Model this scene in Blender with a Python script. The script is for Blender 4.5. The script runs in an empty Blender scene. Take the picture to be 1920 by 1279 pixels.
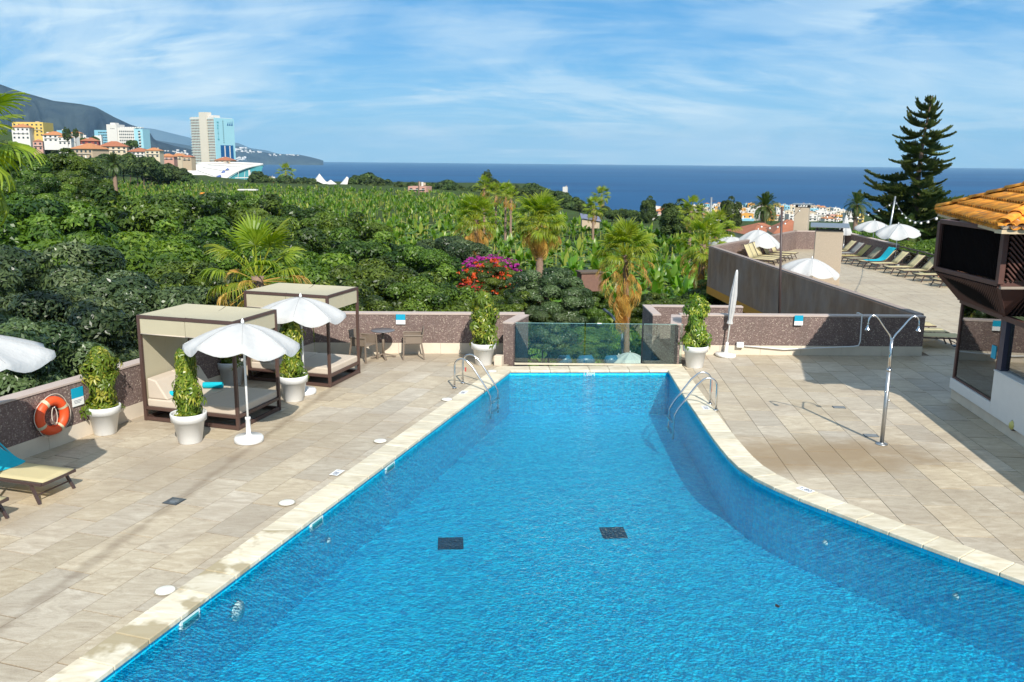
import bpy, bmesh, math, random
import numpy as np
from mathutils import Vector, Matrix
random.seed(7)
sc = bpy.context.scene
COL = sc.collection
R = math.radians
# ---------------------------------------------------------------- camera
H = 5.1
FPX = 1620.0
PITCH = math.atan(336.5 / FPX)
ROLL = .0095
cam_d = bpy.data.cameras.new('camera')
cam = bpy.data.objects.new('camera', cam_d)
COL.objects.link(cam)
cam_d.sensor_width = 36.0
cam_d.lens = 36.0 * FPX / 1920.0
cam_d.clip_start = .1
cam_d.clip_end = 90000
cam.matrix_world = Matrix.Translation((0, 0, H)) @ Matrix.Rotation(R(90) - PITCH, 4, 'X') @ Matrix.Rotation(ROLL, 4, 'Z')
sc.camera = cam
# ---------------------------------------------------------------- light
SUN_EL = R(38.9)
SUN_DIR = Vector((.275 * math.cos(SUN_EL), -.9615 * math.cos(SUN_EL), math.sin(SUN_EL))).normalized()
sun_d = bpy.data.lights.new('sun', 'SUN')
sun_d.energy = 4.6
sun_d.angle = R(.5)
sun_d.color = (1.0, .95, .87)
sun = bpy.data.objects.new('sun', sun_d)
sun.rotation_euler = SUN_DIR.to_track_quat('Z', 'Y').to_euler()
COL.objects.link(sun)
wd = bpy.data.worlds.new('World')
sc.world = wd
wd.use_nodes = True
nt = wd.node_tree
nt.nodes.clear()
def wn(t, **k):
    n = nt.nodes.new(t)
    for a, b in k.items():
        setattr(n, a, b)
    return n
sky = wn('ShaderNodeTexSky', sky_type='NISHITA', sun_disc=False)
sky.sun_elevation = SUN_EL
sky.sun_rotation = R(164)
sky.altitude = 0
sky.air_density = 1.0
sky.dust_density = .25
sky.ozone_density = 3.0
hsv = wn('ShaderNodeHueSaturation')
hsv.inputs['Saturation'].default_value = 1.12
hsv.inputs['Value'].default_value = 1.0
nt.links.new(sky.outputs[0], hsv.inputs['Color'])
# thin streaky cirrus laid out on a flat sheet high above: direction divided by height
tc = wn('ShaderNodeTexCoord')
sep = wn('ShaderNodeSeparateXYZ')
nt.links.new(tc.outputs['Generated'], sep.inputs[0])
def math_(op, a, b=None, clamp=False):
    n = wn('ShaderNodeMath', operation=op, use_clamp=clamp)
    for i, x in enumerate((a, b)):
        if x is None: continue
        if isinstance(x, (int, float)): n.inputs[i].default_value = x
        else: nt.links.new(x, n.inputs[i])
    return n.outputs[0]
zc = math_('ADD', math_('MAXIMUM', sep.outputs[2], 0.0), .24)
cx = math_('DIVIDE', sep.outputs[0], zc)
cy = math_('DIVIDE', sep.outputs[1], zc)
comb = wn('ShaderNodeCombineXYZ')
nt.links.new(cx, comb.inputs[0]); nt.links.new(cy, comb.inputs[1])
def cloud(scale, sx, sy, rot, lo, hi, detail, dist, off=(0, 0, 0)):
    mp = wn('ShaderNodeMapping')
    mp.inputs['Scale'].default_value = (sx, sy, 1)
    mp.inputs['Rotation'].default_value = (0, 0, R(rot))
    mp.inputs['Location'].default_value = off
    nt.links.new(comb.outputs[0], mp.inputs[0])
    nz = wn('ShaderNodeTexNoise')
    nz.inputs['Scale'].default_value = scale
    nz.inputs['Detail'].default_value = detail
    nz.inputs['Roughness'].default_value = .58
    nz.inputs['Distortion'].default_value = dist
    nt.links.new(mp.outputs[0], nz.inputs['Vector'])
    rp = wn('ShaderNodeValToRGB')
    rp.color_ramp.elements[0].position = lo
    rp.color_ramp.elements[1].position = hi
    rp.color_ramp.interpolation = 'EASE'
    nt.links.new(nz.outputs[0], rp.inputs[0])
    return rp.outputs[0]
c1 = cloud(1.15, .75, 1.15, 38, .38, .60, 10, 1.3, (5.2, .1, 0))
c2 = cloud(4.2, .5, 1.35, 52, .42, .70, 9, 1.5, (.4, 5.0, 0))
cl = math_('ADD', math_('MULTIPLY', c1, .75), math_('MULTIPLY', c2, .40), True)
# soft patchiness over the whole dome so some of it stays clear blue
c3 = cloud(.8, 1, 1, 0, .33, .62, 3, 0, (7, 2, 0))
cl = math_('MULTIPLY', cl, math_('ADD', math_('MULTIPLY', c3, .6), .4), True)
mixc = wn('ShaderNodeMix', data_type='RGBA')
nt.links.new(cl, mixc.inputs['Factor'])
grd = wn('ShaderNodeValToRGB'); ee = grd.color_ramp.elements
ee[0].position = 0.0; ee[0].color = (1.6, 4.8, 7.3, 1)
ee[1].position = .34; ee[1].color = (.20, 1.85, 5.0, 1)
e_ = ee.new(.12); e_.color = (.62, 3.2, 6.5, 1)
e_ = ee.new(.8); e_.color = (.25, 1.0, 2.9, 1)
nt.links.new(math_('MAXIMUM', sep.outputs[2], 0.0), grd.inputs[0])
mixg = wn('ShaderNodeMix', data_type='RGBA'); mixg.inputs['Factor'].default_value = .82
nt.links.new(hsv.outputs[0], mixg.inputs['A']); nt.links.new(grd.outputs[0], mixg.inputs['B'])
nt.links.new(mixg.outputs['Result'], mixc.inputs['A'])
mixc.inputs['B'].default_value = (5.8, 7.2, 8.0, 1)
bg = wn('ShaderNodeBackground')
bg.inputs['Strength'].default_value = .1
nt.links.new(mixc.outputs['Result'], bg.inputs['Color'])
wo = wn('ShaderNodeOutputWorld')
nt.links.new(bg.outputs[0], wo.inputs['Surface'])
sc.view_settings.view_transform = 'Standard'
sc.view_settings.look = 'None'
sc.view_settings.exposure = 0.38
sc.view_settings.gamma = 1.0
sc.view_settings.use_curve_mapping = False
sc.render.engine = 'CYCLES'
cy_ = sc.cycles
cy_.use_denoising = True
cy_.max_bounces = 8
cy_.diffuse_bounces = 3
cy_.glossy_bounces = 3
cy_.transmission_bounces = 4
cy_.transparent_max_bounces = 8
cy_.caustics_reflective = False
cy_.sample_clamp_indirect = 6.0

# ---------------------------------------------------------------- helpers
_cr, _sr, _cp, _sp = math.cos(ROLL), math.sin(ROLL), math.cos(PITCH), math.sin(PITCH)
def ray(px, py):
    u = (px - 960) / FPX; v = -(py - 639.5) / FPX
    a = u * _cr - v * _sr; b = u * _sr + v * _cr
    return a, _cp + b * _sp, -_sp + b * _cp
def G(px, py, z=0.0):
    """where the sight line through a point of the photograph meets height z"""
    d = ray(px, py); t = (z - H) / d[2]
    return Vector((d[0] * t, d[1] * t, z))
def at(px, py, Y):
    """the place on that sight line at distance Y ahead"""
    d = ray(px, py); t = Y / d[1]
    return Vector((d[0] * t, Y, H + d[2] * t))
MATS = {}
class N:
    """tiny node helper"""
    def __init__(s, name):
        s.m = bpy.data.materials.new(name); s.m.use_nodes = True
        s.t = s.m.node_tree; s.t.nodes.clear()
        s.out = s.t.nodes.new('ShaderNodeOutputMaterial')
    def n(s, t, **k):
        x = s.t.nodes.new(t)
        for a, b in k.items(): setattr(x, a, b)
        return x
    def l(s, a, b): s.t.links.new(a, b)
    def inp(s, sock, v):
        if hasattr(v, 'is_linked') or isinstance(v, bpy.types.NodeSocket): s.l(v, sock)
        else: sock.default_value = v if not (isinstance(v, tuple) and len(v) == 3 and sock.type == 'RGBA') else (*v, 1)
    def pos(s, scale=(1, 1, 1), rot=(0, 0, 0), obj=False, loc=(0, 0, 0)):
        mp = s.n('ShaderNodeMapping')
        mp.inputs['Scale'].default_value = scale; mp.inputs['Rotation'].default_value = rot
        mp.inputs['Location'].default_value = loc
        if obj: s.l(s.n('ShaderNodeTexCoord').outputs['Object'], mp.inputs[0])
        else: s.l(s.n('ShaderNodeNewGeometry').outputs['Position'], mp.inputs[0])
        return mp.outputs[0]
    def noise(s, vec, scale, detail=4, rough=.55, dist=0):
        x = s.n('ShaderNodeTexNoise')
        x.inputs['Scale'].default_value = scale; x.inputs['Detail'].default_value = detail
        x.inputs['Roughness'].default_value = rough; x.inputs['Distortion'].default_value = dist
        s.l(vec, x.inputs['Vector']); return x.outputs[0]
    def vor(s, vec, scale, feature='F1', out=0):
        x = s.n('ShaderNodeTexVoronoi', feature=feature)
        x.inputs['Scale'].default_value = scale; s.l(vec, x.inputs['Vector']); return x.outputs[out]
    def ramp(s, f, stops, interp='LINEAR'):
        x = s.n('ShaderNodeValToRGB'); x.color_ramp.interpolation = interp
        e = x.color_ramp.elements
        while len(e) > 1: e.remove(e[-1])
        for i, (p, c) in enumerate(stops):
            q = e[0] if i == 0 else e.new(p)
            q.position = p; q.color = (*c, 1) if isinstance(c, tuple) else (c, c, c, 1)
        s.l(f, x.inputs[0]); return x.outputs[0]
    def mix(s, f, a, b, mode='MIX'):
        x = s.n('ShaderNodeMix', data_type='RGBA', blend_type=mode)
        s.inp(x.inputs['Factor'], f); s.inp(x.inputs['A'], a); s.inp(x.inputs['B'], b); return x.outputs['Result']
    def ma(s, op, a, b=0.0, clamp=False):
        x = s.n('ShaderNodeMath', operation=op, use_clamp=clamp)
        s.inp(x.inputs[0], a); s.inp(x.inputs[1], b); return x.outputs[0]
    def hsv(s, c, h=.5, sa=1.0, v=1.0):
        x = s.n('ShaderNodeHueSaturation')
        s.inp(x.inputs['Hue'], h); s.inp(x.inputs['Saturation'], sa); s.inp(x.inputs['Value'], v); s.inp(x.inputs['Color'], c)
        return x.outputs[0]
    def rnd(s): return s.n('ShaderNodeObjectInfo').outputs['Random']
    def bump(s, h, strength=.3, dist=.01, normal=None):
        x = s.n('ShaderNodeBump'); x.inputs['Strength'].default_value = strength; x.inputs['Distance'].default_value = dist
        s.l(h, x.inputs['Height'])
        if normal is not None: s.l(normal, x.inputs['Normal'])
        return x.outputs[0]
    def pr(s, col, rough=.6, metal=0.0, normal=None, spec=.5, **kw):
        x = s.n('ShaderNodeBsdfPrincipled')
        s.inp(x.inputs['Base Color'], col); s.inp(x.inputs['Roughness'], rough)
        x.inputs['Metallic'].default_value = metal; x.inputs['Specular IOR Level'].default_value = spec
        if normal is not None: s.l(normal, x.inputs['Normal'])
        for k, v in kw.items(): s.inp(x.inputs[k.replace('_', ' ')], v)
        return x.outputs[0]
    def done(s, sh, key=None):
        s.l(sh, s.out.inputs['Surface']); return s.m
def plain(name, col, rough=.6, metal=0.0, var=.12, scale=6.0, bump=0.0, bscale=40.0, spec=.5, per=.0):
    """a plain material with gentle mottling, a little relief and per-object drift"""
    if name in MATS: return MATS[name]
    a = N(name); v = a.pos()
    f = a.noise(v, scale, 5)
    c = a.hsv(col, v=a.ma('ADD', 1.0 - var, a.ma('MULTIPLY', f, 2 * var)))
    if per: c = a.hsv(c, v=a.ma('ADD', 1.0 - per, a.ma('MULTIPLY', a.rnd(), 2 * per)))
    nm = a.bump(a.noise(v, bscale, 3), bump, .01) if bump else None
    MATS[name] = a.done(a.pr(c, rough, metal, nm, spec)); return MATS[name]

class MB:
    """collects shapes, then links them as ONE mesh object"""
    def __init__(s): s.v = []; s.f = []; s.mi = []; s.sm = []; s.cur = 0; s.smooth = False
    def add(s, vs, fs):
        o = len(s.v); s.v += [tuple(v) for v in vs]
        for f in fs: s.f.append(tuple(i + o for i in f)); s.mi.append(s.cur); s.sm.append(s.smooth)
        return s
    def box(s, c, d, rz=0.0, M=None):
        x, y, z = d[0] / 2, d[1] / 2, d[2] / 2
        vs = [Vector((a * x, b * y, e * z)) for e in (-1, 1) for b in (-1, 1) for a in (-1, 1)]
        if rz: vs = [Matrix.Rotation(rz, 3, 'Z') @ v for v in vs]
        if M is not None: vs = [M @ v for v in vs]
        c = Vector(c)
        return s.add([v + c for v in vs], [(0, 2, 3, 1), (4, 5, 7, 6), (0, 1, 5, 4), (2, 6, 7, 3), (0, 4, 6, 2), (1, 3, 7, 5)])
    def beam(s, p, q, w, h):
        """square bar from p to q, w wide and h high"""
        p = Vector(p); q = Vector(q); d = (q - p); L = d.length; d.normalize()
        up = Vector((0, 0, 1)) if abs(d.z) < .98 else Vector((0, 1, 0))
        sd = d.cross(up).normalized(); up = sd.cross(d).normalized()
        vs = [p + sd * a * w / 2 + up * b * h / 2 + d * e * L for e in (0, 1) for b in (-1, 1) for a in (-1, 1)]
        return s.add(vs, [(0, 1, 3, 2), (4, 6, 7, 5), (0, 4, 5, 1), (2, 3, 7, 6), (0, 2, 6, 4), (1, 5, 7, 3)])
    def tube(s, pts, r, n=8, cap=True, closed=False):
        pts = [Vector(p) for p in pts]; k = len(pts); sm = s.smooth; s.smooth = True
        rr = r if isinstance(r, (list, tuple)) else [r] * k
        o = len(s.v); prev = None
        for i, p in enumerate(pts):
            a = pts[i - 1] if (i > 0 or closed) else p
            b = pts[(i + 1) % k] if (i < k - 1 or closed) else p
            t = (b - a).normalized()
            if prev is None:
                u = t.orthogonal().normalized()
            else:
                u = (prev - t * prev.dot(t)).normalized()
            prev = u; w = t.cross(u)
            for j in range(n):
                g = 2 * math.pi * j / n
                s.v.append(tuple(p + (u * math.cos(g) + w * math.sin(g)) * rr[i]))
        for i in range(k if closed else k - 1):
            for j in range(n):
                a = o + i * n; b = o + ((i + 1) % k) * n
                s.f.append((a + j, a + (j + 1) % n, b + (j + 1) % n, b + j)); s.mi.append(s.cur); s.sm.append(True)
        if cap and not closed:
            s.f.append(tuple(o + j for j in range(n))[::-1]); s.mi.append(s.cur); s.sm.append(False)
            s.f.append(tuple(o + (k - 1) * n + j for j in range(n))); s.mi.append(s.cur); s.sm.append(False)
        s.smooth = sm; return s
    def lathe(s, prof, n=24, c=(0, 0, 0)):
        o = len(s.v); c = Vector(c)
        for r, z in prof:
            for j in range(n):
                g = 2 * math.pi * j / n
                s.v.append((c.x + r * math.cos(g), c.y + r * math.sin(g), c.z + z))
        for i in range(len(prof) - 1):
            for j in range(n):
                a = o + i * n; b = a + n
                s.f.append((a + j, a + (j + 1) % n, b + (j + 1) % n, b + j)); s.mi.append(s.cur); s.sm.append(True)
        return s
    def disc(s, c, r, n=24, up=True):
        vs = [(c[0] + r * math.cos(2 * math.pi * j / n), c[1] + r * math.sin(2 * math.pi * j / n), c[2]) for j in range(n)]
        return s.add(vs, [tuple(range(n)) if up else tuple(range(n))[::-1]])
    def prism(s, poly, z0, z1):
        n = len(poly); area = sum(poly[i][0] * poly[(i + 1) % n][1] - poly[(i + 1) % n][0] * poly[i][1] for i in range(n))
        if area < 0: poly = poly[::-1]
        vs = [(p[0], p[1], z0) for p in poly] + [(p[0], p[1], z1) for p in poly]
        return s.add(vs, [tuple(range(n))[::-1], tuple(range(n, 2 * n))] + [(i, (i + 1) % n, n + (i + 1) % n, n + i) for i in range(n)])
    def mesh(s, name, mats):
        me = bpy.data.meshes.new(name)
        me.from_pydata(s.v, [], s.f)
        for m in (mats if isinstance(mats, (list, tuple)) else [mats]): me.materials.append(m)
        me.polygons.foreach_set('material_index', s.mi); me.polygons.foreach_set('use_smooth', s.sm)
        me.update(); return me
    def build(s, name, mats, parent=None, bevel=0.0, seg=2, sub=0):
        o = link(name, s.mesh(name, mats), parent)
        if bevel:
            b = o.modifiers.new('bevel', 'BEVEL'); b.width = bevel; b.segments = seg; b.limit_method = 'ANGLE'; b.angle_limit = R(40)
            b.harden_normals = False
        if sub:
            b = o.modifiers.new('sub', 'SUBSURF'); b.levels = sub; b.render_levels = sub
        return o
def link(name, me, parent=None, loc=None, rz=None):
    o = bpy.data.objects.new(name, me); COL.objects.link(o); o.parent = parent
    if loc is not None: o.location = loc
    if rz is not None: o.rotation_euler = (0, 0, rz)
    return o
def tag(o, label=None, cat=None, group=None, kind=None):
    for k, v in (('label', label), ('category', cat), ('group', group), ('kind', kind)):
        if v: o[k] = v
    return o
def thing(name, label, cat, loc=(0, 0, 0), rz=0.0, group=None):
    return tag(link(name, None, None, loc, rz), label, cat, group)
def copy_tree(o, parent=None):
    c = o.copy(); COL.objects.link(c); c.parent = parent
    for ch in o.children: copy_tree(ch, c)
    return c
def dup(o, loc, rz, label=None, scale=None):
    c = copy_tree(o); c.location = loc; c.rotation_euler = (0, 0, rz)
    if label: c['label'] = label
    if scale: c.scale = scale if isinstance(scale, tuple) else (scale,) * 3
    return c
def npmesh(name, V, Fq, mats, cols=None, smooth=False):
    """mesh from numpy: V (n,3), Fq (m,4 or 3)"""
    me = bpy.data.meshes.new(name)
    k = Fq.shape[1]; m = Fq.shape[0]
    me.vertices.add(len(V)); me.vertices.foreach_set('co', V.astype(np.float32).ravel())
    me.loops.add(m * k); me.loops.foreach_set('vertex_index', Fq.astype(np.int32).ravel())
    me.polygons.add(m); me.polygons.foreach_set('loop_start', (np.arange(m) * k).astype(np.int32))
    try: me.polygons.foreach_set('loop_total', np.full(m, k, np.int32))
    except Exception: pass
    for mt in (mats if isinstance(mats, (list, tuple)) else [mats]): me.materials.append(mt)
    if smooth: me.polygons.foreach_set('use_smooth', np.ones(m, bool))
    me.update(calc_edges=True)
    if cols is not None:
        a = me.attributes.new('tint', 'FLOAT', 'FACE'); a.data.foreach_set('value', cols.astype(np.float32))
    return me
# ---------------------------------------------------------------- materials
def m_tile():
    a = N('deck_stone'); rn = a.rnd()
    off = a.n('ShaderNodeVectorMath', operation='SCALE'); a.l(a.n('ShaderNodeNewGeometry').outputs['Position'], off.inputs[0]); off.inputs['Scale'].default_value = 1
    cmb = a.n('ShaderNodeCombineXYZ'); a.l(a.ma('MULTIPLY', rn, 40.0), cmb.inputs[2])
    ad = a.n('ShaderNodeVectorMath', operation='ADD'); a.l(off.outputs[0], ad.inputs[0]); a.l(cmb.outputs[0], ad.inputs[1])
    mp = a.n('ShaderNodeMapping'); a.l(ad.outputs[0], mp.inputs[0]); mp.inputs['Scale'].default_value = (1.0, 3.0, 1); mp.inputs['Rotation'].default_value = (0, 0, R(6))
    f = a.noise(mp.outputs[0], 2.1, 12, .74, 1.6)
    c = a.ramp(f, [(.30, (.29, .23, .155)), (.43, (.425, .35, .24)), (.55, (.53, .455, .325)), (.70, (.69, .62, .49))])
    c = a.hsv(c, v=a.ma('ADD', .80, a.ma('MULTIPLY', rn, .32)), sa=a.ma('ADD', .78, a.ma('MULTIPLY', a.ma('FRACT', a.ma('MULTIPLY', rn, 7.3)), .36)))
    # old water stains that run over the joints
    big = a.noise(a.pos((.5, .9, 1), (0, 0, R(-15))), .62, 5, .6, .6)
    c = a.mix(a.ramp(big, [(.44, 0.0), (.66, .62)]), c, (.28, .21, .135))
    fine = a.noise(a.pos(), 60, 3)
    c = a.mix(.26, c, a.mix(fine, (.2, .15, .1), (.8, .7, .58)))
    # damp track towards the drains on the near side, damp fan round the shower
    g = a.n('ShaderNodeSeparateXYZ'); a.l(a.n('ShaderNodeNewGeometry').outputs['Position'], g.inputs[0])
    p0, p1 = G(330, 940), G(692, 678); dx, dy = (p1 - p0).x, (p1 - p0).y; L = math.hypot(dx, dy)
    dist = a.ma('ABSOLUTE', a.ma('SUBTRACT', a.ma('ADD', a.ma('MULTIPLY', g.outputs[0], -dy / L), a.ma('MULTIPLY', g.outputs[1], dx / L)), (-dy * p0.x + dx * p0.y) / L))
    dist = a.ma('ADD', dist, a.ma('MULTIPLY', a.ma('SUBTRACT', a.noise(a.pos(), 2.2, 4), .5), .3))
    c = a.mix(a.ramp(dist, [(0.02, .38), (.13, 0.0)]), c, (.15, .10, .06))
    q = G(1530, 850)
    e = a.ma('ADD', a.ma('POWER', a.ma('DIVIDE', a.ma('SUBTRACT', g.outputs[0], q.x), 2.9), 2.0), a.ma('POWER', a.ma('DIVIDE', a.ma('SUBTRACT', g.outputs[1], q.y), 1.15), 2.0))
    e = a.ma('ADD', e, a.ma('MULTIPLY', a.ma('SUBTRACT', a.noise(a.pos(), 1.4, 5), .5), 1.6))
    c = a.mix(a.ramp(e, [(.2, .72), (1.15, 0.0)]), c, (.27, .18, .085))
    return a.done(a.pr(c, a.ma('ADD', .42, a.ma('MULTIPLY', f, .3)), 0, a.bump(a.ma('ADD', f, a.ma('MULTIPLY', fine, .25)), .25, .006), .4))
M_TILE = m_tile()
def m_coping():
    a = N('coping_stone'); v = a.pos((1, 3.0, 1), (0, 0, R(10)))
    f = a.noise(v, 2.6, 6, .6, .8)
    c = a.ramp(f, [(.3, (.57, .49, .35)), (.5, (.69, .615, .46)), (.7, (.77, .71, .57))])
    c = a.hsv(c, v=a.ma('ADD', .88, a.ma('MULTIPLY', a.rnd(), .2)))
    g = a.n('ShaderNodeSeparateXYZ'); a.l(a.n('ShaderNodeNewGeometry').outputs['Position'], g.inputs[0])
    near = a.ma('MULTIPLY', a.ma('LESS_THAN', g.outputs[0], -2.2), a.ma('LESS_THAN', g.outputs[1], 11.3))
    st = a.ma('MULTIPLY', a.ramp(a.noise(a.pos(), 1.7, 4, .5), [(.50, 0.0), (.56, .8)]), a.ma('ADD', a.ma('MULTIPLY', near, .85), .12))
    c = a.mix(st, c, (.33, .26, .14))
    return a.done(a.pr(c, .55, 0, a.bump(a.noise(a.pos(), 30, 4), .25, .004), .35))
M_COPING = m_coping()
def m_aggregate():
    a = N('pebble_dash'); v = a.pos()
    cell = a.vor(v, 42, out=1); d = a.vor(v, 42, out=0)
    g = a.n('ShaderNodeSeparateColor'); a.l(cell, g.inputs[0])
    c = a.ramp(g.outputs[0], [(0, (.17, .115, .10)), (.45, (.27, .19, .17)), (.78, (.38, .29, .25)), (.93, (.62, .52, .42)), (1, (.75, .66, .54))], 'CONSTANT')
    c = a.mix(a.ramp(d, [(.0, 0.0), (.75, .85)]), c, (.16, .115, .10))
    c = a.hsv(c, v=a.ma('ADD', .70, a.ma('MULTIPLY', a.noise(v, .9, 6), .6)))
    c = a.mix(a.ramp(a.noise(a.pos((1, 1, .12)), 3.5, 4), [(.52, 0.0), (.75, .45)]), c, (.12, .09, .08))
    return a.done(a.pr(c, .8, 0, a.bump(a.ma('SUBTRACT', 1.0, d), .6, .012), .3))
M_AGG = m_aggregate()
def m_fascia():
    a = N('weathered_render'); v = a.pos((1, 1, .4)); w = a.pos()
    f = a.noise(v, 1.6, 7, .62, .8); g = a.noise(w, .7, 5, .6)
    c = a.ramp(f, [(.3, (.27, .145, .085)), (.5, (.36, .205, .125)), (.7, (.46, .28, .18))])
    c = a.mix(a.ramp(g, [(.4, 0.0), (.7, .5)]), c, (.38, .30, .27))
    return a.done(a.pr(c, .85, 0, a.bump(a.noise(w, 14, 5), .4, .02), .3))
M_FASCIA = m_fascia()
M_CAP = plain('wall_cap', (.47, .38, .33), .8, var=.15, bump=.3)
M_PLINTH = plain('plinth_stone', (.66, .57, .45), .6, var=.15, scale=3, bump=.1)
M_FASCIA_CAP = plain('dusty_cap', (.30, .235, .2), .85, var=.2)
M_WHITE = plain('white_plastic', (.76, .76, .74), .4, var=.08, scale=4, per=.03)
M_PAINT = plain('white_wall_paint', (.72, .70, .66), .7, var=.06, bump=.08)
M_BROWN = plain('brown_metal', (.085, .048, .038), .45, var=.1)
M_DARKWOOD = plain('stained_timber', (.10, .045, .035), .5, var=.25, scale=9)
M_TAUPE = plain('taupe_mesh_fabric', (.47, .42, .29), .85, var=.06, scale=3, bump=.08, bscale=300)
M_CUSHION = plain('beige_cushion', (.56, .475, .38), .8, var=.07, scale=4, bump=.12, bscale=9)
M_TEAL = plain('turquoise_towel', (.0, .40, .50), .95, var=.1, bump=.4, bscale=90)
M_STEEL = plain('brushed_steel', (.62, .62, .62), .2, 1.0, var=.05)
M_GALV = plain('dull_steel', (.42, .43, .43), .38, .85, var=.15, scale=12)
M_DARKMETAL = plain('dark_lounger_frame', (.07, .045, .04), .45, var=.1)
def sling(name, col):
    a = N(name); d = a.pr(a.hsv(col, v=a.ma('ADD', .95, a.ma('MULTIPLY', a.rnd(), .1))), .75, 0, None, .3); t = a.n('ShaderNodeBsdfTranslucent'); a.inp(t.inputs[0], tuple(min(1, c * 1.2) for c in col))
    mx = a.n('ShaderNodeMixShader'); mx.inputs[0].default_value = .42; a.l(d, mx.inputs[1]); a.l(t.outputs[0], mx.inputs[2]); MATS[name] = a.done(mx.outputs[0]); return MATS[name]
M_SLING = sling('cream_sling', (.74, .66, .41))
M_SLING_GREY = sling('grey_sling', (.46, .45, .42))
M_RATTAN = plain('taupe_plastic_chair', (.20, .155, .115), .55, var=.1)
M_ORANGE = plain('orange_ring', (.80, .09, .02), .5, var=.1, scale=8)
M_ROPE = plain('pale_rope', (.62, .55, .45), .8)
M_SIGNBLUE = plain('sign_blue', (.0, .33, .50), .5, var=.02)
M_SIGNWHITE = plain('sign_white', (.80, .80, .78), .5, var=.02)
M_INK = plain('printed_ink', (.03, .05, .12), .6, var=.02)
M_GRATE = plain('drain_grate', (.05, .07, .085), .35, .5, var=.3, scale=60)
M_GROUT = plain('grout', (.17, .125, .08), .9, var=.2)
M_OCHRE = plain('ochre_paint', (.72, .30, .035), .7, var=.12)
M_DARK = plain('shade_black', (.02, .016, .014), .9)
M_SOIL = plain('potting_soil', (.035, .022, .014), .95, bump=.5)
M_LAMP = plain('lamp_yellow', (.62, .55, .16), .35)
def m_fabric_white():
    a = N('white_parasol_cloth'); c = a.hsv((.62, .62, .61), v=a.ma('ADD', .94, a.ma('MULTIPLY', a.noise(a.pos(), 5, 4), .1)))
    d = a.pr(c, .8, 0, a.bump(a.noise(a.pos(), 4.5, 4), .6, .05), .2)
    t = a.n('ShaderNodeBsdfTranslucent'); a.inp(t.inputs[0], (.62, .64, .64))
    mx = a.n('ShaderNodeMixShader'); mx.inputs[0].default_value = .22; a.l(d, mx.inputs[1]); a.l(t.outputs[0], mx.inputs[2])
    return a.done(mx.outputs[0])
M_CLOTH = m_fabric_white(); M_SEAM = plain('seam_tape', (.40, .40, .40), .8)
def m_glass(name, tint, refl=1.0, alpha=.0):
    """clear sheet: lets light straight through, mirrors more at a grazing angle"""
    a = N(name)
    t = a.n('ShaderNodeBsdfTransparent'); a.inp(t.inputs[0], tint)
    g = a.n('ShaderNodeBsdfGlossy'); g.inputs['Roughness'].default_value = .02; a.inp(g.inputs[0], (.95, .97, .97))
    fr = a.n('ShaderNodeFresnel'); fr.inputs[0].default_value = 1.52
    mx = a.n('ShaderNodeMixShader'); a.l(a.ma('MULTIPLY', fr.outputs[0], refl, True), mx.inputs[0]); a.l(t.outputs[0], mx.inputs[1]); a.l(g.outputs[0], mx.inputs[2])
    return a.done(mx.outputs[0])
M_GLASS = m_glass('green_edge_glass', (.84, .96, .92), 1.3)
M_GLASS2 = m_glass('smoked_screen_glass', (.42, .50, .40), 2.6)
M_GLASSEDGE = plain('glass_edge', (.30, .55, .50), .15)

# ---------------------------------------------------------------- pool outline
def catmull(P, n=8):
    out = []
    for i in range(len(P) - 1):
        p0 = P[max(i - 1, 0)]; p1 = P[i]; p2 = P[i + 1]; p3 = P[min(i + 2, len(P) - 1)]
        for k in range(n):
            t = k / n
            out.append(tuple(.5 * ((2 * p1[d]) + (-p0[d] + p2[d]) * t + (2 * p0[d] - 5 * p1[d] + 4 * p2[d] - p3[d]) * t * t + (-p0[d] + 3 * p1[d] - 3 * p2[d] + p3[d]) * t ** 3) for d in (0, 1)))
    out.append(tuple(P[-1])); return out
FL = (-.04, 20.93); FR = (3.95, 21.12)
nearL = (-.04 - 4.11 * (20.93 - 2.0) / 13.23, 2.0)
right_ctrl = [FR, (3.89, 19.2), (3.86, 17.0), (3.85, 15.2), (3.95, 13.95), (4.33, 13.02), (4.87, 12.19), (5.40, 11.44), (5.92, 10.72), (6.48, 10.0), (7.0, 9.2), (7.35, 8.3), (7.5, 7.0), (7.5, 2.0)]
rightP = catmull(right_ctrl, 8)
def resample(P, step):
    out = [P[0]]; acc = 0
    L = [0]
    for a, b in zip(P, P[1:]): L.append(L[-1] + math.dist(a, b))
    n = max(1, round(L[-1] / step)); res = []
    for i in range(n + 1):
        s = L[-1] * i / n; k = 0
        while k < len(L) - 2 and L[k + 1] < s: k += 1
        t = (s - L[k]) / max(L[k + 1] - L[k], 1e-9); a, b = P[k], P[k + 1]
        res.append((a[0] + (b[0] - a[0]) * t, a[1] + (b[1] - a[1]) * t))
    return res
outline = resample([nearL, FL], .52) + resample([FL, FR], .5)[1:] + resample(rightP, .5)[1:]
def offset(P, d):
    """left-hand offset of an open polyline"""
    out = []
    for i, p in enumerate(P):
        ns = []
        for a, b in ((i - 1, i), (i, i + 1)):
            if a < 0 or b >= len(P): continue
            dx, dy = P[b][0] - P[a][0], P[b][1] - P[a][1]; l = math.hypot(dx, dy); ns.append((-dy / l, dx / l))
        nx = sum(n[0] for n in ns); ny = sum(n[1] for n in ns); l = math.hypot(nx, ny); nx /= l; ny /= l
        c = nx * ns[0][0] + ny * ns[0][1]
        out.append((p[0] + nx * d / max(c, .35), p[1] + ny * d / max(c, .35)))
    return out
CW = .43
mid = offset(outline, CW * .55)
outer = offset(outline, CW)
WATER_Z = -.13; FLOOR_Z = -1.15
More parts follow.
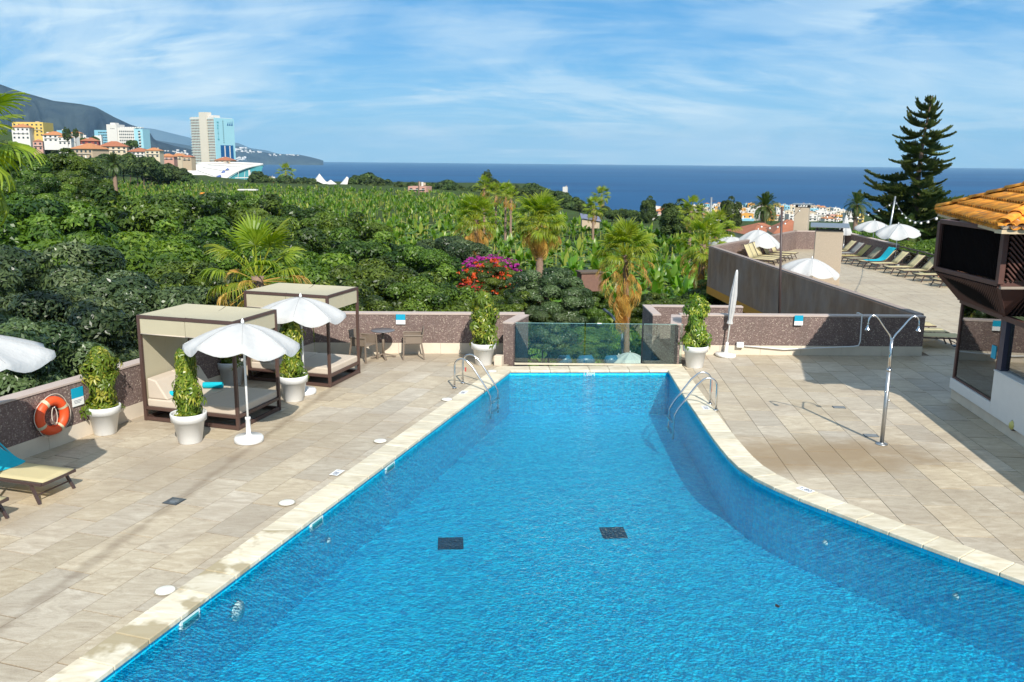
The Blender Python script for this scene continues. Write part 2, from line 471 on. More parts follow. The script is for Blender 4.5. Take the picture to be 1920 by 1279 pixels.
# pool shell
def m_mosaic():
    a = N('pool_mosaic'); v = a.pos()
    sn = a.n('ShaderNodeVectorMath', operation='SNAP'); a.l(v, sn.inputs[0]); sn.inputs[1].default_value = (.055, .055, .055)
    wn_ = a.n('ShaderNodeTexWhiteNoise'); a.l(sn.outputs[0], wn_.inputs['Vector'])
    base = a.ramp(wn_.outputs[0], [(0, (.0, .54, .84)), (.5, (.0, .65, .93)), (1, (.02, .76, .98))])
    base = a.hsv(base, v=a.ma('ADD', .9, a.ma('MULTIPLY', a.noise(v, .5, 3), .2)))
    uv = a.n('ShaderNodeUVMap'); br = a.n('ShaderNodeTexBrick'); br.offset = 0
    a.l(uv.outputs[0], br.inputs['Vector'])
    br.inputs['Scale'].default_value = 1; br.inputs['Brick Width'].default_value = .1; br.inputs['Row Height'].default_value = .1; br.inputs['Mortar Size'].default_value = .006
    c = a.mix(a.ma('MULTIPLY', br.outputs['Fac'], .5), base, (.18, .5, .6))
    return a.done(a.pr(c, .3, 0, None, .5))
M_MOSAIC = m_mosaic()
shell = offset(outline, .02)
mb = MB(); per = 0.0; uvs = []
n = len(shell); pts = shell + [shell[0]]
for i in range(n):
    a, b = pts[i], pts[i + 1]; L = math.dist(a, b)
    mb.add([(a[0], a[1], FLOOR_Z), (b[0], b[1], FLOOR_Z), (b[0], b[1], -.055), (a[0], a[1], -.055)], [(0, 1, 2, 3)])
    uvs += [(per, FLOOR_Z), (per + L, FLOOR_Z), (per + L, -.055), (per, -.055)]; per += L
mb.add([(x, y, FLOOR_Z) for x, y in shell], [tuple(range(n))[::-1]])
uvs += [(x, y) for x, y in shell][::-1]
pool = mb.build('pool_basin', M_MOSAIC)
uvl = pool.data.uv_layers.new(name='UVMap')
for i, l in enumerate(pool.data.loops):
    uvl.data[i].uv = uvs[i] if i < n * 4 else (0.05, 0.05)
tag(pool, kind='structure')
# water sheet: flat, ripples by bump and caustics by colour, cut to the outline
def m_water():
    a = N('pool_water'); v = a.pos()
    n1 = a.noise(v, 1.6, 3, .5, .4); n2 = a.noise(a.pos((1, .8, 1)), 7.5, 3, .55, .5); n3 = a.noise(v, 24, 2, .5)
    hgt = a.ma('ADD', a.ma('MULTIPLY', n1, .30), a.ma('ADD', a.ma('MULTIPLY', n2, .40), a.ma('MULTIPLY', n3, .30)))
    nm = a.bump(hgt, 1.0, WATER_BUMP)
    return a, nm
WATER_BUMP = .045
a, nm = m_water()
# caustic light net painted into the water's see-through colour, stronger near the camera
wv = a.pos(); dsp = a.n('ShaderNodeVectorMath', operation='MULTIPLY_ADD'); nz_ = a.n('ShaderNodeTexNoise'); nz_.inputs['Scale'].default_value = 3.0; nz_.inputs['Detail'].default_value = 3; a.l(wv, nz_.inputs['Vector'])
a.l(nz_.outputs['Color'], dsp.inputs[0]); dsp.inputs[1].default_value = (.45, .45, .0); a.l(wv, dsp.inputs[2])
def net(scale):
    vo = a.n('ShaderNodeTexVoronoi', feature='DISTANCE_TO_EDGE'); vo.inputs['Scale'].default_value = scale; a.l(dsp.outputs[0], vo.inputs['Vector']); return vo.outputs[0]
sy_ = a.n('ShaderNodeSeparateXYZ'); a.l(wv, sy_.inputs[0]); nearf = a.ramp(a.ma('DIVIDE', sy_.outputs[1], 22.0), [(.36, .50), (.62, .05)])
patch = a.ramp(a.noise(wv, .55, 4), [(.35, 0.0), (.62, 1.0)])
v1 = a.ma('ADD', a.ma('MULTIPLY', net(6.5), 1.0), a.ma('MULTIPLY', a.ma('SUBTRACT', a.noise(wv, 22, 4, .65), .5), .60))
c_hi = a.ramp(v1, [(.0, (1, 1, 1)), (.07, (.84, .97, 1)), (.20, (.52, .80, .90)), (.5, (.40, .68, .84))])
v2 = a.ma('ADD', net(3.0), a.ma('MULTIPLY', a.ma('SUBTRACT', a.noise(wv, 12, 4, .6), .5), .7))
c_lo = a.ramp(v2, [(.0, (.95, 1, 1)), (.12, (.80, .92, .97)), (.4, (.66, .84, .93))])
painted_caustics = a.mix(a.ma('ADD', a.ma('MULTIPLY', patch, .45), nearf), c_lo, c_hi)
tr = a.n('ShaderNodeBsdfTransparent'); a.l(painted_caustics, tr.inputs[0])
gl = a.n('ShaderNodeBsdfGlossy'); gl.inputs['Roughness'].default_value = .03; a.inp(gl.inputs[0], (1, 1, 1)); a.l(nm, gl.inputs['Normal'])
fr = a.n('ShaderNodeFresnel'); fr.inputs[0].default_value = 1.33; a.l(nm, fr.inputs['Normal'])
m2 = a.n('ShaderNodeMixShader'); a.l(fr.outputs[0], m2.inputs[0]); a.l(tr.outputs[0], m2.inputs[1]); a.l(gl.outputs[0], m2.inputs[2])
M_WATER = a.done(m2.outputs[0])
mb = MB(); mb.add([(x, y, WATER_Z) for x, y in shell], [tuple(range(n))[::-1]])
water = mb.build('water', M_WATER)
tag(water, kind='structure')
# coping
ip = offset(outline, -.025)
for i in range(len(outline) - 1):
    def sh(p, q, e): L = math.dist(p, q); return (p[0] + (q[0] - p[0]) * e / L, p[1] + (q[1] - p[1]) * e / L)
    e = .004
    a_, b_ = sh(ip[i], ip[i + 1], e), sh(ip[i + 1], ip[i], e)
    c_, d_ = sh(outer[i + 1], outer[i], e), sh(outer[i], outer[i + 1], e)
    z = .014 + random.uniform(-.0015, .0015)
    MB().prism([a_, b_, c_, d_], -.052, z).build('coping_stone', M_COPING, pool, bevel=.012, seg=2)
# ---------------------------------------------------------------- decks
WC = (-5.31, 22.71)                     # inner corner of the parapets
wl_dir = Vector((WC[0] + 8.39, WC[1] - 14.18)).normalized()
WN = (WC[0] - wl_dir.x * 22, WC[1] - wl_dir.y * 22)
iFL = min(range(len(outline)), key=lambda i: math.dist(outline[i], FL)); iFR = min(range(len(outline)), key=lambda i: math.dist(outline[i], FR))
left_poly = mid[:iFL + 1] + [(.05, 21.66), (.05, 22.86), WC, WN]
TER = [(11.12, 23.1), (9.80, 42.6), (17.3, 53.1), (20.4, 53.0), (20.1, 45.6), (19.75, 37.0), (19.2, 25), (18.6, 8)]
right_poly = [(4.41, 21.7), (4.41, 23.0)] + TER + [(11, 8), (11, 1.5)] + mid[iFR:][::-1]
tag(MB().prism(left_poly, -.45, -.012).build('deck', M_GROUT), kind='structure')
tag(MB().prism(right_poly, -.45, -.012).build('terrace_floor', M_GROUT), kind='structure')
deckL = bpy.data.objects['deck']; deckR = bpy.data.objects['terrace_floor']
def inside(p, poly):
    c = False; j = len(poly) - 1
    for i in range(len(poly)):
        xi, yi = poly[i]; xj, yj = poly[j]
        if (yi > p[1]) != (yj > p[1]) and p[0] < (xj - xi) * (p[1] - yi) / (yj - yi) + xi: c = not c
        j = i
    return c
def clip(sub, p, q):
    """keep the part of convex polygon sub left of p->q"""
    out = []
    side = lambda r: (q[0] - p[0]) * (r[1] - p[1]) - (q[1] - p[1]) * (r[0] - p[0])
    for i in range(len(sub)):
        a, b = sub[i], sub[(i + 1) % len(sub)]; sa, sb = side(a), side(b)
        if sa >= 0: out.append(a)
        if (sa >= 0) != (sb >= 0):
            t = sa / (sa - sb); out.append((a[0] + (b[0] - a[0]) * t, a[1] + (b[1] - a[1]) * t))
    return out
def area2(p): return sum(p[i][0] * p[(i + 1) % len(p)][1] - p[(i + 1) % len(p)][0] * p[i][1] for i in range(len(p)))
def crosses(a, b, W):
    """does segment ab pass through convex polygon W"""
    t0, t1 = 0.0, 1.0; ar = area2(W)
    for i in range(len(W)):
        p, q = W[i], W[(i + 1) % len(W)]
        if ar < 0: p, q = q, p
        f = lambda r: (q[0] - p[0]) * (r[1] - p[1]) - (q[1] - p[1]) * (r[0] - p[0])
        fa, fb = f(a), f(b)
        if fa < 0 and fb < 0: return False
        if fa * fb < 0:
            t = fa / (fa - fb)
            if fa < 0: t0 = max(t0, t)
            else: t1 = min(t1, t)
    return t1 - t0 > 1e-3
def near_seg(p, P):
    best = None
    for a, b in zip(P, P[1:]):
        dx, dy = b[0] - a[0], b[1] - a[1]; t = max(0, min(1, ((p[0] - a[0]) * dx + (p[1] - a[1]) * dy) / (dx * dx + dy * dy)))
        d = math.dist(p, (a[0] + dx * t, a[1] + dy * t))
        if best is None or d < best[0]: best = (d, a, b)
    return best
def lay(poly, parent, ang, org, tw, tl, ymin, ymax, limit, far=None):
    ca, sa = math.cos(ang), math.sin(ang)
    u = (ca, -sa); w = (sa, ca)          # u across, w along
    cells = []; gap = .0045
    for i in range(-45, 60):
        for j in range(-20, 60):
            x0 = i * tw; y0 = (j + (.5 if i % 2 else 0) + .17 * (i % 3)) * tl
            gy = .010; q = [(x0 + gap, y0 + gy), (x0 + tw - gap, y0 + gy), (x0 + tw - gap, y0 + tl - gy), (x0 + gap, y0 + tl - gy)]
            W = [(org[0] + u[0] * a + w[0] * b, org[1] + u[1] * a + w[1] * b) for a, b in q]
            cx_ = sum(p[0] for p in W) / 4; cy_ = sum(p[1] for p in W) / 4
            if not (ymin < cy_ < ymax): continue
            ins = [inside(p, poly) for p in W] + [inside((cx_, cy_), poly)]
            if not any(ins): continue
            full = all(ins)
            if not full:
                Wc = W
                closed = poly + [poly[0]]
                for a, b in zip(closed, closed[1:]):
                    if near_seg((cx_, cy_), [a, b])[0] > tl: continue
                    if crosses(a, b, Wc): Wc = clip(Wc, a, b) if ccw else clip(Wc, b, a)
                    if len(Wc) < 3: break
                if len(Wc) < 3: continue
                cc = (sum(p[0] for p in Wc) / len(Wc), sum(p[1] for p in Wc) / len(Wc))
                if not inside(cc, poly): continue
                W = Wc
            cells.append((math.hypot(cx_, cy_), cx_, cy_, W, full))
    cells.sort(key=lambda c: c[0])
    vis = []; rest = []
    for c in cells:
        (vis if len(vis) < limit else rest).append(c)
    for d, x, y, W, full in vis:
        z = random.uniform(-.0012, .0012)
        if full:
            o = link('tile', lay.me, parent, (x, y, z), -ang)
        else:
            MB().prism(W, -.011, z).build('tile', M_TILE, parent)
    mb = MB()
    for d, x, y, W, full in rest: mb.prism(W, -.011, random.uniform(-.0012, .0012))
    if rest: tag(mb.build('paving', M_TILE, parent), kind='stuff')
TW, TL = .56, 1.12
lay.me = MB().prism([(-TW / 2 + .0045, -TL / 2 + .010), (TW / 2 - .0045, -TL / 2 + .010), (TW / 2 - .0045, TL / 2 - .010), (-TW / 2 + .0045, TL / 2 - .010)], -.011, 0).mesh('tile', M_TILE)
ccw = area2(left_poly) > 0
lay(left_poly, deckL, R(17.3), (-1.0, 19.8), TW, TL, 5.5, 23.2, 290)
ccw = area2(right_poly) > 0
lay(right_poly, deckR, R(3.4), (4.4, 18.0), TW, TL, 5.5, 55, 290)
# mass of the building under the decks
body = thing('hotel_building', 'brown rendered storeys under the pool deck, mostly hidden by trees', 'building')
MB().prism([(-5.55, 22.95), WC, WN, (-13, 1.5), (11, 1.5), (17.8, 2), (17.8, 25), (12.5, 25), (11.3, 22.6), (4.41, 22.6), (4.41, 21.7), (.05, 21.66), (.05, 22.6)][::-1] if False else [(WC[0] - .2, WC[1] - .4), (WN[0], WN[1]), (11, 1.5), (17.6, 2), (17.6, 22.4), (4.6, 22.4), (4.5, 21.3), (0, 21.2), (-.1, 22.3)], -10, -1.75).build('wall', M_FASCIA, body)

# ---------------------------------------------------------------- parapets
def parapet(name, label, p, q, th, side, zb=0.0, h=1.1, plinth=.29, cap=True, low=-.45):
    """wall whose inner face runs p->q; the body lies to side (+1 left, -1 right)"""
    p = Vector((p[0], p[1])); q = Vector((q[0], q[1])); d = (q - p).normalized(); nrm = Vector((-d.y, d.x)) * side
    t = thing(name, label, 'wall', (p.x, p.y, 0), 0)
    rel = lambda a: (a.x - p.x, a.y - p.y)
    def slab(o0, o1, e0, e1, z0, z1, nm, mt, bv=.006):
        a = [p + nrm * o0 - d * e0, q + nrm * o0 + d * e1, q + nrm * o1 + d * e1, p + nrm * o1 - d * e0]
        MB().prism([rel(x) for x in a], z0, z1).build(nm, mt, t, bevel=bv)
    slab(.012, th, 0, 0, plinth, h - .045, 'wall_face', M_AGG)
    slab(.012, th, 0, 0, low, plinth - .002, 'footing', M_AGG)
    if plinth:
        L = (q - p).length; k = max(1, round(L / 1.2))
        for i in range(k):
            a = p + d * (L * i / k + .003); b = p + d * (L * (i + 1) / k - .003)
            c = [a, b, b + nrm * .010, a + nrm * .010]
            MB().prism([rel(x) for x in c], .0, plinth).build('plinth_slab', M_PLINTH, t)
    slab(-.006, th + .012, .006, .006, h - .043, h, 'cap', M_CAP)
    return t
parapet('parapet_wall', 'pebble-dashed parapet running along the left edge of the deck beside the life ring', WN, WC, .28, 1)
parapet('parapet_wall', 'pebble-dashed back parapet behind the cafe table and the second cabana', WC, (.33, 22.86), .28, 1)
# short returns beside the glass
parapet('parapet_wall', 'short pebble-dashed return wall left of the glass barrier', (-.24, 21.64), (.05 + .12, 22.84), .28, -1, plinth=0, low=-1.7)
parapet('parapet_wall', 'long pebble-dashed parapet behind the shower carrying the white water pipe', (4.55, 22.98), (11.2, 23.06), .28, 1, plinth=.26)
parapet('parapet_wall', 'short pebble-dashed return wall behind the pot right of the glass barrier', (4.30, 21.6), (4.56, 22.96), .26, 1, plinth=0, low=-1.7)
parapet('parapet_wall', 'outer pebble-dashed wall of the stairwell behind the glass barrier', (4.02, 23.0), (3.98, 24.6), .22, 1, plinth=0, low=-1.7)
parapet('parapet_wall', 'far pebble-dashed wall of the stairwell below the upper terrace', (4.0, 24.4), (6.6, 24.4), .22, 1, plinth=0, low=-1.7)
# plinth stub at the end of the left return
tag(MB().box((-.33, 21.5, .13), (.2, .2, .26), -R(17)).build('stone_block', M_PLINTH, None, bevel=.01), 'small cream stone block at the foot of the left return wall', 'block')

# glass barrier
gl_ = thing('glass_barrier', 'frameless glass barrier across the far end of the pool', 'glass barrier', (2.2, 21.62, 0))
gx = [(-2.12, -.35), (-.33, 1.12), (1.14, 2.16)]
for a0, a1 in gx:
    m = MB(); m.box(((a0 + a1) / 2, 0, .545), (a1 - a0 - .02, .016, 1.07)); m.build('pane', [M_GLASS], gl_)
    e = MB(); e.box(((a0 + a1) / 2, 0, 1.084), (a1 - a0 - .02, .014, .006)); e.build('edge', M_GLASSEDGE, gl_)
MB().box((.39 - .37, -.0, 1.078), (.11, .03, .035)).build('clamp', M_STEEL, gl_, bevel=.004)
MB().box((.02, 0, .02), (4.3, .05, .05)).build('channel', M_COPING, gl_)

# ---------------------------------------------------------------- upper terrace edge
def wall_run(name, label, p, q, th, z0, z1, mt, capm, cat='wall', capt=.05):
    p = Vector(p); q = Vector(q); d = (q - p).normalized(); nrm = Vector((-d.y, d.x)); t = thing(name, label, cat, (p.x, p.y, 0))
    r = lambda a: (a.x - p.x, a.y - p.y)
    MB().prism([r(p), r(q), r(q + nrm * th), r(p + nrm * th)], z0, z1 - capt).build('wall_face', mt, t, bevel=.01)
    MB().prism([r(p - nrm * .02), r(q - nrm * .02), r(q + nrm * (th + .02)), r(p + nrm * (th + .02))], z1 - capt + .002, z1).build('cap', capm, t)
    return t
A0 = (11.05, 23.36); A1 = (9.66, 42.66)
w_ = wall_run('terrace_parapet', 'long dark streaked side wall of the upper terrace above an ochre soffit', A0, A1, -.26, -.86, 1.12, M_FASCIA, M_FASCIA_CAP)
d = Vector((A1[0] - A0[0], A1[1] - A0[1])).normalized(); nn = Vector((-d.y, d.x))
MB().prism([(nn.x * -.0, nn.y * 0), (A1[0] - A0[0], A1[1] - A0[1]), (A1[0] - A0[0] - nn.x * .5, A1[1] - A0[1] - nn.y * .5), (-nn.x * .5, -nn.y * .5)], -1.22, -.862).build('ochre_band', M_OCHRE, w_)
wall_run('terrace_parapet', 'brown far wall of the upper terrace beside the tall chimney', A1, (17.25, 53.35), -.25, -1.2, 1.12, M_AGG, M_FASCIA_CAP)
wall_run('terrace_parapet', 'mauve wall behind the row of loungers at the right of the upper terrace', (17.2, 53.3), (20.4, 53.3), -.25, -1, 1.12, M_AGG, M_CAP)
wall_run('terrace_parapet', 'right-hand mauve wall of the upper terrace under the open parasols', (20.35, 53.0), (20.0, 45.4), .25, -1, 1.05, M_AGG, M_CAP)
ub = thing('terrace_undercroft', 'near-black block standing for the shaded open storey under the upper terrace', 'building')
MB().prism([(11.75, 24.6), (10.4, 42.0), (17.3, 52.6), (19.6, 52.6), (19.2, 45.0), (18.0, 30), (17.7, 24.6)], -10.2, -.46).build('wall', M_DARK, ub)  # solid block, shade of the open storey put into its colour
# railing
rl = thing('railing', 'dark steel railing with glass panels behind the loungers of the upper terrace', 'railing', (20.0, 45.3, 0))
rp = [(20.0, 45.3), (19.85, 42.4), (19.72, 40.2), (19.6, 38.0), (19.45, 35.5), (19.3, 32.5)]
for i, (x, y) in enumerate(rp):
    MB().box((x - 20.0, y - 45.3, .5), (.06, .06, 1.0)).build('post', M_DARKMETAL, rl)
    if i:
        x0, y0 = rp[i - 1]
        MB().beam((x0 - 20.0, y0 - 45.3, 1.0), (x - 20.0, y - 45.3, 1.0), .07, .05).build('rail', M_DARKMETAL, rl)
        MB().beam((x0 - 20.0, y0 - 45.3, .84), (x - 20.0, y - 45.3, .84), .03, .03).build('rail', M_DARKMETAL, rl)
        MB().beam((x0 - 20.0, y0 - 45.3, .44), (x - 20.0, y - 45.3, .44), .01, .74).build('pane', M_GLASS, rl)
# chimneys
def chimney(label, x, y, w, dd, h, rz, capm, mats):
    t = thing('chimney', label, 'chimney', (x, y, 0), rz)
    MB().box((0, 0, h / 2), (w, dd, h)).build('stack', mats, t, bevel=.02)
    for sx in (-1, 1):
        for k in range(4):
            MB().box((sx * (w / 2 - .06), -dd / 2 + .08 + k * (dd - .16) / 3, h + .08), (.07, .07, .16)).build('spacer', M_DARKMETAL, t)
    if capm == 'slab': MB().box((0, 0, h + .19), (w + .35, dd + .3, .06)).build('cover', M_GALV, t)
    elif capm == 'pitched':
        m = MB(); a, b = w / 2 + .22, dd / 2 + .2
        m.add([(-a, -b, h + .14), (a, -b, h + .14), (a, b, h + .14), (-a, b, h + .14), (-a, 0, h + .3), (a, 0, h + .3), (-a, -b, h + .17), (a, -b, h + .17), (a, b, h + .17), (-a, b, h + .17)],
              [(0, 3, 2, 1), (0, 1, 7, 6), (2, 3, 9, 8), (6, 7, 5, 4), (8, 9, 4, 5), (0, 6, 4, 9, 3), (1, 2, 8, 5, 7)]); m.build('cover', M_GALV, t)
    return t
M_CHIM = plain('pale_pebble_render', (.42, .34, .25), .85, var=.2, scale=26, bump=.5, bscale=50)
M_CHIM2 = plain('smooth_tan_render', (.46, .38, .28), .85, var=.1, scale=3, bump=.2)
c0 = at(1556, 535, 37.4); chimney('broad square chimney behind the open parasol on the terrace wall', c0.x - .15, 37.6, 1.12, 1.0, 2.33, R(-18), 'pitched', M_CHIM)
c1 = at(1503, 467, 53.6); chimney('tall narrow chimney at the far corner of the upper terrace', c1.x, 54.0, .82, .9, 2.5, R(-25), 'slab', M_CHIM2)

# ---------------------------------------------------------------- furniture builders
def umbrella_open(label, x, y, top, r=1.0, rise=.38, tilt=(0, 0), rz=0.0, base=True, group=None, z0=0.0, col=M_CLOTH):
    t = thing('parasol', label, 'parasol', (x, y, z0), rz, group)
    m = MB(); m.smooth = True; nseg = 8; sub = 6; nr = 8
    M = Matrix.Rotation(tilt[0], 3, 'X') @ Matrix.Rotation(tilt[1], 3, 'Y')
    def pt(k, i):
        g = 2 * math.pi * k / (nseg * sub); ph = (k % sub) / sub; sag = math.sin(ph * math.pi)
        q = i / nr; rr = r * q * (1 - .085 * sag * q)
        z = -rise * (q ** 1.75) - .085 * sag * q * r + (.03 * math.sin(3.1 * g + 1) * q)
        return M @ Vector((rr * math.cos(g), rr * math.sin(g), z))
    K = nseg * sub; vs = [M @ Vector((0, 0, 0))]
    for i in range(1, nr + 1):
        for k in range(K): vs.append(pt(k, i))
    for k in range(K):     # valance
        p = pt(k, nr); g = 2 * math.pi * k / K; ph = (k % sub) / sub
        vs.append(p + Vector((.012 * math.cos(g), .012 * math.sin(g), -.075 - .035 * math.sin(ph * math.pi))))
    fs = [(0, 1 + k, 1 + (k + 1) % K) for k in range(K)]
    for i in range(nr):
        o = 1 + i * K
        for k in range(K): fs.append((o + k, o + K + k, o + K + (k + 1) % K, o + (k + 1) % K))
    m.add([v + Vector((0, 0, top - .06)) for v in vs], fs); m.build('canopy', col, t)
    for k in range(nseg):
        MB().tube([pt(k * sub, i) + Vector((0, 0, top - .058)) for i in range(0, nr + 1)], .005, 4).build('seam', M_SEAM, t)
    for k in range(nseg):
        g = 2 * math.pi * k / nseg; a = M @ Vector((0, 0, -.03)); b = M @ Vector((r * .97 * math.cos(g), r * .97 * math.sin(g), -rise * .94 - .03)); c = M @ Vector((r * .5 * math.cos(g), r * .5 * math.sin(g), -rise * .30 - .03))
        hub = M @ Vector((0, 0, -.55)); o = Vector((0, 0, top - .06))
        mm = MB(); mm.tube([a + o, c + o, b + o], .008, 5); mm.tube([c + o, hub + o], .007, 5); mm.build('rib', M_WHITE, t)
    MB().tube([(0, 0, .1), (0, 0, top - .05)], .021, 10).build('pole', M_WHITE, t)
    MB().lathe([(0, 0), (.03, 0), (.03, .05), (.012, .09), (0, .1)], 10, (0, 0, top - .06)).build('finial', M_WHITE, t)
    if base:
        MB().lathe([(0, 0), (.25, 0), (.265, .02), (.265, .08), (.24, .11), (.06, .13), (.045, .16), (.042, .42), (.05, .43), (.05, .47), (.03, .48)], 28).build('base', M_WHITE, t)
    return t
def umbrella_closed(label, x, y, z0, top, h, r, base=True, cone=False):
    t = thing('closed_parasol', label, 'parasol', (x, y, z0))
    prof = [(.0, 0), (.03, .01), (r * .55, .14 * h), (r, .45 * h), (r * .95, .75 * h), (r * .6, .93 * h), (r * .9, h)]
    if cone: prof = [(.0, 0), (.03, .02), (r * .3, .3 * h), (r * .62, .62 * h), (r, .98 * h), (r * .96, 1.02 * h)]
    m = MB(); m.smooth = True; K = 32; vs = []
    for q, z in prof:
        for k in range(K):
            g = 2 * math.pi * k / K; rr = q * (1 + .16 * math.cos(8 * g)); vs.append((rr * math.cos(g), rr * math.sin(g), top - z))
    fs = [(i * K + k, (i + 1) * K + k, (i + 1) * K + (k + 1) % K, i * K + (k + 1) % K) for i in range(len(prof) - 1) for k in range(K)]
    m.add(vs, fs); m.build('canopy', M_CLOTH, t)
    MB().tube([(0, 0, .1), (0, 0, top + .03)], .022, 10).build('pole', M_WHITE, t)
    if base: MB().lathe([(0, 0), (.27, 0), (.28, .03), (.27, .08), (.06, .1), (.045, .13), (.042, .38), (.02, .4)], 28).build('base', M_WHITE, t)
    return t
def lounger(label, foot, head_ang, back=R(52), mat=None, towel=False, w=.66, group='sun loungers', flatlen=1.18, backlen=.78, h=.33):
    """foot = centre of the foot end on the ground; head_ang = heading of the long axis"""
    mat = mat or M_SLING
    t = thing('sun_lounger', label, 'sun lounger', (foot[0], foot[1], 0), head_ang, group)
    m = MB(); a = w / 2
    for s in (-1, 1): m.beam((0, s * a, h - .02), (flatlen, s * a, h - .02), .035, .04)
    m.beam((0, -a, h - .02), (0, a, h - .02), .035, .04); m.beam((flatlen, -a, h - .02), (flatlen, a, h - .02), .03, .04)
    m.build('frame', M_DARKMETAL, t)
    for xx, lean in ((.22, -.16), (1.35, .12)):
        for s in (-1, 1):
            l = MB(); l.beam((xx, s * (a - .01), h - .03), (xx + lean, s * (a + .01), .0), .04, .035); l.build('leg', M_DARKMETAL, t)
    MB().beam((.22 - .1, -a, .13), (.22 - .1, a, .13), .02, .02).build('stretcher', M_DARKMETAL, t)
    for s in (-1, 1): MB().beam((flatlen, s * a, h - .03), (1.75, s * a, h - .06), .03, .03).build('side_rail', M_DARKMETAL, t)
    m = MB(); m.smooth = True
    N_ = 6; vs = []
    for i in range(N_ + 1):
        for j in range(5):
            y = -a + .02 + (w - .04) * j / 4; vs.append((flatlen * i / N_, y, h + .006 - .012 * math.sin(math.pi * j / 4)))
    m.add(vs, [(i * 5 + j, i * 5 + j + 1, i * 5 + j + 6, i * 5 + j + 5) for i in range(N_) for j in range(4)]); so = m.build('sling', mat, t)
    sl = so.modifiers.new('s', 'SOLIDIFY'); sl.thickness = .008
    cb, sb = math.cos(back), math.sin(back)
    f = MB(); B = lambda u, y, o=0: (flatlen + .01 + u * cb - o * sb, y, h + u * sb + o * cb)
    for s in (-1, 1): f.beam(B(0, s * a), B(backlen, s * a), .035, .035)
    f.beam(B(backlen, -a), B(backlen, a), .035, .035); f.beam(B(backlen * .62, 0), (flatlen + .45, 0, h - .06), .02, .02)
    fo = f.build('back_frame', M_DARKMETAL, t)
    m = MB(); m.smooth = True; vs = []
    for i in range(5):
        for j in range(5): vs.append(B(backlen * i / 4, -a + .02 + (w - .04) * j / 4, .012 - .012 * math.sin(math.pi * j / 4)))
    m.add(vs, [(i * 5 + j, i * 5 + j + 1, i * 5 + j + 6, i * 5 + j + 5) for i in range(4) for j in range(4)]); so = m.build('backrest', mat, t)
    sl = so.modifiers.new('s', 'SOLIDIFY'); sl.thickness = .008
    return t
def pot_profile(s=1.0): return [(0, .0), (.205, 0), (.215, .012), (.285, .43), (.325, .435), (.335, .57), (.33, .585), (.305, .585), (.30, .56), (.29, .5), (0, .5)]
def drape(name, label, rows, cat='towel', mat=None, thick=.014):
    """cloth through rows of points"""
    m = MB(); m.smooth = True; nj = len(rows[0]); vs = [p for r_ in rows for p in r_]
    m.add(vs, [(i * nj + j, i * nj + j + 1, (i + 1) * nj + j + 1, (i + 1) * nj + j) for i in range(len(rows) - 1) for j in range(nj - 1)])
    o = m.build(name, mat or M_TEAL); s = o.modifiers.new('s', 'SOLIDIFY'); s.thickness = thick; s.offset = 1
    b = o.modifiers.new('sub', 'SUBSURF'); b.levels = 1; b.render_levels = 2
    return tag(o, label, cat)
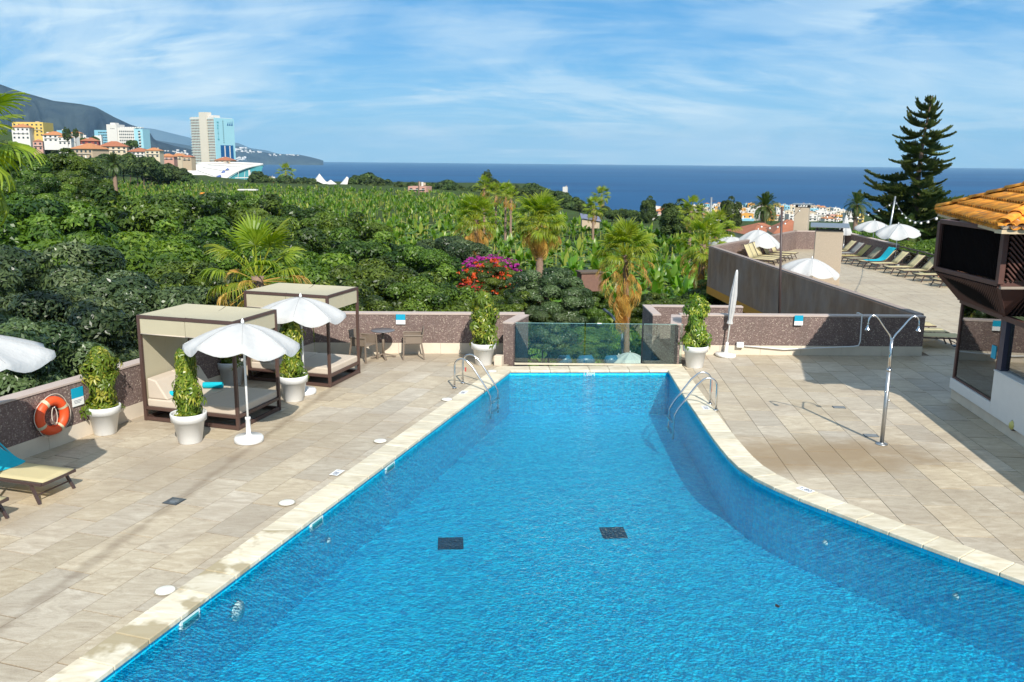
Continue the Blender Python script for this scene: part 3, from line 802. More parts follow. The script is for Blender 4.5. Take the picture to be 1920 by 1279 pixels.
# ---------------------------------------------------------------- cabanas
def cabana(label, corner, ang, h=2.12, L=2.17, W=1.5):
    """corner = front right foot; local x runs left along the front, y runs back"""
    t = thing('cabana', label, 'cabana', (corner[0], corner[1], 0), ang)
    p = .06
    X = lambda x: -x
    for x in (0, L):
        for y in (0, W):
            MB().box((X(x - (p / 2 if x else -p / 2)), y - (p / 2 if y else -p / 2), h / 2), (p, p, h)).build('post', M_BROWN, t, bevel=.004)
    def ring(z, nm, hh=.07):
        for y in (p / 2, W - p / 2): MB().box((-L / 2, y, z), (L - 2 * p - .004, p * .9, hh)).build(nm, M_BROWN, t, bevel=.004)
        for x in (-p / 2, -L + p / 2): MB().box((x, W / 2, z), (p * .9, W - 2 * p - .004, hh)).build(nm, M_BROWN, t, bevel=.004)
    ring(.045, 'bottom_rail'); ring(.26, 'bed_rail', .06); ring(h - .032, 'top_rail', .06)
    MB().box((-L / 2, W / 2, .255), (L - .14, W - .14, .02)).build('slat_base', M_BROWN, t)
    # roof cloth, sagging a little
    m = MB(); m.smooth = True; K = 14; vs = []
    for i in range(K + 1):
        for j in range(K + 1):
            u, v = i / K, j / K
            sag = .07 * (math.sin(math.pi * u) * math.sin(math.pi * v)) ** .7 if 0 < u < 1 and 0 < v < 1 else 0
            sag += .022 * math.exp(-((u - .52 - .04 * v) / .04) ** 2) * math.sin(math.pi * v)
            vs.append((-.035 - u * (L - .07), .035 + v * (W - .07), h + .004 - sag))
    m.add(vs, [(i * (K + 1) + j, (i + 1) * (K + 1) + j, (i + 1) * (K + 1) + j + 1, i * (K + 1) + j + 1)[::-1] for i in range(K) for j in range(K)])
    m.build('roof_cloth', M_TAUPE, t)
    # seam cord on the roof
    MB().tube([(-L * (.50 + .04 * v / 10), .05 + (W - .1) * v / 10, h + .003 - (.07 * abs(math.sin(math.pi * v / 10)) ** .7 + .018 * math.sin(math.pi * v / 10))) for v in range(11)], .006, 4).build('seam', M_BROWN, t)
    vz = h - .065 - .15
    for s_, x0, x1 in ((0, .062, L / 2 - .01), (0, L / 2 + .0, L - .062)):
        MB().box((-(x0 + x1) / 2, .022, vz), (x1 - x0, .008, .30)).build('valance', M_TAUPE, t)
        MB().tube([(-x0, .018, vz - .15), (-x1, .018, vz - .15)], .012, 6).build('hem_bar', M_CUSHION, t)
    for x0, x1 in ((.062, W / 2 - .005), (W / 2 + .005, W - .062)):
        MB().box((-.022, (x0 + x1) / 2, vz), (.008, x1 - x0, .30)).build('valance', M_TAUPE, t)
    MB().box((-L / 2, W - .02, vz), (L - .13, .008, .30)).build('valance', M_TAUPE, t)
    # cloth end wall in two drops
    for x0, x1 in ((.062, W / 2 - .003), (W / 2 + .003, W - .062)):
        MB().box((-L + .03, (x0 + x1) / 2, .3 + (h - .37) / 2), (.008, x1 - x0, h - .38)).build('side_cloth', M_TAUPE, t)
    # mattress in two cushions, wedge backrest
    for x0, x1 in ((.045, L / 2 - .004), (L / 2 + .004, L - .07)):
        MB().box((-(x0 + x1) / 2, W / 2, .36), (x1 - x0, W - .08, .165)).build('mattress', M_CUSHION, t, bevel=.035, seg=4)
    for y0, y1 in ((.05, W / 2 - .004), (W / 2 + .004, W - .06)):
        m = MB(); xs = -L + .09
        prof = [(xs, .445), (xs + .46, .445), (xs + .20, .82), (xs, .86)]
        vs = [(a, y0, b) for a, b in prof] + [(a, y1, b) for a, b in prof]
        m.add(vs, [(0, 1, 2, 3), (7, 6, 5, 4), (0, 4, 5, 1), (1, 5, 6, 2), (2, 6, 7, 3), (3, 7, 4, 0)])
        m.build('backrest', M_CUSHION, t, bevel=.03, seg=4)
    return t
k1 = G(448, 808)
ca1 = R(-16.9)
cab = cabana('cabana day bed with taupe cloth roof and turquoise rolled towels, nearer the life ring', k1, ca1)
k2 = G(620, 727)
cab2 = cabana('cabana day bed with taupe cloth roof and bare mattress, beside the cafe table', k2, ca1)
def local(o, p): return Matrix.Translation(o.location) @ Matrix.Rotation(o.rotation_euler.z, 4, 'Z') @ Vector(p)
def rolled_towel(label, p, rz, L=.4, r=.075):
    m = MB(); m.smooth = True
    sp = [(.012 + (r - .012) * k / 40) for k in range(41)]
    ring = [(sp[k] * math.cos(k * .47), sp[k] * math.sin(k * .47)) for k in range(41)]
    for s in (-1, 1): pass
    vs = []; M = Matrix.Rotation(rz, 3, 'Z')
    for x in (-L / 2, -L / 2 + .015, 0, L / 2 - .015, L / 2):
        q = 1 - .1 * (abs(x) > L / 2 - .01)
        for a, b in ring: vs.append(Vector(p) + M @ Vector((x, a * q, r + b * q)))
    n_ = 41
    m.add(vs, [(i * n_ + j, i * n_ + j + 1, (i + 1) * n_ + j + 1, (i + 1) * n_ + j) for i in range(4) for j in range(n_ - 1)])
    o = m.build('rolled_towel', M_TEAL); s = o.modifiers.new('s', 'SOLIDIFY'); s.thickness = .007
    return tag(o, label, 'towel')
q = local(cab, (-1.55, .34, .445)); rolled_towel('turquoise rolled towel on the mattress nearer the front of the left cabana', q, ca1 + R(28))
q = local(cab, (-1.35, 1.12, .445)); rolled_towel('turquoise rolled towel at the back of the left cabana, behind the plant', q, ca1 + R(20))

# ---------------------------------------------------------------- potted plants
def leafmat(name, c0, c1, gloss=.35, trans=.3, yellow=None, var=.25):
    a = N(name); at_ = a.n('ShaderNodeAttribute'); at_.attribute_name = 'tint'
    f = at_.outputs['Fac']
    stops = [(0, c0), (.75, c1)] + ([(.97, yellow)] if yellow else [])
    c = a.ramp(f, stops)
    c = a.hsv(c, h=a.ma('ADD', .485, a.ma('MULTIPLY', a.rnd(), .03)), v=a.ma('ADD', 1 - var / 2, a.ma('MULTIPLY', a.rnd(), var)))
    d = a.pr(c, gloss, 0, None, .45)
    t = a.n('ShaderNodeBsdfTranslucent'); a.l(a.hsv(c, v=1.5, sa=1.1), t.inputs[0])
    mx = a.n('ShaderNodeMixShader'); mx.inputs[0].default_value = trans; a.l(d, mx.inputs[1]); a.l(t.outputs[0], mx.inputs[2])
    MATS[name] = a.done(mx.outputs[0]); return MATS[name]
M_SCHEF = leafmat('variegated_leaf', (.05, .11, .010), (.15, .23, .018), .3, .28, (.42, .42, .06))
rng = np.random.default_rng(5)
def rot_basis(nrm):
    """orthonormal tangents for unit normals"""
    h = np.where(np.abs(nrm[:, 2:3]) < .9, np.array([[0, 0, 1.0]]), np.array([[1.0, 0, 0]]))
    u = np.cross(nrm, h); u /= np.linalg.norm(u, axis=1, keepdims=True)
    return u, np.cross(nrm, u)
def schef_mesh(seed, h=1.15, r=.30, n=340):
    g = np.random.default_rng(seed); V = []; F = []; T = []
    for i in range(n):
        z = g.uniform(.0, 1.0); ph = g.uniform(0, 2 * math.pi)
        rr = r * (.88 + .20 * math.sin(9 * z + seed * 2) + .20 * math.sin(2 * ph + 9 * z + seed)) * (1 - .45 * max(0, z - .8) / .2)
        q = math.sqrt(g.uniform(.12, 1.0)) + abs(g.normal(0, .16)); c = np.array([rr * q * math.cos(ph), rr * q * math.sin(ph), z * h])
        nrm = np.array([math.cos(ph), math.sin(ph), g.uniform(.1, 1.1)]) + g.normal(0, .35, 3); nrm /= np.linalg.norm(nrm)
        u, w = rot_basis(nrm[None]); u = u[0]; w = w[0]; k = g.integers(6, 9); L = g.uniform(.09, .155); t0 = g.uniform(0, 1) ** 1.0
        for j in range(k):
            a = 2 * math.pi * j / k + g.uniform(-.15, .15); d = u * math.cos(a) + w * math.sin(a); s = np.cross(nrm, d)
            p0 = c + d * .015; p1 = c + d * L * .55 + nrm * .01; p2 = c + d * L - nrm * L * .42
            wd_ = L * .26; o = len(V)
            V += [p0, p1 + s * wd_ * .8 + nrm * .006, p2, p1 - s * wd_ * .8 + nrm * .006, p1 - nrm * .004]
            F += [(o, o + 1, o + 2, o + 4), (o, o + 4, o + 2, o + 3)]; tt = min(1, max(0, t0 * .75 + g.uniform(0, .4))); T += [tt, min(1, tt + .12)]
    return npmesh('foliage', np.array(V), np.array(F), M_SCHEF, np.array(T))
schef = [schef_mesh(s) for s in (1, 2, 3)]
def potted(label, x, y, k, sc_=1.0, hs=1.0, rs=1.0):
    t = thing('potted_plant', label, 'potted plant', (x, y, 0), random.uniform(0, 6), 'white pots of variegated umbrella plant')
    t.scale = (sc_,) * 3
    MB().lathe(pot_profile(), 40).build('pot', M_WHITE, t)
    MB().disc((0, 0, .505), .292, 24).build('soil', M_SOIL, t)
    m = MB(); 
    for i in range(5):
        a = i * 1.3; m.tube([(.06 * math.cos(a), .06 * math.sin(a), .5), (.1 * math.cos(a + .4), .1 * math.sin(a + .4), 1.1), (.07 * math.cos(a + .8), .07 * math.sin(a + .8), 1.5)], [.014, .011, .006], 5)
    m.build('stem', M_DARKWOOD, t)
    o = link('foliage', schef[k], t, (0, 0, .50), k * 1.7); o.scale = (rs, rs, hs)
def PG(px, py): return G(px, py)
p = PG(198, 812); potted('white pot with variegated umbrella plant beside the life ring wall', p.x, p.y, 0, .93, 1.08, .92)
p = PG(357, 828); potted('white pot with tall narrow plant standing in front of the left cabana', p.x, p.y, 1, .96, 1.10, .70)
p = PG(551, 750); potted('white pot with plant between the two cabanas, under the second parasol', p.x, p.y, 2, .96, 1.15, .70)
p = G(434, 722); potted('shaded white pot half hidden behind the left cabana mattress', p.x, p.y, 0, .98, .8, .85)
p = PG(907, 683); potted('white pot with plant at the far left corner of the pool before the back parapet', p.x, p.y, 1, .97, 1.20, 1.0)
p = PG(1302, 688); potted('white pot with plant at the far right corner of the pool near the closed parasol', p.x, p.y, 2, .97, 1.18, .86)

# ---------------------------------------------------------------- parasols on the deck
p = G(467, 828); umbrella_open('open white parasol with round white base in front of the left cabana', p.x, p.y, 2.27, 1.0, .37, (R(-7), R(4)), .3)
p = G(566, 745); umbrella_open('open white parasol over the plant between the two cabanas', p.x - .02, p.y + .32, 2.22, .98, .33, (R(-4), R(3)), .1)
q = at(-88, 616, 11.4); umbrella_open('open white parasol over the loungers at the left edge, partly out of view', q.x, 11.4, q.z + .0, 1.24, .22, (R(-4), R(5)), .25, base=True)
p = G(1360, 668); t_ = umbrella_closed('tightly furled white parasol by the back parapet right of the pool', p.x, p.y, 0, 2.32, 1.42, .085); t_.rotation_euler = (0, R(4.2), 0)

# ---------------------------------------------------------------- cafe table and chairs
def armchair(label, x, y, rz, group='taupe armchairs'):
    t = thing('armchair', label, 'chair', (x, y, 0), rz, group)
    # faces +x
    for sx, sy in ((.22, .25), (.22, -.25), (-.22, .24), (-.22, -.24)):
        m = MB(); m.beam((sx, sy, .43 if sx < 0 else .66), (sx * (1.12 if sx > 0 else 1.35), sy * 1.08, 0), .04, .035); m.build('leg', M_RATTAN, t, bevel=.006)
    MB().box((0, 0, .43), (.46, .48, .035)).build('seat', M_RATTAN, t, bevel=.012)
    m = MB(); M = Matrix.Rotation(R(-10), 3, 'Y'); m.box((-.26, 0, .63), (.03, .46, .38), M=M); m.build('backrest', M_RATTAN, t, bevel=.012)
    for s in (-1, 1):
        m = MB(); m.beam((.24, s * .26, .655), (-.26, s * .25, .64), .05, .03); m.build('armrest', M_RATTAN, t, bevel=.008)
        m = MB(); m.box((-.02, s * .248, .53), (.42, .01, .19)); m.build('side_panel', M_RATTAN, t)
    return t
def cafe_table(label, x, y):
    t = thing('cafe_table', label, 'table', (x, y, 0), R(20))
    MB().lathe([(0, .725), (.30, .725), (.315, .735), (.31, .75), (0, .752)], 32).build('table_top', plain('grey_table_top', (.13, .13, .14), .3), t)
    MB().tube([(0, 0, .08), (0, 0, .73)], .035, 12).build('pedestal', M_RATTAN, t)
    for k in range(4):
        a = k * math.pi / 2; MB().beam((.02 * math.cos(a), .02 * math.sin(a), .11), (.33 * math.cos(a), .33 * math.sin(a), .02), .06, .035).build('foot', M_RATTAN, t, bevel=.006)
p = G(719, 671); cafe_table('round grey-topped cafe table on a four-toed foot by the back parapet', p.x, p.y)
p = G(686, 676); armchair('taupe armchair left of the cafe table, half behind the cabana post', p.x - .05, p.y, R(-25))
p = G(774, 671); armchair('taupe armchair right of the cafe table, facing it', p.x, p.y, R(187))
p = G(515, 701); armchair('dark armchair under a turquoise towel behind the left cabana', p.x - .05, p.y + .5, R(200))
c_ = p + Vector((-.05, .5, 0))
drape('towel', 'turquoise towel thrown over the dark armchair between the cabanas', [[(c_.x + dx + random.uniform(-.01, .01), c_.y - .28 + k * .14, z + .02 * math.sin(k)) for k in range(5)] for dx, z in ((-.30, .50), (-.22, .66), (0, .70), (.2, .72), (.28, .60))])
p = G(455, 690); 
t = thing('bar_stool', 'pale round-backed seat in the shade behind the left cabana', 'chair', (c_.x - .75, c_.y + .6, 0))
MB().lathe([(0, .42), (.24, .42), (.26, .46), (.24, .5), (0, .5)], 20).build('seat', M_CUSHION, t)
m = MB(); m.smooth = True; K = 12; vs = []
for j in range(K + 1):
    a = R(20) + R(140) * j / K
    for z in (.5, .82): vs.append((.27 * math.cos(a), .27 * math.sin(a), z))
m.add(vs, [(2 * j, 2 * j + 2, 2 * j + 3, 2 * j + 1) for j in range(K)]); o = m.build('backrest', M_CUSHION, t); s = o.modifiers.new('s', 'SOLIDIFY'); s.thickness = .04
for k in range(4):
    a = k * math.pi / 2 + .7; MB().tube([(.2 * math.cos(a), .2 * math.sin(a), .43), (.25 * math.cos(a), .25 * math.sin(a), 0)], .016, 6).build('leg', M_DARKMETAL, t)

# ---------------------------------------------------------------- life ring
wn2 = Vector((wl_dir.y, -wl_dir.x))          # out of the left wall, into the deck
s0 = G(90, 845); 
def on_left_wall(px, z):
    """point of the inner face of the left parapet seen at column px (height z)"""
    best = min((abs(px - proj(Vector((WC[0] - wl_dir.x * s, WC[1] - wl_dir.y * s, z)))[0]), s) for s in [k * .02 for k in range(1000)])
    s = best[1]; return Vector((WC[0] - wl_dir.x * s, WC[1] - wl_dir.y * s, z))
_f = Vector((0, _cp, -_sp)); _u0 = Vector((0, _sp, _cp)); _r = Vector((_cr, 0, 0)) + _u0 * _sr; _u = _u0 * _cr - Vector((_sr, 0, 0))
def proj(p):
    v = p - Vector((0, 0, H)); d = v.dot(_f)
    return 960 + FPX * v.dot(_r) / d, 639.5 - FPX * v.dot(_u) / d
c = on_left_wall(92, .62)
t = thing('life_ring', 'orange life ring with a pale rope hung on the left parapet', 'life ring', (c.x + wn2.x * .07, c.y + wn2.y * .07, c.z), math.atan2(wl_dir.y, wl_dir.x))
# local x along the wall, -y out of it
m = MB(); rr = .085; RR = .265; K = 40
m.tube([(RR * math.cos(2 * math.pi * k / K), 0, RR * math.sin(2 * math.pi * k / K)) for k in range(K)], rr, 12, closed=True); m.build('ring', M_ORANGE, t)
for k in range(4):
    a = R(28) + k * math.pi / 2; bm_ = MB()
    bm_.tube([(RR * math.cos(a + e), 0, RR * math.sin(a + e)) for e in (-.10, -.05, 0, .05, .10)], rr + .005, 12, cap=False); bm_.build('band', plain('reflective_band', (.55, .50, .33), .3), t)
rope = []
for k in range(64):
    a = 2 * math.pi * k / 64; w = abs(math.sin(2 * (a - R(28)))); rope.append(((RR + rr + .004 + .035 * w) * math.cos(a), -.02, (RR + rr + .004 + .035 * w) * math.sin(a)))
MB().tube(rope, .007, 5, closed=True).build('rope', M_ROPE, t)
MB().tube([(.0 + .055 * math.sin(2 * math.pi * k / 24) * (1 if k < 12 else 1), -.06, .16 - .17 * (1 - math.cos(2 * math.pi * k / 24)) / 2 * 1.9) for k in range(24)], .008, 5, closed=True).build('rope_loop', M_ROPE, t)
MB().tube([(0, 0, .16), (0, -.1, .17)], .01, 6).build('hook', M_STEEL, t)

# ---------------------------------------------------------------- plaques
def plaque(label, c, rz, w=.22, h=.30, split=.58, lines=False):
    t = thing('pool_sign', label, 'sign', c, rz)
    MB().box((0, 0, h * (1 - split) / 2 + .0), (w, .012, h * split)).build('blue_panel', M_SIGNBLUE, t)
    MB().box((0, 0, -h * split / 2), (w, .012, h * (1 - split))).build('white_panel', M_SIGNWHITE, t)
    if lines:
        for k in range(3): MB().box((-.01 * k, -.0075, -h * split / 2 + .03 - k * .025), (w * (.75 - .12 * k), .002, .006)).build('text_line', M_INK, t)
    return t
c = on_left_wall(145, .80); plaque('turquoise and white sign with lines of print on the left parapet beside the life ring', (c.x + wn2.x * .012, c.y + wn2.y * .012, .80), math.atan2(wl_dir.y, wl_dir.x), .26, .34, .55, True)
q = at(751, 599, 22.72); plaque('turquoise and white sign on the back parapet above the cafe table', (q.x, 22.74, q.z), 0, .25, .27)
q = at(1498, 601, 22.95); plaque('turquoise and white sign on the parapet behind the shower', (q.x, 22.965, q.z), 0, .23, .27)

# pipe and box on the right parapet
q = at(1388, 647, 22.9)
tag(MB().box((q.x, 22.93, q.z), (.19, .10, .14)).build('junction_box', M_SIGNWHITE, None, bevel=.01), 'small white junction box at the foot of the right parapet', 'box')
a0 = at(1396, 649, 22.93); a1 = at(1470, 654, 22.93); a2 = at(1600, 650, 22.95); a3 = at(1613, 640, 22.95); a4 = at(1616, 596, 22.95); a5 = at(1612, 588, 22.95)
P = [a0, a1 + Vector((0, 0, -.02)), a2, at(1610, 648, 22.95), a3, a4, at(1616, 590, 22.95), a5 + Vector((-.02, 0, .01)), a5 + Vector((-.08, 0, .01))]
for v_ in P: v_.y = 22.955
tag(MB().tube(P, .017, 8).build('water_pipe', M_SIGNWHITE), 'white water pipe running along the parapet and up behind the shower', 'pipe')

# ---------------------------------------------------------------- shower
b = G(1653, 833)
t = thing('shower', 'two-headed steel poolside shower on a tall pole', 'shower', (b.x, b.y, 0), R(-4))
MB().tube([(0, 0, 0), (0, 0, 1.42)], .038, 14).build('lower_pole', M_GALV, t)
MB().tube([(0, 0, 1.421), (-.0, 0, 2.02)], .030, 14).build('upper_pole', M_STEEL, t)
MB().tube([(0, 0, 1.40), (0, 0, 1.45)], .043, 14).build('collar', M_STEEL, t)
MB().lathe([(0, 0), (.11, 0), (.11, .012), (.045, .018), (.04, .04)], 24).build('base_plate', M_GALV, t)
for s in (-1, 1):
    P = [(s * .018, 0, 1.98), (s * .03, 0, 2.06), (s * .16, 0, 2.22), (s * .27, 0, 2.38), (s * .33, 0, 2.43), (s * .40, 0, 2.43), (s * .445, 0, 2.37), (s * .45, 0, 2.26)]
    P3 = [Vector(x) for x in P]; fine = []
    for i in range(len(P3) - 1):
        for k in range(4):
            fine.append(P3[i].lerp(P3[i + 1], k / 4))
    fine.append(P3[-1])
    for _ in range(3): fine = [fine[0]] + [(fine[i - 1] + fine[i] * 2 + fine[i + 1]) / 4 for i in range(1, len(fine) - 1)] + [fine[-1]]
    MB().tube(fine, .0165, 9).build('arm', M_STEEL, t)
    MB().lathe([(.02, 0), (.024, -.05), (.05, -.085), (.055, -.10), (0, -.102)], 16, (s * .45, 0, 2.26)).build('shower_head', M_STEEL, t)
for z, x in ((1.02, -.055), (.86, .055)): MB().tube([(0, -.02, z), (x, -.05, z)], .016, 8).build('tap', M_STEEL, t)

# ---------------------------------------------------------------- ladders
def ladder(label, base, inward, sep):
    """base = middle of the two deck sockets, inward = unit vector to the pool"""
    ang = math.atan2(inward[1], inward[0]); t = thing('pool_ladder', label, 'ladder', (base[0], base[1], .0), ang)
    for s in (-1, 1):
        y = s * sep / 2
        P = [(0, y, 0), (0, y, .40)] + [(.19 - .19 * math.cos(a), y, .52 + .19 * math.sin(a)) for a in [math.pi * k / 10 * .78 for k in range(11)]]
        lx, lz = P[-1][0], P[-1][2]; P += [(lx + .1, y, lz - .09), (.80, y, .04), (.87, y, -.10), (.88, y, -.3), (.88, y, -.62)]
        MB().tube(P, .0215, 10).build('rail', M_STEEL, t)
        MB().lathe([(0, .012), (.05, .014), (.05, .03), (.025, .04)], 16, (0, y, 0)).build('socket', M_STEEL, t)
    for z in (-.26, -.50): MB().box((.90, 0, z), (.09, sep - .04, .03)).build('step', M_STEEL, t, bevel=.006)
    return t
g0, g1 = G(852, 729), G(868, 719)
d_ = (g1 - g0).normalized(); ladder('steel pool ladder at the far left side of the pool', ((g0.x + g1.x) / 2, (g0.y + g1.y) / 2), (d_.y, -d_.x), .5)
g0, g1 = G(1343, 771), G(1330, 758); mid_ = (g0 + g1) / 2
ladder('steel pool ladder at the far right side of the pool near the furled parasol', (mid_.x, mid_.y), (-.995, -.03), .5)
for k, (x, y) in enumerate(((1330, 742), (873, 707))):
    q = G(x, 758 if k == 0 else 716); 
    tag(MB().box((q.x + (.02 if k == 0 else 0), q.y, .42 if k == 0 else .30), (.035, .012, .30 if k == 0 else .1)).build('red_tag', plain('red_tag_paint', (.45, .07, .06), .5)), ('faded red tag hanging on the right pool ladder', 'small red tag hanging on the left pool ladder')[k], 'tag')

# ---------------------------------------------------------------- lids, drains, marks
lidm = plain('pale_lid', (.80, .77, .68), .5, var=.05)
for (x, y, lab) in ((310, 1109, 'nearest'), (538, 944, 'second'), (713, 828, 'third'), (838, 750, 'fourth'), (923, 697, 'farthest')):
    q = G(x, y); t = thing('skimmer_port', {'nearest': 'round white skimmer lid on the left coping, nearest the camera', 'second': 'round white skimmer lid on the left coping, second from the near end', 'third': 'round white skimmer lid at the middle of the left coping', 'fourth': 'round white skimmer lid just before the left ladder', 'farthest': 'round white skimmer lid beside the pot at the far left corner'}[lab], 'lid', (q.x, q.y, .014))
    MB().lathe([(0, .010), (.105, .010), (.112, .006), (.114, .0)], 28).build('cover', lidm, t)
    MB().lathe([(.1145, .0), (.1145, .004), (.13, .004), (.132, 0)], 28).build('rim', plain('lid_rim', (.4, .36, .28), .6), t)
def drain(label, x, y, w, dd, rz):
    q = G(x, y); t = thing('drain_cover', label, 'drain', (q.x, q.y, .0035), rz)
    MB().box((0, 0, 0), (w, dd, .006)).build('plate', M_GRATE, t)
    for k in range(7): MB().box((0, -dd / 2 + dd * (k + .5) / 7, .005), (w * .86, dd / 22, .004)).build('bar', M_GALV, t)
    return t
dr = drain('square dark drain cover on the near left deck', 327, 940, .25, .25, R(-17))
MB().lathe([(0, .006), (.06, .006), (.07, .003)], 20).build('cap', M_GALV, dr)
drain('small drain grate in the deck beyond the shower', 1573, 764, .26, .17, R(-5))
drain('small drain grate at the foot of the shower', 1633, 817, .26, .17, R(-5))
def text_mesh(name, txt, size, mat, parent=None, extrude=.0006, loc=(0, 0, 0), rot=(0, 0, 0), align='CENTER'):
    cu = bpy.data.curves.new(name, 'FONT'); cu.body = txt; cu.size = size; cu.extrude = extrude; cu.align_x = align; cu.align_y = 'CENTER'; cu.resolution_u = 2
    tmp = bpy.data.objects.new('tmp', cu); COL.objects.link(tmp)
    dg = bpy.context.evaluated_depsgraph_get(); me = bpy.data.meshes.new_from_object(tmp.evaluated_get(dg)); me.materials.clear(); me.materials.append(mat)
    bpy.data.objects.remove(tmp); bpy.data.curves.remove(cu)
    o = link(name, me, parent, loc); o.rotation_euler = rot; return o
for x, y, rz, lab in ((632, 888, R(-17 - 90 + 180), 'white depth marker printed 1,80 in the left coping before the loungers'), (869, 737, R(73), 'white depth marker printed 1,80 in the left coping by the ladder'), (1323, 766, R(-92), 'white depth marker printed 1,80 in the right coping by the ladder'), (1510, 920, R(-55), 'white depth marker printed 1,80 in the curved right coping')):
    q = G(x, y); t = thing('depth_marker', lab, 'depth marker', (q.x, q.y, .016), rz)
    MB().box((0, 0, .0015), (.26, .15, .003)).build('plate', M_SIGNWHITE, t)
    text_mesh('numeral', '1,80', .13, M_INK, t, loc=(0, 0, .0042), rot=(0, 0, R(180) if x in (632, 869) else 0))
t = thing('depth_marker', 'pale depth marker 1,80M set in the far waterline tiles', 'depth marker', (1.93, 20.985, -.09))
text_mesh('numeral', '1,80M', .12, M_SIGNWHITE, t, rot=(R(90), 0, 0), extrude=.003)
# fittings under water
glow = plain('white_fitting', (.75, .85, .82), .4)
def fitting(label, p, nrm, r=.11):
    t = thing('pool_fitting', label, 'fitting', p, math.atan2(nrm[1], nrm[0]))
    m = MB(); m.smooth = True; m.lathe([(0, .03), (r * .55, .03), (r * .6, .015), (r, .012), (r * 1.02, 0)], 20)
    m.v = [(z, x, y) for x, y, z in m.v]; m.build('lens', glow, t)
ldir = Vector((FL[0] - nearL[0], FL[1] - nearL[1])).normalized(); ln = Vector((ldir.y, -ldir.x))
for f_, z, r_, lab in ((10.0, -.50, .13, 'round white underwater light on the left pool wall, nearest'), (12.2, -.55, .05, 'small underwater inlet on the left pool wall beyond the light')):
    Y = f_; X = nearL[0] + (Y - nearL[1]) * ldir.x / ldir.y; fitting(lab, (X + ln.x * .0, Y, z), ln, r_)
for Y, lab in ((9.15, 'skimmer slot in the left pool wall by the nearest lid'), (11.9, 'skimmer slot in the left pool wall by the second lid'), (14.3, 'skimmer slot in the left pool wall by the middle lid')):
    X = nearL[0] + (Y - nearL[1]) * ldir.x / ldir.y; t = thing('skimmer', lab, 'skimmer', (X - ln.x * .01, Y, -.14), math.atan2(ldir.y, ldir.x))
    MB().box((0, 0, .0), (.34, .03, .13)).build('frame', glow, t); MB().box((0, -.014, .0), (.28, .012, .08)).build('mouth', plain('skimmer_mouth', (.05, .35, .38), .4), t)
for x, y, lab in ((845, 1020, 'dark square drain on the pool floor, left of the two'), (1150, 1000, 'dark square drain on the pool floor, right of the two')):
    q = G(x, y, FLOOR_Z); t = thing('pool_drain', lab, 'drain', (q.x, q.y, FLOOR_Z), R(4))
    MB().box((0, 0, .012), (.42, .42, .02)).build('frame', plain('drain_frame', (.01, .03, .05), .5), t)
    for k in range(6): MB().box((-.17 + k * .068, 0, .026), (.03, .36, .008)).build('bar', plain('drain_bar', (.012, .04, .06), .5), t)
rp_ = resample(rightP, .5)
for k, lab in ((18, 'small white inlet on the right pool wall, farthest'), (22, 'small white inlet on the right pool wall, middle'), (25, 'small white inlet on the right pool wall, nearest')):
    a_, b_ = Vector(rp_[k]), Vector(rp_[k + 1]); dd_ = (b_ - a_).normalized(); fitting(lab, (a_.x, a_.y, -.55), (dd_.y, -dd_.x), .045)
m = MB(); m.add([(0, 0, 0), (.05, .015, .006), (.09, .0, .012), (.05, -.018, .006), (.02, .05, .01), (.03, -.045, .008)], [(0, 1, 2, 3), (0, 4, 1), (0, 3, 5)])
q = G(1453, 1137, WATER_Z + .005); o = m.build('fallen_leaf', plain('dead_leaf', (.02, .012, .008), .7)); o.location = q; tag(o, 'tiny dark leaf floating on the pool', 'leaf')

# ---------------------------------------------------------------- loungers on the near left deck
pr_, pl_ = G(138.7, 881, .33), G(80, 906, .33); far_ = G(31, 867, .33)
hd = math.atan2(far_.y - pr_.y, far_.x - pr_.x); mid_ = (pr_ + pl_) / 2
lounger('cream sun lounger on the near left deck with a turquoise towel on its back', (mid_.x, mid_.y), hd, R(38), flatlen=1.15)
T0 = Matrix.Translation((mid_.x, mid_.y, 0)) @ Matrix.Rotation(hd, 4, 'Z')
rows = []
for u, z in ((.95, .352), (1.16, .356), (1.40, .53), (1.75, .80), (1.82, .84)):
    rows.append([T0 @ Vector((u + (.16 if j == 4 and z < .4 else 0) - .03 * math.sin(j * 2.1), -.40 + .2 * j, z + .015 * math.sin(j * 1.7 + u * 9))) for j in range(5)])
drape('towel', 'turquoise towel spread over the back of the near left lounger', rows)
q = G(27, 925, .33); q2 = G(8, 940, .33)
lounger('cream sun lounger at the lower left edge, only its foot in view', (q2.x - .12, q2.y - .18), hd, R(40))
# ---------------------------------------------------------------- upper terrace furniture
def ter_lounger(px, py, ang, label, mat=None, back=R(46), grp='loungers on the upper terrace'):
    q = G(px, py, .33); return lounger(label, (q.x, q.y), ang, back, mat, group=grp)
f0, f1 = G(1634, 493, .33), G(1692, 498, .33)
angR = R(5)
M_SLING_OLIVE = sling('olive_cream_sling', (.60, .50, .20))
M_SLING_DUSK = sling('shaded_taupe_sling', (.45, .42, .30))
rowR = [(1545, 470, 'cream lounger half hidden behind the broad chimney, farthest of the right row', M_SLING), (1558, 474, 'grey lounger second from the far end of the right row on the terrace', M_SLING_GREY),
        (1570, 479, 'ochre lounger third from the far end of the right row on the terrace', M_SLING_OLIVE), (1589, 484, 'taupe lounger under the pole of the smaller open terrace parasol', M_SLING_DUSK),
        (1612, 488.5, 'lounger covered with a turquoise towel on the upper terrace', M_SLING), (1634, 493, 'cream lounger just left of the pole of the nearer open terrace parasol', M_SLING),
        (1662, 500, 'cream lounger second before the timber oriel on the terrace', M_SLING), (1688, 506, 'cream lounger with its back touching the timber oriel in view', M_SLING),
        (1718, 514, 'lounger mostly hidden behind the timber oriel, flat part in view', M_SLING), (1752, 523, 'lounger with a person lying on it at the edge of the timber oriel', M_SLING)]
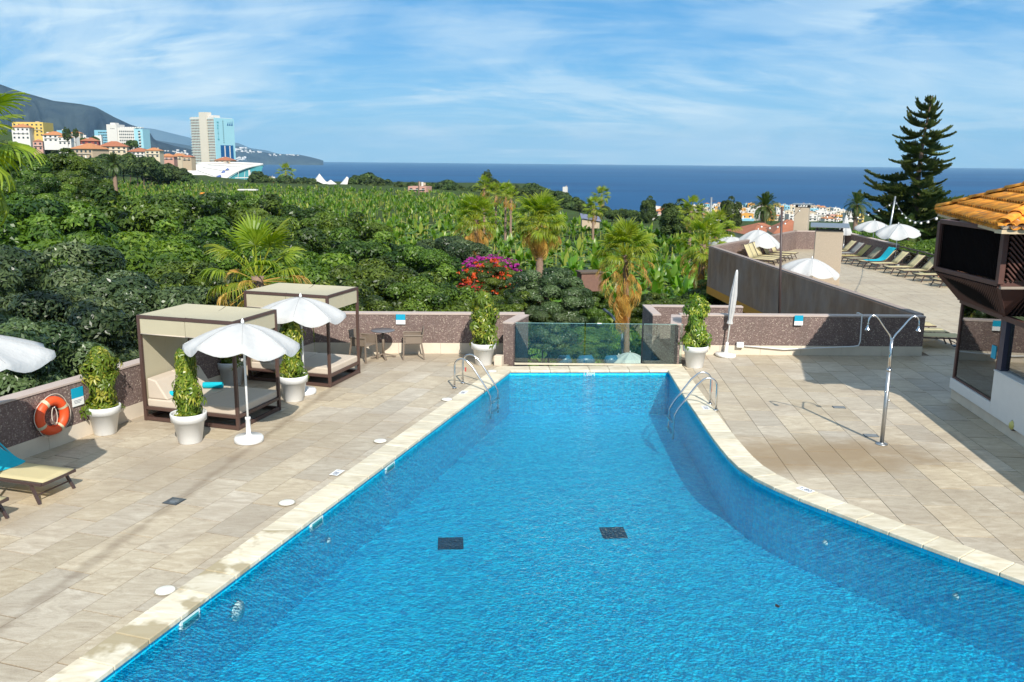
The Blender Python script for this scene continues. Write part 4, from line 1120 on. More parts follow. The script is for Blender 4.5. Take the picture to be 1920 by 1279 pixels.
spotsR = []
for px, py, lab, mt in rowR:
    o = ter_lounger(px, py, angR, lab, mt); spotsR.append(o)
o = spotsR[4]; T0 = Matrix.Translation(o.location) @ Matrix.Rotation(angR, 4, 'Z')
rows = []
for u, z in ((.25, .352), (.75, .352), (1.17, .358), (1.42, .69), (1.66, 1.02), (1.70, 1.0), (1.72, .85)):
    rows.append([T0 @ Vector((u, -.35 + .175 * j, z + .012 * math.sin(j * 2 + u * 7))) for j in range(5)])
drape('towel', 'turquoise towel spread the full length of an upper terrace lounger', rows)
# left group
g0_, g1_ = G(1497, 474, .33), G(1452, 471, .33); angL = math.atan2(g1_.y - g0_.y, g1_.x - g0_.x)
for i, (px, py) in enumerate(((1452, 487), (1459, 484.5), (1467, 481.5), (1480, 478), (1493, 474.5))):
    ter_lounger(px, py, angL, ('cream lounger nearest the dark parapet in the left terrace group', 'second cream lounger from the dark parapet in the left terrace group', 'middle cream lounger of the left terrace group', 'second cream lounger from the tall chimney in the left terrace group', 'cream lounger nearest the tall chimney in the left terrace group')[i], back=R(62), grp='left group of loungers on the upper terrace')
def ter_par(label, px, ptop, pw, pybase, tilt, rise=.36, kind='o', yoff=None):
    q = G(px, pybase); sc_ = FPX / q.y
    top = at(px, ptop, q.y).z; r = pw / 2 / sc_ * 1.02
    return umbrella_open(label, q.x, q.y, top, r, rise * r, tilt, random.uniform(0, 1), True, 'open parasols on the upper terrace')
ter_par('open white parasol against the dark parapet at the far left corner of the terrace', 1369, 442, 78, 484, (0, 0), .38)
ter_par('low open white parasol partly behind the tall one at the left terrace group', 1388, 451, 72, 482, (0, 0), .30)
ter_par('tall round open parasol with a beige panel over the left group of terrace loungers', 1418, 429, 82, 486, (0, 0), .60)
ter_par('open white parasol in front of the broad chimney beside the dark parapet', 1518, 482, 104, 545, (R(4), R(3)), .42)
ter_par('smaller open white parasol in the right row of terrace loungers', 1634, 412, 68, 478, (0, R(2)), .40)
ter_par('nearer open white parasol in the right row, left of the pine', 1677, 418, 80, 497, (0, R(-7)), .38)
q = G(1581, 470); t_ = umbrella_closed('half furled white parasol behind the broad chimney', q.x, q.y, 0, at(1584, 404, q.y).z, 1.15, .42, True, cone=True)
# reclining person, mostly hidden by the oriel
sk = plain('skin', (.50, .24, .14), .55); 
o = spotsR[9]; T0 = Matrix.Translation(o.location) @ Matrix.Rotation(angR, 4, 'Z')
def person_lying():
    me = bpy.data.meshes.new('person'); b = bmesh.new()
    J = {'pel': (1.05, 0, .46), 'bel': (1.22, 0, .56), 'che': (1.42, 0, .80), 'nek': (1.54, 0, .98), 'hd0': (1.58, 0, 1.07), 'hd1': (1.62, 0, 1.20),
         'hL': (1.02, .10, .45), 'kL': (.62, .13, .78), 'aL': (.36, .12, .42), 'tL': (.20, .12, .40), 'hR': (1.02, -.10, .45), 'kR': (.60, -.12, .62), 'aR': (.26, -.12, .42), 'tR': (.12, -.12, .50),
         'sL': (1.44, .19, .84), 'eL': (1.22, .30, .62), 'wL': (1.02, .22, .50), 'sR': (1.44, -.19, .84), 'eR': (1.22, -.30, .62), 'wR': (1.02, -.22, .50), 'fL': (.94, .19, .48), 'fR': (.94, -.19, .48)}
    Rr = {'pel': .14, 'bel': .12, 'che': .15, 'nek': .055, 'hd0': .08, 'hd1': .085, 'hL': .10, 'kL': .065, 'aL': .042, 'tL': .03, 'hR': .10, 'kR': .065, 'aR': .042, 'tR': .03, 'sL': .06, 'eL': .045, 'wL': .03, 'sR': .06, 'eR': .045, 'wR': .03, 'fL': .022, 'fR': .022}
    E_ = [('pel', 'bel'), ('bel', 'che'), ('che', 'nek'), ('nek', 'hd0'), ('hd0', 'hd1'), ('pel', 'hL'), ('hL', 'kL'), ('kL', 'aL'), ('aL', 'tL'), ('pel', 'hR'), ('hR', 'kR'), ('kR', 'aR'), ('aR', 'tR'), ('che', 'sL'), ('sL', 'eL'), ('eL', 'wL'), ('wL', 'fL'), ('che', 'sR'), ('sR', 'eR'), ('eR', 'wR'), ('wR', 'fR')]
    vv = {k: b.verts.new(v) for k, v in J.items()}
    for a_, c_ in E_: b.edges.new((vv[a_], vv[c_]))
    b.to_mesh(me); b.free(); me.materials.append(sk)
    ob = link('person', me); md = ob.modifiers.new('skin', 'SKIN')
    for i, k in enumerate(J):
        sv = me.skin_vertices[0].data[i]; sv.radius = (Rr[k], Rr[k]); sv.use_root = (k == 'pel')
    s = ob.modifiers.new('sub', 'SUBSURF'); s.levels = 2; s.render_levels = 2
    ob.matrix_world = T0; return ob
pe = person_lying(); tag(pe, 'person lying with bent knees on a lounger behind the timber oriel', 'person')
hair = MB(); hair.smooth = True; hair.lathe([(0, .10), (.07, .08), (.098, .02), (.09, -.05), (.06, -.09)], 14, (1.645, 0, 1.21)); hair.build('hair', plain('brown_hair', (.06, .03, .02), .7), pe)
sh = MB(); sh.smooth = True; sh.tube([(.98, 0, .45), (1.12, 0, .49)], [.17, .155], 14); sh.build('swim_shorts', plain('dark_shorts', (.03, .04, .07), .8), pe)
# loungers just behind the parapet end
for k, (px, py, lab) in enumerate(((1800, 628, 'cream lounger with its back lowered just beyond the end of the long parapet'), (1772, 618, 'second flat lounger beyond the end of the long parapet, behind the first'), (1748, 606, 'third flat lounger beyond the end of the long parapet, only its edge in view'))):
    q = G(px, py, .36); lounger(lab, (q.x, q.y), math.pi - R(6), R(3), group='flat loungers behind the long parapet')
q = G(1787, 676, .02); tag(MB().lathe([(0, .5), (.2, .5), (.21, .52), (0, .525)], 20, (q.x + .15, q.y, -.1)).build('side_table', M_GRATE), 'dark round low table at the foot of the glass screen', 'table')
tb = bpy.data.objects['side_table']; MB().tube([(q.x + .15, q.y, 0), (q.x + .15, q.y, .41)], .03, 8).build('pedestal', M_GRATE, tb)
# posts and string lights
def pole(name, label, a, b, r, mat, cat='pole'):
    return tag(MB().tube([a, b], [r * 1.15, r], 8).build(name, mat), label, cat)
pa, pb = at(1460, 640, 26.2), at(1466, 388, 26.2)
pole('flag_pole', 'tall thin dark pole standing before the dark terrace wall', pa, pb, .035, M_DARKMETAL)
pc, pd = at(1660, 456, 54), at(1679, 368, 54)
pole('light_pole', 'pale pole carrying string lights behind the terrace parasols', Vector((pd.x - .3, 54, -.5)), pd, .055, M_GALV)
pe_, pf = at(1330, 500, 95), at(1334, 370, 95)
up = thing('utility_pole', 'grey utility pole with a small crossarm rising from the banana plants', 'utility pole', (pe_.x, 95, -9.5))
MB().tube([(0, 0, 0), (pf.x - pe_.x, 0, pf.z + 9.5)], [.16, .11], 8).build('shaft', M_GALV, up)
for dz in (.4, 1.6, 2.2): MB().beam((pf.x - pe_.x - .1, 0, pf.z + 9.5 - dz), (pf.x - pe_.x + .5, 0, pf.z + 9.5 - dz), .07, .07).build('crossarm', M_DARKMETAL, up)
wires = thing('string_lights', 'string of small round bulbs hung from the pale pole to the tiled roof and chimney', 'string lights', (0, 0, 0))
bulbm = plain('clear_bulb', (.80, .80, .76), .15)
bulb_me = MB().lathe([(0, .055), (.04, .04), (.055, 0), (.04, -.04), (0, -.055)], 8).mesh('bulb', bulbm)
def strand(a, b, sag, k):
    P = [Vector(a).lerp(Vector(b), i / 20) - Vector((0, 0, sag * 4 * (i / 20) * (1 - i / 20))) for i in range(21)]
    MB().tube(P, .012, 4).build('cord', M_DARKMETAL, wires)
    for j in range(k):
        s = (j + .5) / k * 20; i = int(s); p_ = P[i].lerp(P[min(i + 1, 20)], s - i); link('bulb', bulb_me, wires, p_ - Vector((0, 0, .06)))
ch1 = Vector((c1.x, 54, 2.6)); rf = at(1790, 440, 38)
strand(pd - Vector((0, 0, .2)), at(1765, 402, 30), .7, 9)
strand(pd - Vector((0, 0, .3)), ch1, .9, 9)
strand(ch1, at(1420, 420, 44), .6, 6)

# ---------------------------------------------------------------- pavilion
M_WOOD = M_DARKWOOD
M_NET = plain('black_insect_net', (.006, .004, .004), .95, spec=.08)
def m_rooftile():
    a = N('clay_tile'); v = a.pos(); f = a.noise(v, 7, 5)
    c = a.ramp(f, [(.25, (.55, .16, .02)), (.5, (.80, .30, .035)), (.75, (.92, .42, .06))])
    c = a.hsv(c, v=a.ma('ADD', .62, a.ma('MULTIPLY', a.rnd(), .6)))
    c = a.mix(a.ramp(a.noise(v, 5.2, 5), [(.50, 0.0), (.70, .75)]), c, (.20, .12, .06))
    return a.done(a.pr(c, .92, 0, a.bump(a.noise(v, 60, 3), .25, .004), .3))
M_CLAY = m_rooftile()
M_MORTAR = plain('roof_mortar', (.45, .36, .26), .9, var=.2)
pv = thing('oriel_pavilion', 'dark timber pavilion with overhanging lattice oriel and orange barrel-tile hipped roof', 'pavilion', (9.8, 18.75, 0), 0)
PO = Vector((9.8, 18.75, 0))
def rl_(p): return Vector(p) - PO
bd = Vector((9.42 - 9.79, 15.14 - 18.74)).normalized(); bn = Vector((-bd.y, bd.x))  # bd runs towards the camera, bn to +x side
Wb = Vector((9.79, 18.74))
def wp(s, o, z): q = Wb + bd * s + bn * o; return Vector((q.x, q.y, z))
def slab(nm, s0, s1, o0, o1, z0, z1, mt, bv=.01):
    return MB().prism([tuple(rl_(wp(s, o, 0))[:2]) for s, o in ((s0, o0), (s1, o0), (s1, o1), (s0, o1))], z0, z1).build(nm, mt, pv, bevel=bv)
LED = .47
s1_ = 2.05
slab('plinth', -.02, 11, .06, .4, 0, .24, M_PLINTH)
slab('ledge_wall', 0, s1_, 0, .34, .242, LED, M_PAINT)
slab('ledge_return', -.0, .30, .342, 5.0, .0, LED, M_PAINT)
slab('block_wall', s1_ + .002, 11, -.0, .50, .242, 1.12, M_PAINT)
slab('block_cap', s1_ - .01, 11, -.012, .52, 1.122, 1.15, M_PAINT)
slab('floor_inside', .3, 11, .5, 5.0, -.01, .02, M_TILE)
# window frame of the glass screen
zt = 2.20
def bar(nm, a, b, w=.06, h=.06, mt=M_WOOD): return MB().beam(rl_(a), rl_(b), w, h).build(nm, mt, pv)
bar('corner_post', wp(.04, .08, LED), wp(.04, .08, zt), .07, .07)
bar('corner_post', wp(2.12, .12, 1.15), wp(2.12, .12, zt), .15, .15, plain('blue_black_post', (.045, .045, .075), .35))
bar('mullion', wp(s1_ - .06, .08, LED), wp(s1_ - .06, .08, zt), .05, .05)
bar('sill', wp(.04, .08, LED + .02), wp(s1_, .08, LED + .02), .06, .04)
bar('head_beam', wp(-.05, .08, zt), wp(9, .08, zt), .10, .10)
bar('pane', wp(.08, .08, (LED + zt) / 2), wp(s1_ - .09, .08, (LED + zt) / 2), .012, zt - LED - .12, M_GLASS2)
bar('pane', wp(2.22, .14, (1.15 + zt) / 2), wp(4.4, .14, (1.15 + zt) / 2), .012, zt - 1.15 - .1, M_GLASS2)
bar('mullion', wp(4.45, .12, 1.15), wp(4.45, .12, zt), .10, .10)
bar('pane', wp(4.5, .14, (1.15 + zt) / 2), wp(8.5, .14, (1.15 + zt) / 2), .012, zt - 1.15 - .1, M_GLASS2)
# end pane turning away
bar('pane', wp(.04, .14, (LED + zt) / 2), wp(.04, 4.6, (LED + zt) / 2), .012, zt - LED - .1, M_GLASS2)
tag(MB().box((0, 0, 0), (.012, .16, .26)).build('window_sticker', M_SIGNBLUE), 'small turquoise sticker on the glass screen of the pavilion', 'sticker')
sp_ = wp(1.80, .06, 1.45); bpy.data.objects['window_sticker'].location = sp_
# oriel box
O = [Vector((9.05, 18.4)), Vector((9.07, 16.0)), Vector((12.6, 16.2)), Vector((12.6, 18.6))]
zb, ztp = 2.95, 3.95
def ob(nm, i, j, z, w=.09, h=.09, t0=0.0, t1=1.0, mt=M_WOOD):
    a = O[i].lerp(O[j], t0); b = O[i].lerp(O[j], t1); return MB().beam(rl_((a.x, a.y, z)), rl_((b.x, b.y, z)), w, h).build(nm, mt, pv, bevel=.008)
for i in range(4):
    MB().box(rl_((O[i].x, O[i].y, (zb + ztp) / 2)), (.11, .11, ztp - zb)).build('oriel_post', M_WOOD, pv, bevel=.01)
for i, j in ((0, 1), (1, 2), (2, 3), (3, 0)):
    ob('oriel_rail', i, j, zb); ob('oriel_rail', i, j, ztp)
MB().prism([tuple(rl_((o.x, o.y, 0))[:2]) for o in (O[0] + Vector((.04, -.04)), O[1] + Vector((.04, .04)), O[2], O[3])], zb + .05, ztp - .05).build('net_screen', M_NET, pv)
# fine rods before the net on the long side
rod = MB()
for k in range(46):
    p_ = O[0].lerp(O[1], (k + .5) / 46); rod.beam(rl_((p_.x - .0, p_.y, zb)), rl_((p_.x, p_.y, ztp)), .008, .008)
tag(rod.build('screen_rods', M_NET, pv), kind='stuff')
# lattice laths on the side facing the camera
def laths(nm, a, b, c_, d_, n, w, mt=M_WOOD, diag=True, dep=.02):
    """laths across the quad a(bottom left) b(bottom right) c(top right) d(top left)"""
    a, b, c_, d_ = map(Vector, (a, b, c_, d_)); nrm = (b - a).cross(d_ - a).normalized()
    P = lambda u, v: a.lerp(b, u).lerp(d_.lerp(c_, u), v)
    asp = (b - a).length / (d_ - a).length
    for k in range(n):
        if diag:
            c0_ = -1 + (k + .5) / n * (1 + asp)        # x + y = const in height units
            u0, v0 = c0_ + 1, 1.0; u1, v1 = c0_ + 1 - 0, 1
            x0 = c0_; y0 = 1.0; x1 = c0_ + 1.0; y1 = 0.0
            if x0 < 0: y0 = 1 + x0; x0 = 0
            if x1 > asp: y1 = (x1 - asp); x1 = asp
            if y0 <= y1: continue
            p_, q_ = P(x0 / asp, y0), P(x1 / asp, y1)
        else: p_, q_ = P((k + .5) / n, 0), P((k + .5) / n, 1)
        MB().beam(p_ + nrm * dep, q_ + nrm * dep, w, w * .6).build(nm, mt, pv)
lo = [rl_((O[1].x + .07, O[1].y - .05, zb + .06)), rl_((O[2].x - .07, O[2].y - .05, zb + .06)), rl_((O[2].x - .07, O[2].y - .05, ztp - .06)), rl_((O[1].x + .07, O[1].y - .05, ztp - .06))]
laths('lath', *lo, 44, .045)
ob('bottom_moulding', 1, 2, zb - .07, .14, .05, 0, 1, plain('weathered_rail', (.30, .25, .20), .6))
# skirt under the oriel
S0, S1 = wp(-.05, .02, zt + .05), wp(2.12, .04, zt + .05); S2 = wp(2.16, 3.3, zt + .05)
def quad(nm, pts, mt, th=.02):
    m = MB(); m.add([rl_(p) for p in pts], [tuple(range(len(pts)))]); o = m.build(nm, mt, pv); s = o.modifiers.new('s', 'SOLIDIFY'); s.thickness = th; s.offset = -1; return o
ba, bb, bc = Vector((O[0].x, O[0].y, zb - .05)), Vector((O[1].x, O[1].y, zb - .05)), Vector((O[2].x, O[2].y, zb - .05))
quad('skirt_board', [ba, bb, S1, S0], M_NET); laths('skirt_rib', rl_(S0), rl_(S1), rl_(bb), rl_(ba), 34, .022, diag=False, dep=-.03)
laths('skirt_rib', rl_(S0), rl_(S1), rl_(bb), rl_(ba), 34, .022, diag=False, dep=.03)
e1 = Vector((O[1].x + .62, O[1].y + .02, zb - .05))
quad('corner_board', [bb, e1, S1], M_WOOD); quad('skirt_board', [e1, bc, S2, S1], M_NET)
laths('skirt_rib', rl_(S1 + Vector((.06, 0, 0))), rl_(S2), rl_(bc), rl_(e1), 40, .03, diag=False, dep=.02); laths('skirt_rib', rl_(S1 + Vector((.06, 0, 0))), rl_(S2), rl_(bc), rl_(e1), 40, .03, diag=False, dep=-.02)
for p_, q_ in ((bb, S1), (e1, S1), (ba, S0)): MB().beam(rl_(p_), rl_(q_), .05, .05).build('arris', M_WOOD, pv)
MB().beam(rl_(S0), rl_(S1), .08, .06).build('arris', M_WOOD, pv)
# room above the glass
MB().prism([tuple(rl_(p)[:2]) for p in (wp(.1, 1.2, 0), wp(9, 1.2, 0), wp(9, 4.8, 0), wp(.1, 4.8, 0))], zt + .1, ztp - .06).build('upper_room', M_NET, pv)
MB().prism([tuple(rl_(p)[:2]) for p in (wp(.5, 4.7, 0), wp(9, 4.7, 0), wp(9, 4.9, 0), wp(.5, 4.9, 0))], 0, zt).build('back_wall', M_PAINT, pv)
# hipped roof of the oriel: barrel tiles
E0 = G(1758, 396, 4.05); E1 = G(1880, 427, 4.05); print('eaves', E0, E1); AP = Vector((11.6, (E0.y + E1.y) / 2, 4.98))
E2 = Vector((14.2, E1.y + .1, 4.05)); E3 = Vector((14.2, E0.y, 4.05))
half = MB(); half.smooth = True
def barrel(m, p, q, r, up=True, n=7):
    p = Vector(p); q = Vector(q); d = (q - p).normalized(); sd = d.cross(Vector((0, 0, 1))).normalized(); upv = sd.cross(d).normalized(); o = len(m.v); sg = 1 if up else -1
    for t_, rr in ((p, r * 1.08), (q, r * .88)):
        for k in range(n):
            a = math.pi * k / (n - 1); m.v.append(tuple(t_ + sd * rr * math.cos(a) + upv * rr * .62 * math.sin(a) * sg))
        for k in range(n):
            a = math.pi * k / (n - 1); m.v.append(tuple(t_ + sd * (rr - .014) * math.cos(a) + upv * (rr - .014) * .62 * math.sin(a) * sg))
    for k in range(n - 1):
        for f in ((o + k, o + k + 1, o + 2 * n + k + 1, o + 2 * n + k), (o + n + k + 1, o + n + k, o + 3 * n + k, o + 3 * n + k + 1), (o + k + 1, o + k, o + n + k, o + n + k + 1)):
            m.f.append(f); m.mi.append(m.cur); m.sm.append(True)
def slope(a, b, top, step=.19, tl=.42, parts=True):
    """tiles run up from the eave a->b to the apex line; triangle slope"""
    a, b, top = Vector(a), Vector(b), Vector(top); d = (b - a); L = d.length; d.normalize(); n_ = d.cross(top - a).normalized()
    if n_.z < 0: n_ = -n_
    upd = n_.cross(d).normalized()
    if upd.z < 0: upd = -upd
    ta = (top - a); tx = ta.dot(d); ty = ta.dot(upd)
    k = int(L / step); 
    quadm = MB(); quadm.add([rl_(a - n_ * .03), rl_(b - n_ * .03), rl_(top - n_ * .03)], [(0, 1, 2)]); o = quadm.build('roof_deck', M_MORTAR, pv); s = o.modifiers.new('s', 'SOLIDIFY'); s.thickness = .07
    for i in range(k):
        x = (i + .5) * L / k; mx = ty * (x / tx if x < tx else (L - x) / (L - tx)); j = 0
        y = -.06
        while y < mx - .05:
            y1 = min(y + tl + .06, mx)
            for up, dx, r, lift in ((False, L / k / 2, .085, .012), (True, 0, .088, .035)):
                if x + dx > L - .05: continue
                m = MB(); m.smooth = True
                p_ = a + d * (x + dx) + upd * y + n_ * (lift + .022); q_ = a + d * (x + dx) + upd * y1 + n_ * (lift - .022)
                barrel(m, rl_(p_), rl_(q_), r, up); m.build('roof_tile', M_CLAY, pv)
            y += tl; j += 1
slope(E1, E0, AP); slope(E2, E1, AP)
for a, b in ((E1, AP), (E0, AP)):
    d = (b - a); n_ = 8
    for k in range(n_):
        m = MB(); p_ = a + d * (k / n_) + Vector((0, 0, .10)); q_ = a + d * ((k + 1.12) / n_) + Vector((0, 0, .075)); barrel(m, rl_(p_), rl_(q_), .115, True, 9); m.build('hip_tile', M_CLAY, pv)
quadm = MB(); quadm.add([rl_(E0), rl_(E3), rl_(AP)], [(0, 1, 2)]); o = quadm.build('roof_deck', M_CLAY, pv); s = o.modifiers.new('s', 'SOLIDIFY'); s.thickness = .08
quadm = MB(); quadm.add([rl_(E2), rl_(E3), rl_(AP)], [(0, 1, 2)]); o = quadm.build('roof_deck', M_CLAY, pv); s = o.modifiers.new('s', 'SOLIDIFY'); s.thickness = .08
for a, b in ((E0, E1), (E1, E2)):
    v_ = Vector((.13, 0, -.075)) if a is E0 else Vector((0, .13, -.075))
    MB().beam(rl_(a + v_), rl_(b + v_), .22, .07).build('eave_board', plain('cream_eave', (.58, .45, .28), .7), pv)
# wall lamp
q = G(1873, 800, .18); lp = wp(3.05, .02, .3); t = thing('wall_lamp', 'small oval yellow-glassed lamp low on the pavilion wall', 'lamp', lp, math.atan2(bd.y, bd.x))
m = MB(); m.smooth = True; m.lathe([(0, .07), (.06, .06), (.09, .02), (.09, 0)], 20); m.v = [(x * .8, -z, y) for x, y, z in m.v]; m.build('lens', M_LAMP, t)
m = MB(); m.lathe([(0, .02), (.105, .02), (.11, 0), (.11, -.04)], 20); m.v = [(x * .85, -z, y) for x, y, z in m.v]; m.build('housing', M_DARKMETAL, t)
# rest of the hotel wing outside the frame on the right (it throws the big shade on the deck)
hw = thing('hotel_wing', 'white hotel wing with tiled eaves right of the pavilion, outside the picture', 'building', (0, 0, 0))
ev = [(9.8, 15.55), (9.62, 14.85), (10.33, 14.6), (10.63, 13.3), (10.72, 12.4), (10.52, 10.8), (10.8, 10.1), (11.4, 9.2), (11.6, 2.0), (16, 2.0), (16, 15.55)]
MB().prism([(x + .35, y - .1) if x < 12 else (x, y) for x, y in ev], 1.2, 3.9).build('wall', M_PAINT, hw)
MB().prism(ev, 3.92, 4.06).build('roof', M_CLAY, hw)

# ---------------------------------------------------------------- lower garden seen through the glass
def low(px, py, z): return G(px, py, z)
t_ = umbrella_open('white parasol on the lower garden terrace seen through the glass barrier', at(1181, 672, 40).x, 40, 2.3, .86, .46, (R(2), 0), .3, True, z0=at(1181, 659, 40).z - 2.3)
t_ = umbrella_open('second pale parasol of the lower terrace behind the first, only its left edge in view', at(1160, 672, 41.5).x, 41.5, 2.2, .5, .34, (R(2), 0), .3, True, z0=at(1160, 664, 41.5).z - 2.2)
M_TEALCAR = plain('blue_cover', (.02, .11, .20), .35)  # blue rounded shapes stand in for vehicles on the lower level
for k, (px, w_, lab) in enumerate(((1058, 26, 'blue-covered sunbed at the lower left behind the glass'), (1098, 34, 'blue-covered sunbed in the middle behind the glass'), (1146, 26, 'blue-covered sunbed under the lower parasol'))):
    c = at(px, 680, 40); ww = w_ / FPX * 40
    t = thing('blue_vehicle', lab, 'vehicle', (c.x, c.y, c.z - .25), .1 * k)
    m = MB(); m.smooth = True; m.tube([(-ww / 2, 0, .25), (-ww * .3, 0, .34), (ww * .3, 0, .36), (ww / 2, 0, .26)], [.12, .26, .26, .10], 12); m.build('cover', M_TEALCAR, t)
    MB().box((0, 0, .05), (ww * .8, .5, .1)).build('frame', M_DARKMETAL, t)
# ---------------------------------------------------------------- vegetation
M_LEAF_DARK = leafmat('broad_leaf', (.022, .050, .007), (.115, .185, .018), .42, .28, (.21, .28, .035), .35)
M_LEAF_GREY = leafmat('greyish_leaf', (.026, .052, .016), (.11, .16, .055), .36, .22, (.22, .27, .14), .2)
M_LEAF_PALE = leafmat('fresh_leaf', (.045, .095, .008), (.15, .24, .02), .45, .35, (.26, .34, .05), .3)
M_LEAF_FAR = leafmat('far_leaf', (.022, .045, .012), (.08, .13, .022), .7, .2, (.14, .17, .04), .35)
M_BANANA = leafmat('banana_leaf', (.06, .14, .012), (.17, .31, .03), .34, .38, (.42, .44, .10), .3)
M_PALM = leafmat('palm_leaf', (.12, .20, .012), (.32, .38, .03), .45, .42, (.62, .50, .10), .25)
M_PALM_DARK = leafmat('dark_palm_leaf', (.035, .07, .015), (.10, .15, .03), .45, .25, (.2, .2, .05), .25)
M_DEAD = leafmat('dead_frond', (.32, .18, .05), (.72, .47, .13), .6, .45, (.9, .68, .24), .35)
M_PINE = leafmat('pine_needles', (.04, .075, .02), (.13, .165, .035), .6, .22, (.20, .20, .06), .2)
M_PINK = leafmat('magenta_bract', (.34, .015, .22), (.50, .05, .36), .5, .4, None, .1)
M_RED = leafmat('red_flower', (.50, .015, .01), (.75, .07, .03), .5, .4, None, .1)
M_BARK = plain('bark', (.12, .085, .06), .9, var=.3, scale=4, bump=.6, bscale=14)
M_PALMBARK = plain('palm_bark', (.26, .17, .12), .95, var=.45, scale=9, bump=1.0, bscale=16)
def unit(v): return v / np.linalg.norm(v, axis=1, keepdims=True)
def crown_mesh(name, seed, rad, nlobe, nleaf, ll, lw, mat, lobe_r=(.20, .36), bottom=-.55, spread=.9, inner=.10, droop=.25):
    """thousands of folded leaf blades set on lobes spread through a crown of radii rad"""
    g = np.random.default_rng(seed); rad = np.array(rad, float)
    d = unit(g.normal(size=(nlobe * 4, 3))); d = d[d[:, 2] > bottom][:nlobe]; nl = len(d)
    rr = g.uniform(.45, spread, nl) ** .8; rr[: nl // 2] = g.uniform(.72, .92, nl // 2)
    C = d * rr[:, None]; LR = g.uniform(*lobe_r, nl)
    tone = g.uniform(0, 1, nl)
    li = g.choice(nl, nleaf, p=LR ** 2 / (LR ** 2).sum())
    n = unit(g.normal(size=(nleaf, 3)) + d[li] * .6 + np.array([0, 0, .45]))
    sh = 1 - inner * 3 * g.uniform(0, 1, nleaf) ** 2
    P = (C[li] + n * (LR[li] * sh)[:, None] * np.array([1, 1, .75])) * rad
    nn = unit(n + g.normal(0, .42, (nleaf, 3)) + np.array([0, 0, .35]))
    u, w = rot_basis(nn); a = g.uniform(0, 2 * math.pi, nleaf)
    ax = u * np.cos(a)[:, None] + w * np.sin(a)[:, None]; ax[:, 2] -= droop; ax = unit(ax); sd = unit(np.cross(nn, ax))
    L = (ll * g.uniform(.65, 1.3, nleaf))[:, None]; W = (lw * g.uniform(.7, 1.25, nleaf))[:, None]
    V = np.stack([P - ax * L / 2, P + sd * W / 2 + nn * W * .12, P + ax * L / 2, P - sd * W / 2 + nn * W * .12], 1).reshape(-1, 3)
    F = np.arange(nleaf * 4).reshape(-1, 4)
    t = np.clip(.02 + .70 * tone[li] + g.normal(0, .16, nleaf), 0, 1)
    return npmesh(name, V, F, mat, t)
def limbs_mesh(seed, h, rad, r0=.28, n=9, z0=0.0):
    g = random.Random(seed); m = MB(); top = h
    P = [(0, 0, z0)]; x = y = 0
    for k in range(1, 6):
        x += g.uniform(-.25, .25); y += g.uniform(-.25, .25); P.append((x, y, z0 + (top - z0) * k / 5))
    m.tube(P, [r0 * (1.25 - .16 * k) for k in range(6)], 9)
    for k in range(n):
        b = Vector(P[3 + k % 3]); a = k * 2.4 + g.uniform(-.3, .3); e = g.uniform(.2, .9)
        q = b + Vector((math.cos(a) * rad * .35, math.sin(a) * rad * .35, rad * .2 * e)); s = b + Vector((math.cos(a) * rad * .6, math.sin(a) * rad * .6, rad * .3 * e))
        m.tube([b, (b + q) / 2 + Vector((0, 0, .2)), q, s], [r0 * .5, r0 * .36, r0 * .26, r0 * .1], 6)
    return m.mesh('trunk', M_BARK)
# crowns about 5 m in radius
big = [crown_mesh('crown', s, (5, 5, 4.2), 110, 62000, .25, .115, M_LEAF_DARK, lobe_r=(.11, .25), spread=.98) for s in (11, 12)]
bigG = [crown_mesh('crown', 21, (5, 5, 4.2), 105, 60000, .27, .11, M_LEAF_GREY, lobe_r=(.11, .25), spread=.98)]
midc = [crown_mesh('crown', s, (5, 5, 4.4), 100, 30000, .36, .17, M_LEAF_DARK, lobe_r=(.10, .24), spread=.98) for s in (31, 32)]
bigP = [crown_mesh('crown', 41, (5, 5, 3.8), 70, 26000, .34, .15, M_LEAF_PALE)]
farc = [crown_mesh('crown', s, (5, 5, 4.2), 34, 3000, 1.1, .6, M_LEAF_FAR, lobe_r=(.28, .45)) for s in (51, 52, 53)]
cone = [crown_mesh('crown', 61, (2.6, 2.6, 5.5), 60, 9000, .5, .25, M_LEAF_FAR, lobe_r=(.22, .4), bottom=-1)]
trunks = [limbs_mesh(s, 9.5, 5) for s in (1, 2)]
far_trunk = limbs_mesh(3, 8, 4, .25, 4)
GZ = -10.0
def tree(label, px, py, Y, r, me, grp=None, squash=1.0, tk=None, name='broadleaf_tree', c=None, zg=None, rz=None):
    c = c or at(px, py, Y); s = r / 5.0; zg = ground(c.x, c.y) if zg is None else zg
    t = thing(name, label, 'tree', (c.x, c.y, zg), random.uniform(0, 6.28) if rz is None else rz, grp)
    o = link('crown', me, t, (0, 0, c.z - zg)); o.scale = (s, s, s * squash); o.rotation_euler = (0, 0, 0)
    tr_ = link('trunk', tk or trunks[random.randrange(2)], t); k = (c.z - zg) / 9.5; tr_.scale = (max(s * .8, .12), max(s * .8, .12), max(k, .15))
    return t
